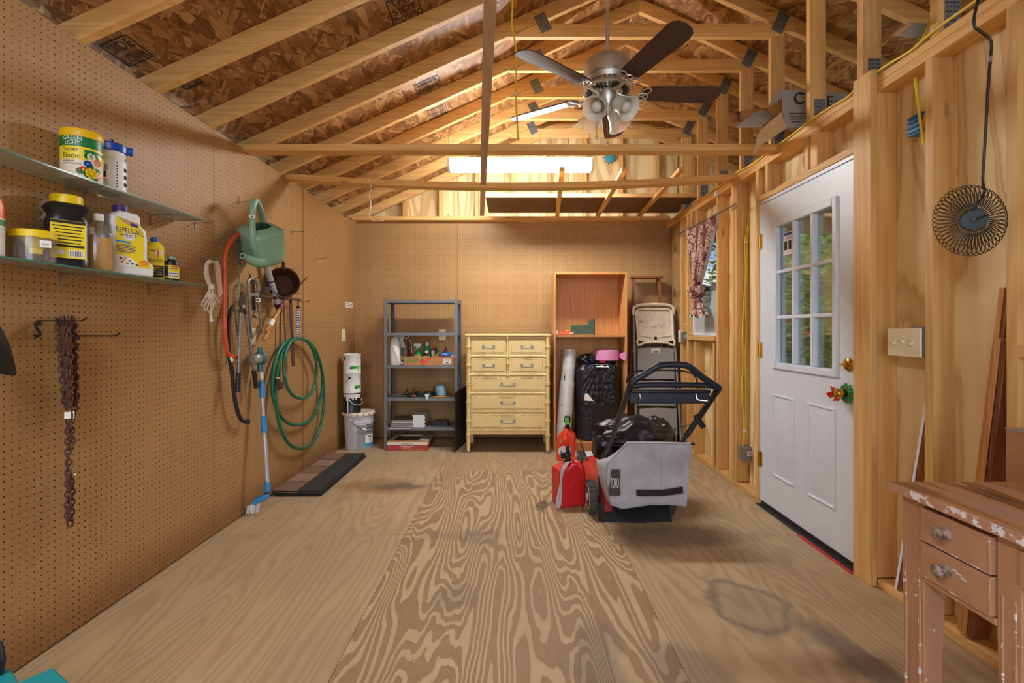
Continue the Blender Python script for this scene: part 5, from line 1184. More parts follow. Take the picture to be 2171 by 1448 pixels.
def drawer(xa, xb, ya, yb):
    x0, x1, z0, z1 = dxx(xa), dxx(xb), dz(yb), dz(ya); yf = dy+.006
    m = MB(); m.box(x0, x1, yf, yf+.03, z0, z1, 'dresser'); k = .017
    for a, b, c_, e in ((x0+k, x1-k, z0+k, z0+k+.004), (x0+k, x1-k, z1-k-.004, z1-k), (x0+k, x0+k+.004, z0+k, z1-k), (x1-k-.004, x1-k, z0+k, z1-k)): m.box(a, b, yf-.0008, yf+.004, c_, e, 'dresser_groove')
    k = .0205; m.box(x0+k, x1-k, yf-.004, yf+.004, z0+k, z1-k, 'dresser')
    for a, b, c_, e in ((x0-.002, x1+.002, z1, z1+.0025), (x0-.0025, x0, z0, z1), (x1, x1+.0025, z0, z1), (x0-.002, x1+.002, z0-.0025, z0)): m.box(a, b, yf+.011, yf+.013, c_, e, 'dresser_groove')
    dr = m.build('drawer', t, .0015, 1); dr['_o'] = t['_o']
    xc, zc = (x0+x1)/2, z0+(z1-z0)*.52; w = .062 if xb-xa > 500 else .05
    h = MB()
    for s_ in (-1, 1): h.obox((xc+s_*w/1.0*.98, yf-.005, zc), EX*.013, EY*.0015, UP*.014, 'dull_metal'); h.obox((xc+s_*w*.98, yf-.0075, zc), EX*.004, EY*.003, UP*.005, 'black_plastic')
    h.tube(smooth([(xc-w, yf-.007, zc+.002), (xc-w, yf-.024, zc-.006), (xc-w*.8, yf-.03, zc-.014), (xc, yf-.032, zc-.016), (xc+w*.8, yf-.03, zc-.014), (xc+w, yf-.024, zc-.006), (xc+w, yf-.007, zc+.002)], 5), .0036, 'dull_metal', 8)
    for q in (-.012, 0, .012): h.ball((xc+q, yf-.032, zc-.016), .0058, 'dull_metal', n=8)
    h.build('handle', dr)
for ya, yb in ((152, 320), (356, 524)): drawer(97, 480, ya, yb); drawer(514, 905, ya, yb)
for ya, yb in ((560, 728), (765, 932), (968, 1136)): drawer(97, 905, ya, yb)
# --- bookcase
bd = 4.64; x0, x1, zt, yb = PX(1174, bd), PX(1329.8, bd), PZ(577.4, bd), 4.955
t = T('bookcase', ((x0+x1)/2, 4.8, 0), 'open oak veneer bookcase beside the yellow dresser', 'bookcase')
for x in (x0, x1-.019): MB().box(x, x+.019, bd, yb, 0, zt, 'oak').build('side_panel', t, .001)
MB().box(x0+.0195, x1-.0195, bd, yb, zt-.019, zt, 'oak').build('top', t, .001)
MB().box(x0+.0195, x1-.0195, yb-.006, yb-.001, .02, zt-.0195, 'oak').build('back_panel', t)
MB().box(x0+.0195, x1-.0195, bd+.012, yb-.0065, 1.113, 1.131, 'oak').build('shelf', t, .001)
MB().box(x0+.0195, x1-.0195, bd+.004, yb-.0065, .075, .094, 'oak').build('shelf', t, .001)
MB().box(x0+.0195, x1-.0195, bd+.02, bd+.035, 0, .0745, 'oak').build('kick_board', t, .001)
q = lambda x, y, d=4.78: P(x, y, d)
m = MB(); zs = 1.1315
pts = [(1209, 688), (1246, 687), (1249.5, 676), (1261, 674), (1261, 706), (1212, 706)]
m.poly([V((PX(x, 4.8), 4.8, max(zs, PZ(y+2, 4.8)))) for x, y in pts][::-1], .003, 'sheet_green'); m.box(PX(1212, 4.8), PX(1261, 4.8), 4.8, 4.86, zs, zs+.003, 'sheet_green'); m.box(PX(1260, 4.8), PX(1261.2, 4.8), 4.80, 4.87, zs, PZ(676, 4.8), 'sheet_green'); m.build('green_bracket', None, label='bent dark green metal sheet on the bookcase shelf', cat='metal sheet')
t = T('orange_tool', V((PX(1200, 4.74), 4.74, zs)), 'orange tool with white reel on the bookcase shelf', 'tool')
m = MB(); a, b = V((PX(1182, 4.74), 4.74, zs+.012)), V((PX(1216, 4.74), 4.74, zs+.02)); m.beam(a, b, .04, .022, 'orange'); m.ball(V((PX(1203, 4.74), 4.75, zs+.03)), .028, 'orange', 1.2, .8, .9); m.build('body', t, .004)
m = MB(); m.cyl(V((PX(1177.5, 4.72), 4.70, zs+.026)), V((PX(1177.5, 4.72), 4.74, zs+.026)), .025, 'white_plastic'); m.cyl(V((PX(1177.5, 4.72), 4.697, zs+.026)), V((PX(1177.5, 4.72), 4.701, zs+.026)), .009, 'orange'); m.build('reel', t)
m = MB(); m.tube([V((PX(1206, 4.70), 4.70, zs+.012)), V((PX(1214, 4.70), 4.70, zs+.02)), V((PX(1217, 4.70), 4.70, zs+.038))], .005, 'dull_metal', 6); m.build('trigger', t)
# plastic roll, black roll, pink roll
t = T('plastic_film_roll', V((PX(1192, 4.74), 4.74, .095)), 'tall grey white roll of plastic film leaning in the bookcase', 'roll')
a, b = V((x0+.100, 4.72, .108)), V((x0+.176, 4.80, .985))
m = MB(); ax = (b-a); k = 40; m.lathe([(.068+.004*mnoise.noise(V((i*.7, 0, 0)))-(.0 if i > 25 else -.006), ax.length*i/k) for i in range(k+1)], a, 'clear_film', ax, 28); m.lathe([(.067, ax.length+.0004), (.030, ax.length+.0004), (.028, ax.length-.05), (.001, ax.length-.05)], a, 'strap_grey', ax, 28, caps=False); m.build('roll', t)
m = MB(); m.beam(a+ax*.35+V((-.045, -.058, 0)), b+V((-.036, -.054, -.02)), .012, .0015, 'black_plastic', up=(-.6, -.8, 0)); m.build('printed_edge', t)
t = T('wrapped_bundle', (.825, 4.79, .095), 'big black bubble wrap bundle standing in the bookcase', 'bundle')
c = V((.852, 4.795, .0965)); m = MB(); hb = .745
def bf(i, j):
    a = 2*PI*i; e = 2/3.6; rx, ry = .218, .140; ca, sa = math.cos(a), math.sin(a)
    x = math.copysign(abs(ca)**e, ca)*rx; y = math.copysign(abs(sa)**e, sa)*ry
    f = 1.0; z_ = j*hb
    if j > .93: f = 1-(j-.93)/.07*.22
    if j < .04: f = .94+.06*j/.04
    w = .007*mnoise.noise(V((x*14, y*14, z_*7)))+.004*mnoise.noise(V((x*40, y*40, z_*20)))
    return c+V((x*f*(1+w*4), y*f*(1+w*3), z_))
m.grid(bf, 60, 50, 'bubble_film'); m.add([bf(i/60, 1) for i in range(60)], [tuple(range(60))], 'bubble_film'); m.build('wrap', t)
m = MB()
def sheetf(i, j):
    x = (-.16+.30*i)*(1+.10*mnoise.noise(V((i*3, j*6, 9))))+.012*math.sin(j*9); z_ = .36+.39*j+.03*mnoise.noise(V((i*6, j*3, 4)))*(1-j); a_ = math.atan2(x, .80-z_); rr_ = math.hypot(x, .80-z_); p = c+V((x, -.143-.016*abs(mnoise.noise(V((a_*7, rr_*3, 3))))-.006*mnoise.noise(V((x*30, z_*30, 1))), z_)); return p
m.grid(sheetf, 50, 50, 'black_film'); m.build('loose_film', t)
m = MB(); m.add([c+V((-.15, -.157, .40)), c+V((-.06, -.158, .395)), c+V((-.12, -.157, .47)), c+V((-.145, -.156, .465))], [(0, 1, 2, 3)], 'paper'); m.add([c+V((-.05, -.135, .752)), c+V((.08, -.135, .752)), c+V((.09, -.152, .722)), c+V((-.03, -.152, .725))], [(0, 1, 2, 3)], 'paper'); m.build('paper_scrap', t)
m = MB(); m.blob(c+V((-.10, -.02, hb+.035)), .075, .06, .05, 'black_film', .5, 3, 30, 8); m.blob(c+V((.06, -.01, hb+.015)), .115, .085, .020, 'black_film', .35, 4, 36, 2); m.build('crumpled_top', t)
t = T('pink_ribbon_roll', (.93, 4.78, .865), 'flat roll of pink ribbon film on top of the black bundle', 'roll')
m = MB(); cc = V((.945, 4.765, .876)); prof = [(.09, 0)]
for i in range(13): prof.append((.122+.002*(i % 2), .006+.008*i))
prof += [(.11, .108), (.05, .108), (.045, .02)]; m.lathe(prof, cc, 'pink', n=36, sy=.75, u=EX); m.build('roll', t)
m = MB(); m.poly([cc+V((.12, -.03, .03)), cc+V((.15, -.14, .005)), cc+V((.165, -.14, .05)), cc+V((.15, -.14, .095)), cc+V((.118, -.03, .07))], .004, 'pink'); m.build('loose_end', t)
m = MB(); m.obox(cc+V((-.06, -.08, -.006)), EX*.03, EY*.01, UP*.008, 'red'); m.build('red_label', t)
# --- wooden ladder
t = T('wooden_stepladder', (1.42, 5.0, 0), 'old brown wooden stepladder behind the folding metal ladder', 'ladder')
def rl(xa, xb, ya, yb, zt): MB().beam((xa, ya, 0.0), (xb, yb, zt), .022, .07, 'old_ladder', up=(0, -1, 0)).build('rail', t, .002)
zt2 = PZ(590, 5.06); rl(1.19, 1.295, 4.90, 5.08, zt2); rl(1.68, 1.555, 4.90, 5.08, zt2)
MB().box(1.265, 1.59, 5.0, 5.13, zt2, zt2+.022, 'old_ladder').build('cap_step', t, .003)
for k in range(5): f = .16+.16*k; MB().box(1.19+.105*f+.012, 1.68-.125*f-.012, 4.88+.18*f, 4.97+.18*f, zt2*f-.01, zt2*f+.01, 'old_ladder').build('step', t, .002)
# --- folding step ladder
t = T('folding_step_ladder', (1.40, 4.8, 0), 'folded metal step ladder with cream plastic tray on top', 'ladder')
lt = lambda f: 4.62+.26*f   # lean
def lp(px, py, off=0):
    # solve on the leaning plane y = 4.62+.20*z
    k = (CY-py)/F; d = (4.62+.20*H)/(1-.20*k); p = P(px, py, d); return p+V((0, -off, 0))
for a, b in (((1343.5, 665), (1349.5, 950)), ((1427.5, 665), (1445, 951))):
    m = MB(); m.tube([lp(*a), lp(*b)], .0135, 'galv', 12); m.build('rail', t)
for a, b in (((1347, 735), (1355, 948)), ((1431, 735), (1437, 948))):
    m = MB(); m.tube([lp(*a)+V((.0, .03, 0)), lp(*b)+V((0, .05, 0))], .010, 'galv', 10); m.build('rear_rail', t)
m = MB(); m.tube(smooth([lp(1343.5, 668), lp(1343, 655), lp(1348, 649), lp(1360, 646.5), lp(1387, 645), lp(1414, 646.5), lp(1424, 650), lp(1428, 656), lp(1427.5, 668)], 6), .0165, 'tray_cream', 12); m.build('top_handle', t)
m = MB(); p = lp(1378, 652.5, .018); m.text('~~~~~~~~~~', p, EX, UP, .066, .013, 'ink'); m.build('badge', t)
m = MB(); c0, c1 = lp(1348, 733, .02), lp(1425, 656, .02); w, hh = c1.x-c0.x, c1.z-c0.z; vv = V((0, .2, 1)).normalized(); hv = hh/vv.z
def tp(x, y, o=0): return c0+EX*(x*w)+vv*(y*hv)+V((0, -o, 0))
m.grid(lambda i, j: tp(.06+.88*i, .12+.82*j), 2, 2, 'tray_inner')
m.tube([tp(x, y, .006) for x, y in ((.04, .02), (.02, .10), (.05, .2), (.03, .9), (.06, .97), (.12, 1), (.88, 1), (.94, .97), (.97, .9), (.95, .2), (.98, .10), (.96, .02), (.88, .03), (.82, .08), (.5, .10), (.18, .08), (.12, .03))], .0115, 'tray_cream', 8, closed=True)
m.beam(tp(.06, .30, .006), tp(.42, .25, .006), .014, .012, 'tray_cream', up=(0, -1, .2)); m.beam(tp(.94, .30, .006), tp(.58, .25, .006), .014, .012, 'tray_cream', up=(0, -1, .2))
m.tube([tp(.45+.16*math.cos(a), .68+.16*math.sin(a), .002) for a in [2*PI*i/24 for i in range(24)]], .004, 'tray_inner', 6, closed=True); m.tube([tp(.45+.24*math.cos(a), .66+.23*math.sin(a), .002) for a in [-.9+PI*1.55*i/20 for i in range(21)]], .004, 'tray_inner', 6)
m.tube([tp(.5+.062*math.cos(a), .2+.062*math.sin(a), .005) for a in [2*PI*i/20 for i in range(20)]], .006, 'tray_cream', 6, closed=True); m.add([tp(.5+.055*math.cos(a), .2+.055*math.sin(a), .003) for a in [2*PI*i/20 for i in range(20)]], [tuple(range(20))], 'ink')
m.add([tp(.10, .62, .001), tp(.19, .62, .001), tp(.19, .70, .001), tp(.10, .70, .001)], [(0, 1, 2, 3)], 'label_tan')
for x, y in ((.07, .07), (.07, .13), (.93, .07), (.93, .13)): m.add([tp(x+.015*math.cos(a), y+.015*math.sin(a), .018) for a in [2*PI*i/10 for i in range(10)]], [tuple(range(10))], 'ink')
m.build('tray', t)
for i, (ya, yb, xa, xb) in enumerate(((738, 803, 1351, 1430), (808, 860, 1352.5, 1432), (866, 921, 1355, 1436))):
    m = MB(); a, b, c_, e = lp(xa, yb, .01), lp(xb, yb+1, .01), lp(xb-1.5, ya, .004), lp(xa+1, ya, .004); md = (c_+e)/2+UP*.008
    m.poly([a, b, c_, md, e], .024, 'tread_grey'); m.build('step', t, .004, 3)
m = MB(); p = lp(1390, 741, .012)
m.obox(p+UP*.0, EX*.045, EY*.006, UP*.010, 'tray_cream'); m.obox(p+V((-.036, 0, -.018)), EX*.009, EY*.006, UP*.016, 'tray_cream'); m.obox(p+V((.036, 0, -.018)), EX*.009, EY*.006, UP*.016, 'tray_cream'); m.build('latch', t, .003)
for px, py in ((1345, 740), (1430, 740)): m = MB(); p = lp(px, py); m.tube([p+UP*.035, p-UP*.035], .0175, 'galv', 10); m.build('collar', t)
for px, py in ((1349.5, 950), (1445, 951)): m = MB(); p = lp(px, py); m.tube([p+UP*.04, V((p.x, p.y-.01, 0))], .017, 'black_rubber', 10); m.build('foot', t)
# --- gas cans
def gascan(c, rot, w, dp, h, mt, label, back):
    n, u = facing(c, rot); t = T('gas_can', c, label, 'gas can', 'red fuel cans')
    if back: out = [(-w/2, .005), (-w/2+.01, 0), (w/2-.01, 0), (w/2, .005), (w/2-.004, h*.70), (w/2-.012, h*.80), (w*.30, h*.86), (w*.17, h*.93), (w*.13, h), (-w*.13, h), (-w*.17, h*.93), (-w*.30, h*.86), (-w/2+.012, h*.80), (-w/2+.004, h*.70)]
    else: out = [(-w/2, .005), (-w/2+.01, 0), (w/2-.01, 0), (w/2, .005), (w/2, h*.74), (w*.46, h*.82), (w*.34, h*.95), (w*.22, h), (w*.02, h), (-w*.10, h*.93), (-w*.30, h*.88), (-w*.46, h*.84), (-w/2, h*.78)]
    m = MB(); m.prism(out, c+n*dp/2, u, UP, -dp, mt); b = m.build('body', t, .016, 4)
    m = MB()
    if back: m.tube(smooth([c+n*(dp/2-.02)+UP*h*1.0, c+n*(dp/2-.006)+UP*h*.82, c+n*(dp/2-.012)+UP*h*.62, c+n*(dp/2-.03)+UP*h*.5], 5), [.020]*6+[.024, .028, .031, .033, .034, .034, .033, .030, .026, .020], mt, 14)
    else: m.tube(smooth([c+n*(dp/2-.01)+u*.07+UP*h*.80, c+n*(dp/2-.004)+u*.062+UP*h*.92, c+n*(dp/2-.03)+u*.04+UP*h*.99, c+u*.03+UP*h*1.0, c-n*dp*.42+u*.02+UP*h*.92], 5), .020, mt, 12)
    m.build('handle', t)
    return t, n, u
c = V((PX(1201, 4.36), 4.36, 0)); t, n, u = gascan(c, -.15, .165, .14, .285, 'orange_red', 'orange red gas can with green spout, farther from the camera', True)
m = MB(); e = c+n*.0715; m.add([e+u*x+UP*y+n*.001 for x, y in ((-.06, .06), (.045, .05), (.055, .09), (.04, .13), (-.02, .14), (-.065, .11))], [tuple(range(6))], 'paper'); m.add([e+u*x+UP*y+n*.002 for x, y in ((.0, .058), (.042, .054), (.05, .09), (.036, .122), (.005, .115))], [tuple(range(5))], 'blue_plastic'); m.add([e+u*x+UP*y+n*.002 for x, y in ((-.05, .075), (-.02, .072), (-.035, .105))], [(0, 1, 2)], 'sky_blue'); m.add([e+u*x+UP*y+n*.002 for x, y in ((-.055, .255*.75), (-.015, .25*.82), (-.02, .17), (-.05, .165))], [tuple(range(4))], 'label_tan'); m.build('label', t)
m = MB(); o = c+UP*.285+u*.008; m.lathe([(.026, -.02), (.026, .012), (.018, .02), (.018, .05)], o, 'black_plastic', n=16); m.lathe([(.024, .05), (.030, .06), (.030, .10), (.022, .112), (.001, .112)], o, 'black_plastic', n=16); m.build('spout', t)
m = MB(); m.obox(o+n*.026+UP*.07, u*.017, n*.010, UP*.030, 'bright_green'); m.obox(o+n*.037+UP*.072, u*.008, n*.001, UP*.006, 'green'); m.build('spout_lever', t, .004)
c = V((PX(1205, 3.27), 3.27, 0)); t, n, u = gascan(c, .35, .19, .17, .285, 'red', 'bright red gas can with black spout and grey strap, nearer the camera', False)
m = MB(); e = c+n*.0855+UP*.11
m.tube([e+u*(.004+.022*x)+UP*(.034*y) for x, y in ((-1, -.8), (-.8, -1), (.8, -1), (1, -.8), (1, .8), (.8, 1), (-.8, 1), (-1, .8))], .006, 'red', 8, closed=True); m.build('embossing', t)
m = MB(); o = c+UP*.27+u*-.005; m.lathe([(.030, -.02), (.030, .018), (.018, .022), (.018, .05), (.028, .055), (.026, .062), (.012, .068), (.012, .12), (.001, .122)], o, 'black_plastic', n=16); m.obox(o+u*-.03+UP*.055, u*.018, n*.008, UP*.02, 'black_plastic'); m.build('spout', t, .002)
m = MB()
def strapf(i, j):
    k = [(0.05, .29, .02), (-.03, .292, .055), (-.072, .255, .085), (-.084, .20, .094), (-.092, .12, .094), (-.100, .05, .094), (-.104, .012, .098)]
    f = i*(len(k)-1); a = int(min(f, len(k)-2)); f -= a; p = [k[a][q]+(k[a+1][q]-k[a][q])*f for q in range(3)]
    w = (.014+.006*math.sin(i*9)); return c+u*(p[0]+(j-.5)*2*w)+UP*(p[1]+.004*math.sin(j*7))+n*(p[2]+.003*math.sin(j*11+i*6))
m.grid(strapf, 40, 8, 'strap_grey'); m.build('cloth_strap', None, label='grey cloth strap draped over the nearer red gas can', cat='strap')
m = MB(); m.poly([FP(1215, 982, .003), FP(1267, 984, .003), FP(1262, 957, .003), FP(1226, 957, .003)], .003, 'white_plastic'); m.build('white_board', None, label='white sheet lying on the floor behind the lawn mower', cat='board')
# --- shingles
sl = ['lowest', 'second from the floor', 'third from the floor', 'topmost, showing brown tabs and a black strip']
for i in range(4):
    o = ((.012, .0), (.006, .012), (.010, -.010), (0, .004))[i]; z0 = .0005+i*.0095
    m = MB(); xa, xm, xb, ya, yb = -1.712+o[0], -1.545+o[0], -1.372+o[0], 3.40+o[1], 4.43+o[1]
    def sf(i_, j_, xa=xa, xb=xb, ya=ya, yb=yb, z0=z0, i=i): x = xa+(xb-xa)*i_; y = ya+(yb-ya)*j_; return V((x, y, z0+.0078+(.0015*math.sin(i_*3+i)+.0012*math.sin(j_*8+i*2) if i > 0 else 0)))
    N1, N2 = 10, 30
    vs = [sf(a/N1, b/N2) for a in range(N1+1) for b in range(N2+1)]
    for a in range(N1):
        for b in range(N2):
            mt = 'shingle_black' if (a+.5)/N1 > .48 else ('shingle_brown' if (b*5//N2) % 2 else 'shingle_red')
            m.add([vs[a*(N2+1)+b], vs[(a+1)*(N2+1)+b], vs[(a+1)*(N2+1)+b+1], vs[a*(N2+1)+b+1]], [(0, 1, 2, 3)], mt)
    m.box(xa, xb, ya, yb, z0, z0+.0048, 'shingle_black')
    for k in range(1, 5): m.box(xa, xm, ya+(yb-ya)*k/5-.003, ya+(yb-ya)*k/5+.003, z0+.002, z0+.0086, 'dark_gap')
    m.build('roof_shingle', None, label='asphalt roof shingle on the floor, '+sl[i]+' of the stack' if i < 3 else 'asphalt roof shingle lying topmost, brown tabs and a black strip', cat='shingle', group='roof shingles stacked by the pegboard')
# ================================================================ LAWN MOWER
t = T('lawn_mower', (.76, 3.35, 0), 'red push lawn mower with grey grass bag beside the gas cans', 'lawn mower')
mx0, mx1 = .535, .985; rw = .104
def wheel(x, y, out):
    m = MB(); n = V((out, 0, 0)); c = V((x, y, rw))
    m.lathe([(.080, -.022), (.096, -.024), (.103, -.015), (.104, 0), (.103, .015), (.096, .024), (.080, .022)], c, 'tyre', n, 36)
    for k in range(26):
        a = 2*PI*k/26; r = V((0, math.cos(a), math.sin(a))); tg = V((0, -math.sin(a), math.cos(a)))
        for s_ in (-1, 1): m.obox(c+r*.1035+V((s_*.011, 0, 0)), V((.011, 0, 0))+tg*.004*s_, tg*.0045, r*.003, 'tyre')
    w = m.build('wheel', t); w['_o'] = t['_o']
    m = MB(); m.lathe([(.082, -.018), (.083, .021), (.078, .024), (.070, .016), (.040, .010), (.024, .014), (.022, .028), (.001, .029)], c, 'hub_cream', n, 28); m.build('hub', w)
wheel(.512, 3.09, -1); wheel(1.008, 3.09, 1); wheel(.555, 3.84, -1); wheel(.965, 3.84, 1)
m = MB()
def dk(i, j):
    a = 2*PI*i; e = .62; ca, sa = math.cos(a), math.sin(a); x = math.copysign(abs(ca)**e, ca)*.225; y = math.copysign(abs(sa)**e, sa)*.36
    prof = [(1.02, .055), (1.03, .07), (1.0, .16), (.93, .185), (.82, .19), (.70, .215), (.55, .225), (.0, .225)]
    f = j*7; k = int(min(f, 6)); f -= k; r = prof[k][0]+(prof[k+1][0]-prof[k][0])*f; z_ = prof[k][1]+(prof[k+1][1]-prof[k][1])*f
    return V((.76+x*r, 3.48+y*r, z_))
m.grid(dk, 56, 28, 'deck_red'); m.build('deck', t)
m = MB(); m.lathe([(.11, .22), (.13, .235), (.13, .30), (.12, .33), (.12, .36), (.10, .385), (.04, .395), (.001, .395)], (.76, 3.50, 0), 'engine', n=28); m.obox((.72, 3.74, .31), EX*.08, EY*.06, UP*.07, 'engine'); m.obox((.625, 3.45, .33), EX*.04, EY*.07, UP*.055, 'engine'); m.build('engine', t, .012, 3)
m = MB(); m.obox((.612, 3.40, .36), EX*.025, EY*.06, UP*.055, 'black_plastic'); m.build('air_filter', t, .014, 3)
m = MB(); m.tube([(.57, 3.62, .2), (.545, 3.68, .27), (.53, 3.74, .33)], [.006, .006, .004], 'dark_wire', 8); m.tube([(.56, 3.12, .10), (.575, 3.2, .2), (.59, 3.22, .26)], .010, 'dull_metal', 8); m.build('height_lever', t)
m = MB(); m.obox((.585, 3.07, .14), EX*.004, EY*.05, UP*.09, 'handle_blue'); m.obox((.60, 3.02, .11), EX*.025, EY*.05, UP*.06, 'dark_red'); m.build('rear_bracket', t, .006)
m = MB(); m.grid(lambda i, j: V((.534+.452*i, 2.93+.10*j+.01*math.sin(i*9)*(1-j), .002+.085*j)), 12, 4, 'black_rubber'); m.grid(lambda i, j: V((.986-.452*i, 2.936+.10*j+.01*math.sin((1-i)*9)*(1-j), .002+.085*j)), 12, 4, 'black_rubber'); m.build('trailing_flap', t)
# grass bag
bd_ = 2.76; outl = [(1284, 1025), (1285.5, 984), (1300, 968), (1331, 938), (1400, 938), (1469, 940.5), (1464, 985), (1459.5, 1030), (1457.5, 1075), (1420, 1072), (1380, 1071), (1345, 1076), (1318, 1080), (1294, 1071)]
bp = [P(x, y, bd_) for x, y in outl]; cb = sum(bp, V())/len(bp); N = len(bp)
m = MB(); rows = []
for (dy_, sc_, ex) in ((.012, .95, 0), (.0, .985, 0), (.02, 1.0, 0), (.12, 1.0, .0), (.28, .97, .01), (.40, .90, .02)):
    rows.append([V((cb.x+(p.x-cb.x)*sc_-(.03*dy_), p.y+dy_+.012*mnoise.noise(V((p.x*9, p.z*9, dy_*5))), cb.z+(p.z-cb.z)*sc_+ex-(max(0, p.z-cb.z)*max(0, dy_-.02)*2.6))) for p in bp])
def ringdense(r): 
    o = []
    for i in range(N):
        a, b = r[i], r[(i+1) % N]
        for k in range(3): o.append(a+(b-a)*k/3)
    return o
rows = [ringdense(r) for r in rows]; K = len(rows[0]); vs = [p for r in rows for p in r]
inner = []
for q in (.75, .45, .2):
    inner.append([V((cb.x+(p.x-cb.x)*q, bd_+.006-.006*(1-q)+.008*mnoise.noise(V((p.x*q*11, p.z*q*8, 1.5))), cb.z+(p.z-cb.z)*q)) for p in rows[0]])
allr = inner[::-1]+rows; vs = [p for r in allr for p in r]
m.add(vs, [(i*K+k, (i+1)*K+k, (i+1)*K+(k+1) % K, i*K+(k+1) % K) for i in range(len(allr)-1) for k in range(K)]+[tuple(range(K))], 'bag_grey'); bag = m.build('grass_bag', t, ang=60); bag['_o'] = t['_o']
bq = lambda x, y, o=.012: P(x, y, bd_-.0)+V((0, -o, 0))
m = MB(); m.add([bq(x, y) for x, y in ((1297.5, 994.5), (1312, 994.5), (1314.5, 998), (1313, 1012), (1312.5, 1030), (1315, 1046), (1312, 1049.5), (1292, 1049.5), (1289, 1046), (1291.5, 1030), (1294, 1012), (1295, 997))], [tuple(range(12))], 'logo_brown'); m.text('TORO', bq(1293.2, 1033, .0135), (1, 0, -.02), UP, .048, .058, 'paper'); m.build('logo_patch', bag)
m = MB(); m.add([bq(x, y) for x, y in ((1348, 1038), (1350, 1037), (1400, 1037.5), (1425, 1034), (1446, 1030), (1447, 1044), (1425, 1048), (1400, 1050), (1350, 1050.5), (1348, 1048))], [tuple(range(10))], 'black_plastic'); m.build('strap_handle', bag)
m = MB(); m.tube([bq(1402, 942), bq(1401, 980), bq(1400, 1028)], .0008, 'label_grey', 5); m.build('seam', bag)
m = MB(); m.tube([bq(1466, 941, -.005), bq(1473, 942, -.005)], .008, 'black_plastic', 8); m.build('frame_end', bag)
# handle
def HB(px, py, d): return P(px, py, d)
A0, A1 = V((.622, 3.22, .30)), HB(1336, 818, 2.42); B0, B1 = V((1.062, 3.22, .30)), HB(1524, 823, 2.42)
for a, b in ((A0, A1), (B0, B1)):
    m = MB(); m.tube([a, a+(b-a)*.45], .0115, 'handle_blue', 12); m.tube([a+(b-a)*.42, b], .0165, 'black_plastic', 12); m.build('handle_tube', t)
m = MB(); m.tube(smooth([A1+(A0-A1)*.06, A1, HB(1345, 806, 2.41), HB(1363, 796, 2.40), HB(1390, 779, 2.38), HB(1402, 774.5, 2.38), HB(1427, 773, 2.38), HB(1452, 774.5, 2.38), HB(1466, 781, 2.385), HB(1490, 800, 2.40), HB(1514, 816, 2.41), B1, B1+(B0-B1)*.06], 4), .0165, 'handle_blue', 14); m.build('handle_grip', t)
m = MB(); m.tube(smooth([A1+V((.006, 0, 0)), HB(1348, 818, 2.42), HB(1365, 816, 2.42), HB(1430, 816, 2.42), HB(1500, 817, 2.42), HB(1514, 820, 2.42), B1], 4), .0145, 'handle_blue', 12); m.build('cross_tube', t)
m = MB(); m.obox((HB(1419, 842, 2.46)), EX*.205, EY*.012, UP*.032, 'handle_blue'); m.obox(HB(1419, 829, 2.47), EX*.205, EY*.03, UP*.008, 'black_plastic'); m.build('control_panel', t, .006, 3)
m = MB(); m.tube(smooth([HB(1328, 812, 2.43), HB(1331, 800, 2.43), HB(1340, 789, 2.43), HB(1368, 786, 2.44), HB(1420, 785, 2.44), HB(1455, 788, 2.44), HB(1470, 794, 2.43), HB(1477, 806, 2.43), HB(1479, 825, 2.43)], 5), .0042, 'black_plastic', 7); m.build('control_bail', t)
for x in (1356, 1475):
    m = MB(); m.tube([HB(x, 834, 2.44), HB(x+2, 845, 2.44), HB(x-2+(0 if x < 1400 else 8), 848, 2.435)]+([HB(1500, 850, 2.43)] if x > 1400 else []), .005, 'silver', 7); m.build('wire_clip', t)
m = MB(); m.tube([HB(1476, 882, 2.62), HB(1491, 905, 2.56)], .016, 'black_plastic', 12); m.build('starter_grip', t)
m = MB(); m.tube([HB(1478, 896, 2.60), HB(1440, 907, 2.9), HB(1405, 916, 3.3)], .0022, 'dark_wire', 5); m.build('starter_rope', t)
m = MB(); m.tube(smooth([A0+V((-.01, 0, .05)), HB(1290, 940, 3.05), HB(1305, 905, 2.85), HB(1330, 835, 2.45)], 5), .0035, 'black_plastic', 6); m.build('control_cable', t)
m = MB(); m.blob((.66, 3.22, .30), .05, .08, .07, 'black_plastic', .3, 3, 20, 4); m.build('discharge_cover', t)
m = MB(); c = V((.85, 3.36, .455)); m.blob(c, .235, .17, .105, 'black_film', .30, 1.5, 72, 11); m.blob(P(1385, 915, 3.36), .105, .09, .085, 'black_film', .36, 2.0, 64, 5); m.blob(P(1355, 918, 3.36), .06, .06, .075, 'black_film', .36, 2.0, 48, 15); m.blob(P(1322, 893, 3.5), .03, .05, .045, 'black_film', .5, 2.4, 30, 21); m.build('black_plastic_bag', None, label='crumpled black plastic bag resting on the mower engine', cat='plastic bag')
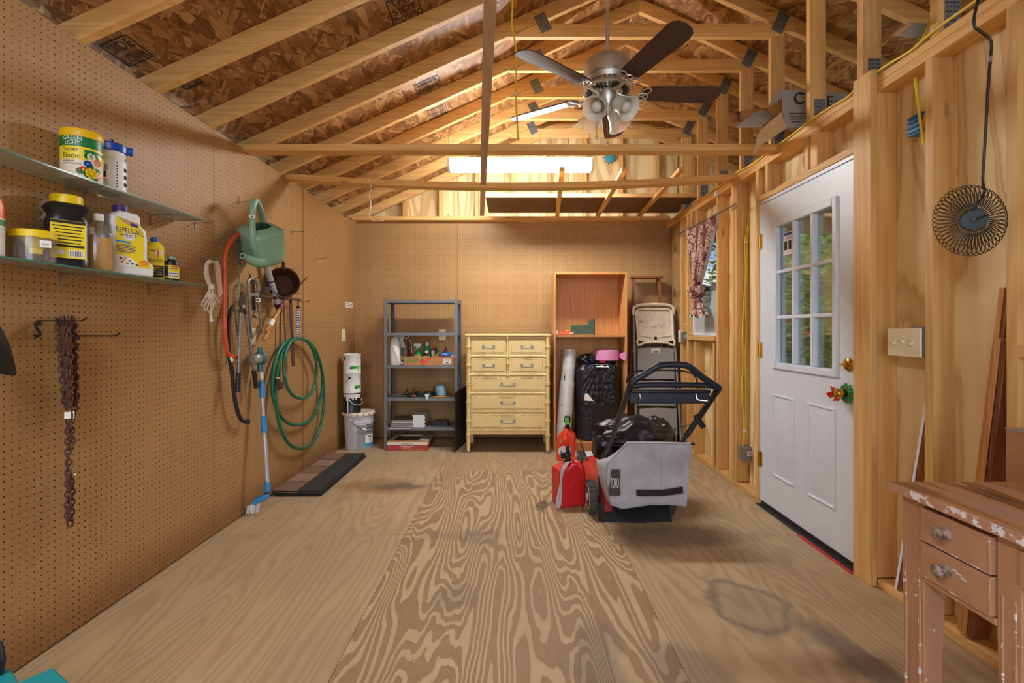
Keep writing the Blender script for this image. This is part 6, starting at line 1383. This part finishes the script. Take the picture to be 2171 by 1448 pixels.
# ================================================================ RIGHT WALL THINGS
t = T('switch_plate', (XR-.01, 2.045, 1.065), 'ivory plate with three switches between door and wire basket', 'light switch')
MB().box(XR-.012, XR-.004, 1.958, 2.132, 1.073, 1.193, 'ivory').build('plate', t, .003, 3)
for k in range(3):
    y_ = 1.999+.046*k; m = MB(); m.box(XR-.0135, XR-.011, y_-.008, y_+.008, 1.118, 1.148, 'cream'); m.beam((XR-.012, y_, 1.133), (XR-.026, y_, 1.133+(.009 if k == 1 else -.008)), .008, .008, 'ivory'); m.build('toggle', t)
    m = MB()
    for zz in (1.158, 1.105): m.cyl((XR-.0115, y_, zz), (XR-.0135, y_, zz), .003, 'cream', 8)
    m.build('screw', t)
m = MB(); m.box(XR-.003, XS-.02, 1.956, 2.02, 1.078, 1.20, 'box_grey'); m.build('wall_box', t)
def jbox(c, w, h, dpt, label, mt='box_grey'):
    m = MB(); m.obox(c, EX*w, EY*dpt, UP*h, mt); m.obox(c+V((0, -dpt-.0006, .004)), EX*w*.42, EY*.0006, UP*h*.30, 'paper')
    for k in range(4): m.obox(c+V((-w*.24+w*.16*k, -dpt-.0015, .004)), EX*w*.035, EY*.0003, UP*h*.2, 'ink')
    return m.build('junction_box', None, .003, label=label, cat='junction box', group='grey junction boxes')
jbox(P(1586, 961, 3.56), .045, .052, .025, 'grey junction box low on the stud left of the white door'); jbox(P(1452.5, 714, 4.72), .045, .05, .03, 'grey junction box below the curtain by the far stud')
m = MB(); p = P(1443, 713, 4.75); m.obox(p, EX*.012, EY*.035, UP*.060, 'ivory'); m.build('switch_plate', None, .003, label='edge of an ivory plate beside the far junction box', cat='outlet')
def cable(label, pts, r=.0052, flat=1, name='yellow_cable', staples=()):
    t = T(name, pts[-1], label, 'cable', 'yellow electrical cables'); m = MB(); m.tube(smooth(pts, 6), r, 'yellow_cable', 8); m.build('sheath', t)
    for p in staples: m = MB(); m.obox(p, EX*.010, EY*.006, UP*.006, 'white_plastic'); m.build('staple', t, .002)
D_ = 3.578
cable('left strand of the yellow cable pair on the stud by the door', [P(x, y, D_) for x, y in ((1594, 388), (1591, 440), (1583, 490), (1579, 515), (1580, 580), (1577, 640), (1574, 700), (1575, 760), (1573, 830), (1577, 900), (1574, 948))], staples=[P(1581, 513, D_-.004)])
cable('right strand of the yellow cable pair on the stud by the door', [P(x, y, D_) for x, y in ((1597, 388), (1594, 440), (1587, 490), (1583, 515), (1583, 580), (1580, 645), (1582, 700), (1579, 760), (1581, 830), (1579, 910), (1577, 948))], staples=[P(1578, 914, D_-.004)])
cable('yellow cable running down the far stud behind the curtain', [P(x, y, 4.74) for x, y in ((1458, 480), (1457, 520), (1454.5, 560), (1456, 610), (1457, 650), (1454, 690), (1455, 703))], staples=[P(1455, 533, 4.735), P(1454.5, 688, 4.735)])
cable('long yellow cable lying along the top plate over the door', [RW(x, y, 1.683) for x, y in ((1478, 428), (1500, 412), (1530, 392), (1552, 374), (1566, 363), (1580, 357), (1600, 346), (1628, 322), (1663, 298), (1692, 276), (1710, 261), (1758, 229), (1798, 205), (1818, 184), (1850, 160), (1880, 138), (1930, 108), (1962, 80), (2000, 50), (2040, 22), (2085, -10))], .0058, staples=[RW(1566, 363, 1.695), RW(1819, 183, 1.695), RW(1628, 322, 1.695), RW(1979, 66, 1.695)])
cable('yellow cable leaving the top plate up to the roof at the right', [RW(x, y, 1.72) for x, y in ((1948, 98), (1958, 78), (1970, 52), (1976, 30), (1975, 0), (1975, -30))])
cable('pair of yellow cables dropping from the top plate to the blue box', [P(1940, 166, 2.02), P(1944, 200, 2.0), P(1950, 250, 1.99), P(1957, 288, 1.98), P(1962, 312, 1.97)])
cable('short yellow cable bending into the bay beside the blue box', [P(1962, 205, 2.02), P(1959, 240, 2.01), P(1955, 280, 2.0), P(1958, 305, 1.99)])
t = T('blue_outlet_box', P(1950, 287, 2.03), 'blue plastic electrical box in the bay right of the door', 'electrical box')
m = MB(); a = P(1951, 264, 2.04); m.obox(a, EX*.025, EY*.035, UP*.042, 'box_blue')
for k in range(4): m.obox(a+V((-.028, 0, -.032+.021*k)), EX*.006, EY*.03, UP*.003, 'box_blue')
m.build('box', t, .003)
t = T('hanging_yellow_cable', P(1092, 300, 2.79), 'loose yellow cable hanging straight down from the roof left of the fan', 'cable')
m = MB(); m.tube(smooth([P(x, y, 2.72) for x, y in ((1087, -10), (1086, 30), (1085, 55), (1090, 78), (1093.5, 110), (1094.5, 150), (1094, 200), (1096, 250), (1099, 298))], 6), .0052, 'yellow_cable', 8); m.build('sheath', t)
m = MB(); m.tube([P(1094.5, 197, 2.72), P(1094.5, 203, 2.72)], .009, 'white_plastic', 8); m.build('cable_tie', t)
m = MB(); m.tube(smooth([P(782, 378, 3.59), P(786, 395, 3.59), P(788, 402, 3.6), P(783, 412, 3.6), P(786, 430, 3.6), P(785, 445, 3.6), P(783, 456, 3.6), P(789, 466, 3.6), P(797, 469, 3.62), P(813, 467, 3.65)], 6), .0026, 'paper', 6); m.build('loose_wire', None, label='thin white wire dangling from the sagging tie beam', cat='wire')
m = MB(); p = P(1292.5, 335, 5.19); m.lathe([(.050, 0), (.052, .03), (.045, .034), (.001, .034)], p+V((0, .02, 0)), 'box_teal', (0, -1, 0), 20)
for a in range(9): b = a*2*PI/9+.3; m.tube([p+V((.045*math.cos(b), 0, .045*math.sin(b))), p+V((.075*math.cos(b), -.01, .075*math.sin(b)))], .004, 'iron', 5)
m.tube(smooth([p+V((.01, -.015, .04)), p+V((.005, -.03, .075)), p+V((.02, -.01, .10))], 5), .004, 'rust', 5); m.build('round_ceiling_box', None, label='round blue electrical box with wires on the gable plywood', cat='electrical box')
m = MB(); p = RW(1518, 411, 1.685); m.obox(p, EX*.008, EY*.018, UP*.020, 'paper'); m.build('white_wood_chip', None, label='small pale block stuck on the top plate near the window', cat='block')
# --- curtain
t = T('curtain', (1.62, 4.2, 1.3), 'red and cream paisley curtain tied in a knot beside the window', 'curtain')
zr = 2.125; ya, yb = 3.89, 4.50
kc = P(1477, 612, 4.28)
def cf(i, j):
    # i across, j down from rod to knot
    y = ya+(yb-ya)*i; yk = kc.y+(i-.5)*.10; f = j**1.25; yy = y+(yk-y)*f
    zz = zr-(zr-kc.z)*j-(.02*math.sin(i*PI) if j < .05 else 0)
    xx = 1.655+(kc.x-1.655)*f+.026*math.sin(i*38+1.3*math.sin(j*3))*(1-.5*j)-.03*f*math.sin(PI*i)
    return V((xx, yy, zz))
m = MB(); m.grid(cf, 120, 40, 'curtain')
m.build('drape', t)
m = MB(); m.grid(lambda i, j: cf(.02*0+i*.06, j)+V((-.004, -.035-.03*i*(1-j), 0)), 8, 30, 'strap_grey'); m.build('lining', t)
m = MB(); m.tube([kc+V((.055*math.cos(a)*1, .065*math.sin(a), .012*math.sin(a+1))) for a in [2*PI*i/24 for i in range(24)]], .030, 'curtain', 10, closed=True); m.blob(kc+V((.0, .0, -.03)), .060, .075, .055, 'curtain', .3, 2.5, 30, 3); m.build('knot', t)
m = MB()
def tf(i, j):
    a = 2*PI*i; r = .035+.065*j**1.5; r *= 1+.25*math.sin(a*6)*j; return kc+V((r*.7*math.cos(a), r*math.sin(a)-.06*j, -.04-.21*j+.012*math.sin(a*4)*j))
m.grid(tf, 64, 14, 'curtain'); m.build('tail', t)
m = MB(); m.tube([V((1.655, 3.53, 2.118)), V((1.655, 4.76, 2.132))], .0075, 'dull_metal', 10); m.build('curtain_rod', None, label='thin grey curtain rod above the window', cat='rod')
# --- wire basket
c = RW(2064, 466, 1.545); n = (V((-.42, -.90, -.10))).normalized(); u = UP.cross(n).normalized(); v = n.cross(u)
t = T('wire_sunburst', c-UP*.12, 'round dark wire sunburst basket with blue grey disc hanging at the right', 'wire basket')
m = MB(); tilt = u*.97+v*.22; tv = v*.97-u*.22
m.lathe([(.037, 0), (.039, .003), (.037, .006), (.001, .008)], c, 'bronze_plate', n, 32, tilt, 1, .80); m.lathe([(.009, .006), (.009, .012), (.001, .014)], c, 'bronze', n, 12); m.tube([c+n*.012, c+n*.014+tilt*.034+tv*.004], .003, 'bronze', 6); m.build('disc', t)
NL = 46
for k in range(NL):
    a = 2*PI*k/NL; dirv = tilt*math.cos(a)+tv*(math.sin(a)*1.12); tan = (tilt*-math.sin(a)+tv*math.cos(a)).normalized(); R0 = .030; R1 = .108
    bk = .030+.03*math.cos(a); m = MB(); pts = []
    for q in range(26):
        g_ = 2*PI*q/26; ra = (1-math.cos(g_))/2; rr = R0+(R1-R0)*ra; pts.append(c+dirv*rr+tan*(.0125*math.sin(g_)*(1-.35*math.cos(g_)))-n*(bk*ra*ra))
    m.tube(pts, .0015, 'bronze', 6, closed=True); m.build('wire_loop', t)
m = MB(); m.tube(smooth([P(2076, -10, 1.62), P(2071, 12, 1.62), P(2066, 34, 1.62), P(2066, 56, 1.62), P(2080, 67, 1.62), P(2098, 82, 1.62), P(2102, 100, 1.62), P(2100, 121, 1.62), P(2094, 200, 1.62), P(2088, 300, 1.62), P(2083, 380, 1.62), P(2086, 410, 1.60), c+v*.03-n*.012], 6), .0046, 'bronze', 10); m.tube([P(2099.5, 120, 1.62), P(2099, 132, 1.62)], .0052, 'dull_metal', 10); m.build('hanger_rod', t)
# --- leaning lumber
def plank(a, b, w, th, label, face, edge, up):
    m = MB(); a, b = V(a), V(b); d = (b-a).normalized(); m.beam(a, b, w, th, face, up=up); m.add([], [], edge); return m.build('leaning_board', None, .0015, label=label, cat='board', group='boards leaning in the stud bay')
plank((1.735, 1.815, .04), (1.742, 1.655, 1.335), .045, .018, 'narrow dark board leaning tallest in the right stud bay', 'redwood', 'rail_edge', (0, -1, 0))
plank((1.712, 1.826, .04), (1.716, 1.668, 1.335), .003, .019, 'thin pale edge strip on the tallest leaning board', 'rail_edge', 'rail_edge', (0, -1, 0))
plank((1.732, 1.775, .04), (1.738, 1.650, 1.16), .062, .018, 'wider brown board leaning in front of the tallest one', 'redwood', 'rail_edge', (0, -1, 0))
plank((1.69, 1.785, .04), (1.696, 1.662, 1.16), .004, .019, 'pale edge strip of the wider leaning board', 'rail_edge', 'rail_edge', (0, -1, 0))
plank((1.715, 2.10, .04), (1.745, 1.968, .95), .03, .012, 'slim dark lath leaning behind the stud by the desk corner', 'redwood', 'white_paint', (0, -1, 0))
plank((1.695, 2.106, .04), (1.725, 1.974, .95), .003, .013, 'white painted edge of the slim leaning lath', 'white_paint', 'white_paint', (0, -1, 0))
m = MB(); m.box(1.600, 1.66, 1.37, 1.545, 0, .868, 'card_brown'); m.box(1.598, 1.664, 1.365, 1.55, .866, .870, 'card_grey'); m.build('cardboard_box', None, .002, label='plain brown cardboard standing behind the pink desk at the right edge', cat='box')
# --- cardboard on the top plate
t = T('open_carton', (1.78, 3.0, 2.40), 'open grey carton with a big letter C lying on the top plate', 'box')
d0 = 2.83; q = lambda x, y, d=d0: P(x, y, d)
m = MB(); m.poly([q(1660, 231), q(1790, 229), q(1792, 197), q(1659, 190)], .004, 'card_grey'); m.poly([q(1663, 270), q(1735, 272), q(1790, 229), q(1660, 231)], .004, 'card_grey')
m.poly([q(1659, 190), q(1792, 197), q(1778, 205, 3.18), q(1652, 200, 3.18)], .004, 'card_grey'); m.poly([q(1735, 272), q(1663, 270), q(1655, 275, 3.18), q(1725, 275, 3.18)], .004, 'card_grey'); m.poly([q(1655, 275, 3.18), q(1652, 200, 3.18), q(1778, 205, 3.18), q(1725, 275, 3.18)], .004, 'card_grey'); m.build('carton', t)
m = MB(); m.poly([q(1626, 226, 2.78), q(1633, 222, 2.78), q(1659, 205), q(1659, 190), q(1652, 192)], .004, 'card_grey'); m.poly([q(1598, 327, 2.75), q(1613, 307, 2.75), q(1666, 272, 2.82), q(1658, 248, 2.84), q(1658, 236, 2.84), q(1612, 275, 2.78), q(1604, 292, 2.76)], .004, 'kraft_light'); m.build('flap', t)
m = MB(); c_ = q(1695, 209, d0)+V((0, -.006, 0)); m.tube(arc(c_, .030, .75, 2*PI-.75, 20, EX, UP), .0055, 'ink', 6); m.text('E', q(1753, 226)+V((0, -.006, 0)), EX, UP, .036, .060, 'ink'); m.text('L', q(1772, 224)+V((0, -.006, 0)), EX, UP, .03, .050, 'label_grey')
for k in range(4): m.obox(q(1690, 240+6*k, d0-.012)+V((0, -.0, 0)), EX*(.05-.006*k), EY*.0005, UP*.0018, 'ink')
m.build('lettering', t)
for i, (pts, lb) in enumerate(((((1560, 268), (1588, 268), (1633, 234), (1608, 234)), 'pale flat panel beside the paper roll'), (((1580, 268), (1614, 268), (1660, 230), (1640, 229)), 'pale flat panel nearest the carton flap'))):
    m = MB(); m.poly([P(x, y, 3.02-.03*i if k < 2 else 3.2-.03*i) for k, (x, y) in enumerate(pts)], .006, 'strap_grey'); m.build('flat_panel', None, label=lb, cat='panel', group='pale panels by the carton')
t = T('paper_roll', P(1572, 262, 3.12), 'roll of brown kraft paper resting above the tie beam', 'roll')
m = MB(); a, b = P(1562, 250, 3.16), P(1640, 240, 3.30); ax = (b-a).normalized(); u_, v_, _ = basis(ax); sp = []
for i in range(70): w = i*.25; r = .018+.026*i/70; sp.append((r*math.cos(w), r*math.sin(w)))
L = (b-a).length; m.add([a+u_*x+v_*y for x, y in sp]+[b+u_*x+v_*y for x, y in sp], [(i, i+1, i+71, i+70) for i in range(69)], 'kraft'); m.build('roll', t)
m = MB(); m.grid(lambda i, j: P(1537+50*i, 262+8*math.sin(PI*i)+2*i, 3.1)+(b-a)*.6*j, 12, 4, 'kraft'); m.build('loose_sheet', t)
m = MB(); m.poly([P(1890, 75, 2.0), P(1904, 76, 2.0), P(1933, 54, 2.0), P(1928, 47.5, 2.0)], .003, 'kraft'); m.poly([P(1900, 76, 2.0), P(1952, 80, 2.02), P(1972, 50, 2.06), P(1928, 47.5, 2.02)], .003, 'card_grey'); m.poly([P(1928, 47.5, 2.02), P(1972, 50, 2.06), P(2010, 60, 2.3), P(1966, 58, 2.28)], .003, 'card_grey'); m.build('carton_end', None, label='pale open cardboard end on the top plate at the upper right', cat='cardboard')
# ================================================================ DESK
t = T('painted_desk', (1.38, 1.0, 0), 'chipped terracotta pink desk with worn brown top at the lower right', 'desk')
fx = 1.09; yE = 1.312
MB().box(1.067, 1.655, .10, 1.345, .738, .760, 'desk_top').build('desktop', t, .003)
m = MB(); m.box(1.064, 1.070, .10, 1.348, .737, .7585, 'desk_chip'); m.box(1.0702, 1.655, 1.343, 1.3478, .737, .7585, 'desk_paint'); m.build('top_edge', t)
def leg(y0, y1, x0=fx, x1=fx+.06, z1=.737):
    m = MB(); a = [(x0, y0, z1), (x1, y0, z1), (x1, y1, z1), (x0, y1, z1)]; zb = .50 if z1 > .6 else z1
    lv = [[V((x0+k, y0+k, z)), V((x1-k, y0+k, z)), V((x1-k, y1-k, z)), V((x0+k, y1-k, z))] for z, k in ((0, .010), (.50, 0), (z1, 0))]
    vs = [p for l in lv for p in l]; m.add(vs, [(3, 2, 1, 0), (8, 9, 10, 11)]+[(r*4+i, r*4+(i+1) % 4, r*4+4+(i+1) % 4, r*4+4+i) for r in range(2) for i in range(4)], 'desk_paint')
    m.box(x0-.0012, x0+.006, y0+.010, y0+.018, .02, .60, 'desk_chip'); m.box(x0-.0012, x0+.004, y1-.016, y1-.009, .01, .6, 'desk_chip'); m.build('leg', t, .004)
leg(1.262, 1.332); leg(1.262, 1.332, 1.585, 1.645); leg(1.018, 1.072, z1=.737); leg(.13, .19); leg(.13, .19, 1.585, 1.645)
m = MB(); m.box(fx+.014, fx+.03, .19, 1.262, .50, .737, 'desk_paint') if False else None
m.box(fx+.02, 1.64, 1.068, 1.074, .53, .737, 'desk_paint'); m.box(1.62, 1.64, .19, 1.262, .53, .737, 'desk_paint'); m.box(fx+.06, 1.585, 1.29, 1.31, .53, .737, 'desk_paint')
m.box(fx+.004, fx+.022, 1.072, 1.262, .722, .737, 'desk_paint'); m.box(fx-.002, fx+.022, 1.072, 1.262, .522, .537, 'desk_paint'); m.box(fx+.004, fx+.022, .19, 1.018, .61, .637, 'desk_paint'); m.box(fx+.004, fx+.022, .19, 1.018, .722, .737, 'desk_paint'); m.build('apron', t, .002)
def dw(y0, y1, z0, z1, knob):
    m = MB(); m.box(fx-.010, fx+.012, y0, y1, z0, z1, 'desk_paint'); m.box(fx-.0112, fx, y0+.001, y0+.006, z0+.005, z1-.008, 'desk_chip'); m.box(fx-.0112, fx, y0+.004, y1-.004, z0+.0005, z0+.003, 'desk_chip'); dr = m.build('drawer', t, .003); dr['_o'] = t['_o']
    if knob: k = MB(); yc, zc = knob; k.lathe([(.016, 0), (.016, .003), (.0085, .007), (.008, .013), (.015, .019), (.0165, .025), (.012, .030), (.001, .031)], (fx-.010, yc, zc), 'knob_worn', (-1, 0, 0), 20); k.build('knob', dr)
dw(1.076, 1.260, .634, .720, (1.185, .682)); dw(1.076, 1.260, .540, .629, (1.185, .590)); dw(.20, 1.014, .640, .718, None)
# ================================================================ FAN AND LAMP
fc = V((.55, 2.75, 2.546))
t = T('ceiling_fan', (fc.x, fc.y, 2.4), 'brushed nickel ceiling fan with five brown blades and four glass shades', 'ceiling fan')
m = MB(); m.tube([fc+UP*.20, V((fc.x, fc.y, 3.40))], .0115, 'nickel', 14); m.build('downrod', t)
m = MB(); m.lathe([(.03, .215), (.055, .212), (.10, .200), (.128, .175), (.134, .150), (.134, .095), (.120, .088), (.110, .082)], fc, 'nickel', n=48); m.build('motor_housing', t)
m = MB(); m.lathe([(.118, .088), (.112, .060), (.142, .030), (.146, .018), (.138, .010), (.070, .016), (.05, .03)], fc, 'nickel', n=48, caps=False)
for k in range(30):
    a = 2*PI*k/30; r = V((math.cos(a), math.sin(a), 0)); tg = V((-r.y, r.x, 0)); m.obox(fc+r*.127+UP*.0465, tg*.0055, (r*.7-UP*.7)*.010, (r*.7+UP*.7)*.0012, 'black_plastic')
    m.obox(fc+r*.105+UP*.0115, tg*.0045, r*.018, UP*.0025, 'black_plastic')
m.build('vent_ring', t)
m = MB(); m.lathe([(.050, .02), (.050, -.035), (.044, -.045), (.044, -.055), (.036, -.07), (.02, -.10), (.012, -.115), (.001, -.117)], fc, 'nickel', n=32); m.build('switch_housing', t)
for k in range(5):
    a = math.radians(3+72*k); r = V((math.cos(a), math.sin(a), 0)); tg = V((-r.y, r.x, 0)); pit = math.radians(-13); wv = tg*math.cos(pit)+UP*math.sin(pit); nv = -tg*math.sin(pit)+UP*math.cos(pit)
    m = MB(); outl = [(.20, -.052), (.26, -.060), (.60, -.072), (.635, -.066), (.655, -.045), (.662, -.01), (.655, .03), (.635, .055), (.60, .066), (.26, .056), (.20, .050), (.185, 0)]
    o = fc+UP*.006; m.add([o+r*x+wv*y for x, y in outl]+[o+r*x+wv*y+nv*.006 for x, y in outl], [tuple(range(11, -1, -1)), tuple(range(12, 24))]+[(i, (i+1) % 12, (i+1) % 12+12, i+12) for i in range(12)], 'blade_wood')
    bl = m.build('blade', t, .0015); bl['_o'] = t['_o']
    m = MB(); m.tube(smooth([fc+r*.060+UP*.008, fc+r*.085-UP*.006, fc+r*.12-UP*.012, fc+r*.165-UP*.006], 5), [.011]*8+[.009]*8, 'nickel', 8)
    cc = fc+r*.20-UP*.004
    def lf(p0, d1, L, w): 
        sd = (nv.cross(d1)).normalized(); return [p0+d1*(L*(1-math.cos(q))/2)+sd*(w*math.sin(q)*(1-.35*math.cos(q))) for q in [2*PI*i/22 for i in range(22)]]
    p0 = fc+r*.158-UP*.006-nv*.002
    m.tube(lf(p0, r, .075, .024), .0042, 'nickel', 7, closed=True)
    for s_ in (-1, 1): m.tube(lf(p0+r*.03, (r*.55+wv*s_*.85).normalized(), .078, .020), .0042, 'nickel', 7, closed=True)
    m.build('blade_iron', bl)
for k in range(4):
    a = math.radians(-55+ (0, -70, 110, 180)[k]); az = (math.radians(-50), math.radians(-130), math.radians(50), math.radians(130))[k]
    r = V((math.cos(az), math.sin(az), 0)); dn = math.radians(38); d = (r*math.cos(dn)-UP*math.sin(dn)).normalized(); o = fc+r*.040-UP*.050
    m = MB(); m.lathe([(.024, 0), (.026, .012), (.030, .025)], o+d*.012, 'nickel', d, 20); h = m.build('lamp_holder', t); h['_o'] = t['_o']
    m = MB(); m.lathe([(.030, .026), (.040, .032), (.044, .05), (.046, .075), (.054, .105), (.068, .130), (.070, .132), (.066, .131), (.051, .105), (.042, .075), (.040, .05), (.034, .036)], o+d*.012, 'shade_glass', d, 36, caps=False); m.build('glass_shade', h)
    m = MB(); m.lathe([(.014, .02), (.014, .05), (.026, .075), (.030, .09), (.026, .108), (.014, .119), (.001, .122)], o+d*.012, 'white_plastic', d, 20); m.build('bulb', h)
for px, py, z0 in ((1265, 294, -.06), (1287.5, 308, -.11)):
    p = P(px, py, 2.70); m = MB(); q = V((p.x, p.y, fc.z+z0)); m.tube([q, p+UP*.02], .0013, 'silver', 5); m.lathe([(.001, .025), (.004, .018), (.009, .004), (.006, -.004), (.001, -.006)], p, 'nickel', n=12); m.build('pull_chain', t)
lx0, lx1, ly, lz = PX(948, 4.0), PX(1260, 4.0), 4.0, 2.535
t = T('fluorescent_light', ((lx0+lx1)/2, ly, lz), 'lit white fluorescent wrap lamp hanging on chains above the sagging beam', 'ceiling light')
m = MB(); m.box(lx0+.006, lx1-.006, ly+.01, ly+.13, lz+.085, lz+.105, 'lamp_shell'); m.build('housing', t, .003)
sec = [(ly+.002, lz+.084), (ly+.004, lz+.030), (ly+.035, lz+.006), (ly+.105, lz+.006), (ly+.136, lz+.030), (ly+.138, lz+.084)]
m = MB(); N = len(sec); m.add([(lx0+.022, y, z) for y, z in sec]+[(lx1-.022, y, z) for y, z in sec], [(i, i+1, i+1+N, i+N) for i in range(N-1)], 'tube_light'); m.build('diffuser', t, label='glowing white diffuser')
for x, dx in ((lx0, 1), (lx1, -1)):
    m = MB(); s2 = [(y+(.003 if y > ly+.07 else -.003), z-(.003 if z < lz+.05 else -.004)) for y, z in sec]; m.add([(x, y, z) for y, z in s2]+[(x+dx*.021, y, z) for y, z in s2], [tuple(range(N)), tuple(range(2*N-1, N-1, -1))]+[(i, (i+1) % N, (i+1) % N+N, i+N) for i in range(N)], 'lamp_shell'); m.build('end_cap', t)
for x in (lx0+.004, lx1-.03):
    m = MB(); zt_ = zu(x)+.03; n_ = int((zt_-lz-.10)/.016)
    for i in range(n_):
        cc = V((x, ly+.07, lz+.105+.016*i+.008)); w = EX if i % 2 else EY; m.tube([cc+UP*(.0105*math.cos(a))+w*(.0045*math.sin(a)) for a in [2*PI*q/8 for q in range(8)]], .0014, 'dull_metal', 5, closed=True)
    m.build('chain', t)
# ================================================================ OUTDOORS
g = MB(); g.box(1.84, 40, -12, 40, -.32, -.30, 'lawn'); g.box(-40, 1.8, -30, -2.7, -.32, -.30, 'lawn'); g.box(-40, 40, 5.4, 60, -.33, -.31, 'lawn'); g.build('ground', kind='structure')
m = MB(); m.box(3.3, 3.36, 1.0, 6.4, .62, .72, 'joist_brown'); m.box(3.3, 3.36, 1.0, 6.4, .16, .24, 'joist_brown')
m.build('porch_rail', None, .003, label='brown wooden rails outside seen through the lower door panes', cat='rail')
def tree(x, y, h, rad, label, mt, nl, seed, low=.2, ls=.09, cat='tree', name='tree'):
    rnd = random.Random(seed); t = T(name, (x, y, -.3), label, cat, 'trees outside the shed')
    m = MB(); m.tube([(x, y, -.3), (x+.05, y, h*.4), (x, y+.08, h*.75), (x+.05, y, h*.95)], [.09, .07, .05, .015], 'rust', 8)
    for k in range(7):
        a = rnd.uniform(0, 2*PI); z = h*rnd.uniform(.3, .8); m.tube([(x, y, z), (x+rad*.5*math.cos(a), y+rad*.5*math.sin(a), z+.3*rad), (x+rad*.9*math.cos(a), y+rad*.9*math.sin(a), z+.5*rad)], [.035, .022, .006], 'rust', 5)
    m.build('trunk', t); vs = []; fs = []
    for i in range(nl):
        while True:
            q = V((rnd.uniform(-1, 1), rnd.uniform(-1, 1), rnd.uniform(-1, 1)))
            if .25 < q.length < 1: break
        cl = 1+.25*mnoise.noise(q*3+V((seed, 0, 0))); p = V((x+q.x*rad*cl, y+q.y*rad*cl, h*(low+1)/2+q.z*h*(1-low)/2*cl)); a = V((rnd.gauss(0, 1), rnd.gauss(0, 1), rnd.gauss(0, 1))).normalized(); u, v, _ = basis(a); s_ = ls*rnd.uniform(.6, 1.4)
        b = len(vs); vs += [p-u*s_, p+v*s_*.45, p+u*s_, p-v*s_*.45]; fs.append((b, b+1, b+2, b+3))
    m = MB(); m.add(vs, fs, mt); m.build('foliage', t)
tree(6.4, 8.2, 3.6, 1.9, 'dense green tree seen through the right column of door panes', 'leaf', 15000, 1, -.1, .05)
tree(7.6, 11.5, 5.0, 2.6, 'dark green tree seen through the middle door panes', 'leaf_dark', 11000, 2, -.05, .085)
tree(5.6, 9.8, 3.0, 1.5, 'yellow green shrub behind the porch rail', 'leaf', 13000, 3, -.15, .045, 'shrub', 'shrub')
tree(9.5, 9.0, 6.5, 2.8, 'tall tree farther off behind the shrubs', 'leaf_dark', 8000, 4, .0, .11)
tree(12.5, 17.5, 5.6, 2.4, 'dark tree seen through the left door panes', 'leaf_dark', 4200, 5, -.05, .13)
tree(4.95, 10.4, 4.0, 1.0, 'sparse grey leaved tree outside the curtained window', 'leaf_grey', 420, 6, .30, .05)
tree(5.4, 13.2, 1.7, 1.5, 'grey green bush behind the dusty lower window pane', 'leaf_grey', 2500, 7, -.1, .10)
# ================================================================ LIGHT, WORLD, CAMERA
w = bpy.data.worlds.new('sky'); sc.world = w; w.use_nodes = True; nt = w.node_tree; bg = nt.nodes['Background']
tc = nt.nodes.new('ShaderNodeTexCoord'); mp = nt.nodes.new('ShaderNodeMapping'); nt.links.new(tc.outputs['Generated'], mp.inputs[0]); mp.inputs['Scale'].default_value = (1, 1, 2.6)
nz = nt.nodes.new('ShaderNodeTexNoise'); nz.inputs['Scale'].default_value = 3.2; nz.inputs['Detail'].default_value = 6; nt.links.new(mp.outputs[0], nz.inputs['Vector'])
rp = nt.nodes.new('ShaderNodeValToRGB'); nt.links.new(nz.outputs['Fac'], rp.inputs[0]); rp.color_ramp.elements[0].position = .42; rp.color_ramp.elements[0].color = (.20, .42, .88, 1); rp.color_ramp.elements[1].position = .58; rp.color_ramp.elements[1].color = (.95, .97, 1, 1)
nt.links.new(rp.outputs[0], bg.inputs[0]); bg.inputs[1].default_value = SKY
def area(name, loc, rot, sx, sy, e, col=(1, 1, 1)):
    l = bpy.data.lights.new(name, 'AREA'); l.shape = 'RECTANGLE'; l.size = sx; l.size_y = sy; l.energy = e; l.color = col
    o = bpy.data.objects.new(name, l); COL.objects.link(o); o.location = loc; o.rotation_euler = rot; return o
area('rear_day_fill', (0, -2.55, 1.25), (PI/2, 0, 0), 3.2, 2.2, DAY_FILL, (.84, .93, 1.0))  # unseen fill added across the open rear end, standing in for daylight
area('unseen_shop_fill', (-.95, -.45, 2.58), (0, 0, PI/2), 1.2, .14, SHOP_FILL, (.93, .97, 1))  # unseen lamp added behind the camera as fill for the right wall
area('unseen_shop_fill_up', (-.95, -.45, 2.62), (PI, 0, PI/2), 1.2, .14, SHOP_FILL*.3, (.93, .97, 1))  # upward fill added to lift the ceiling, no fixture modelled
su = bpy.data.lights.new('sun', 'SUN'); su.energy = 3.5; su.angle = .01; su.color = (1, .95, .85); so = bpy.data.objects.new('sun', su); COL.objects.link(so); so.rotation_euler = V((-.15, -1, -.95)).to_track_quat('-Z', 'Y').to_euler()
cam = bpy.data.cameras.new('camera'); co = bpy.data.objects.new('camera', cam); COL.objects.link(co)
co.location = (0, 0, H); co.rotation_euler = (PI/2, 0, 0); cam.sensor_width = 36; cam.sensor_fit = 'HORIZONTAL'; cam.lens = 36*F/2171
cam.shift_x = -(CX-1085.5)/2171; cam.shift_y = -(724-CY)/2171; cam.clip_start = .02; cam.clip_end = 200
sc.camera = co
sc.view_settings.view_transform = 'Standard'; sc.view_settings.look = 'None'; sc.view_settings.gamma = 1; sc.view_settings.use_curve_mapping = False; sc.view_settings.exposure = EXPO
sc.cycles.max_bounces = 6; sc.cycles.diffuse_bounces = 4; sc.cycles.glossy_bounces = 3; sc.cycles.transparent_max_bounces = 8; sc.cycles.transmission_bounces = 4
sc.cycles.use_denoising = True; sc.cycles.sample_clamp_indirect = 6; sc.cycles.caustics_reflective = False; sc.cycles.caustics_refractive = False
for o in bpy.data.objects:
    if '_o' in o: del o['_o']
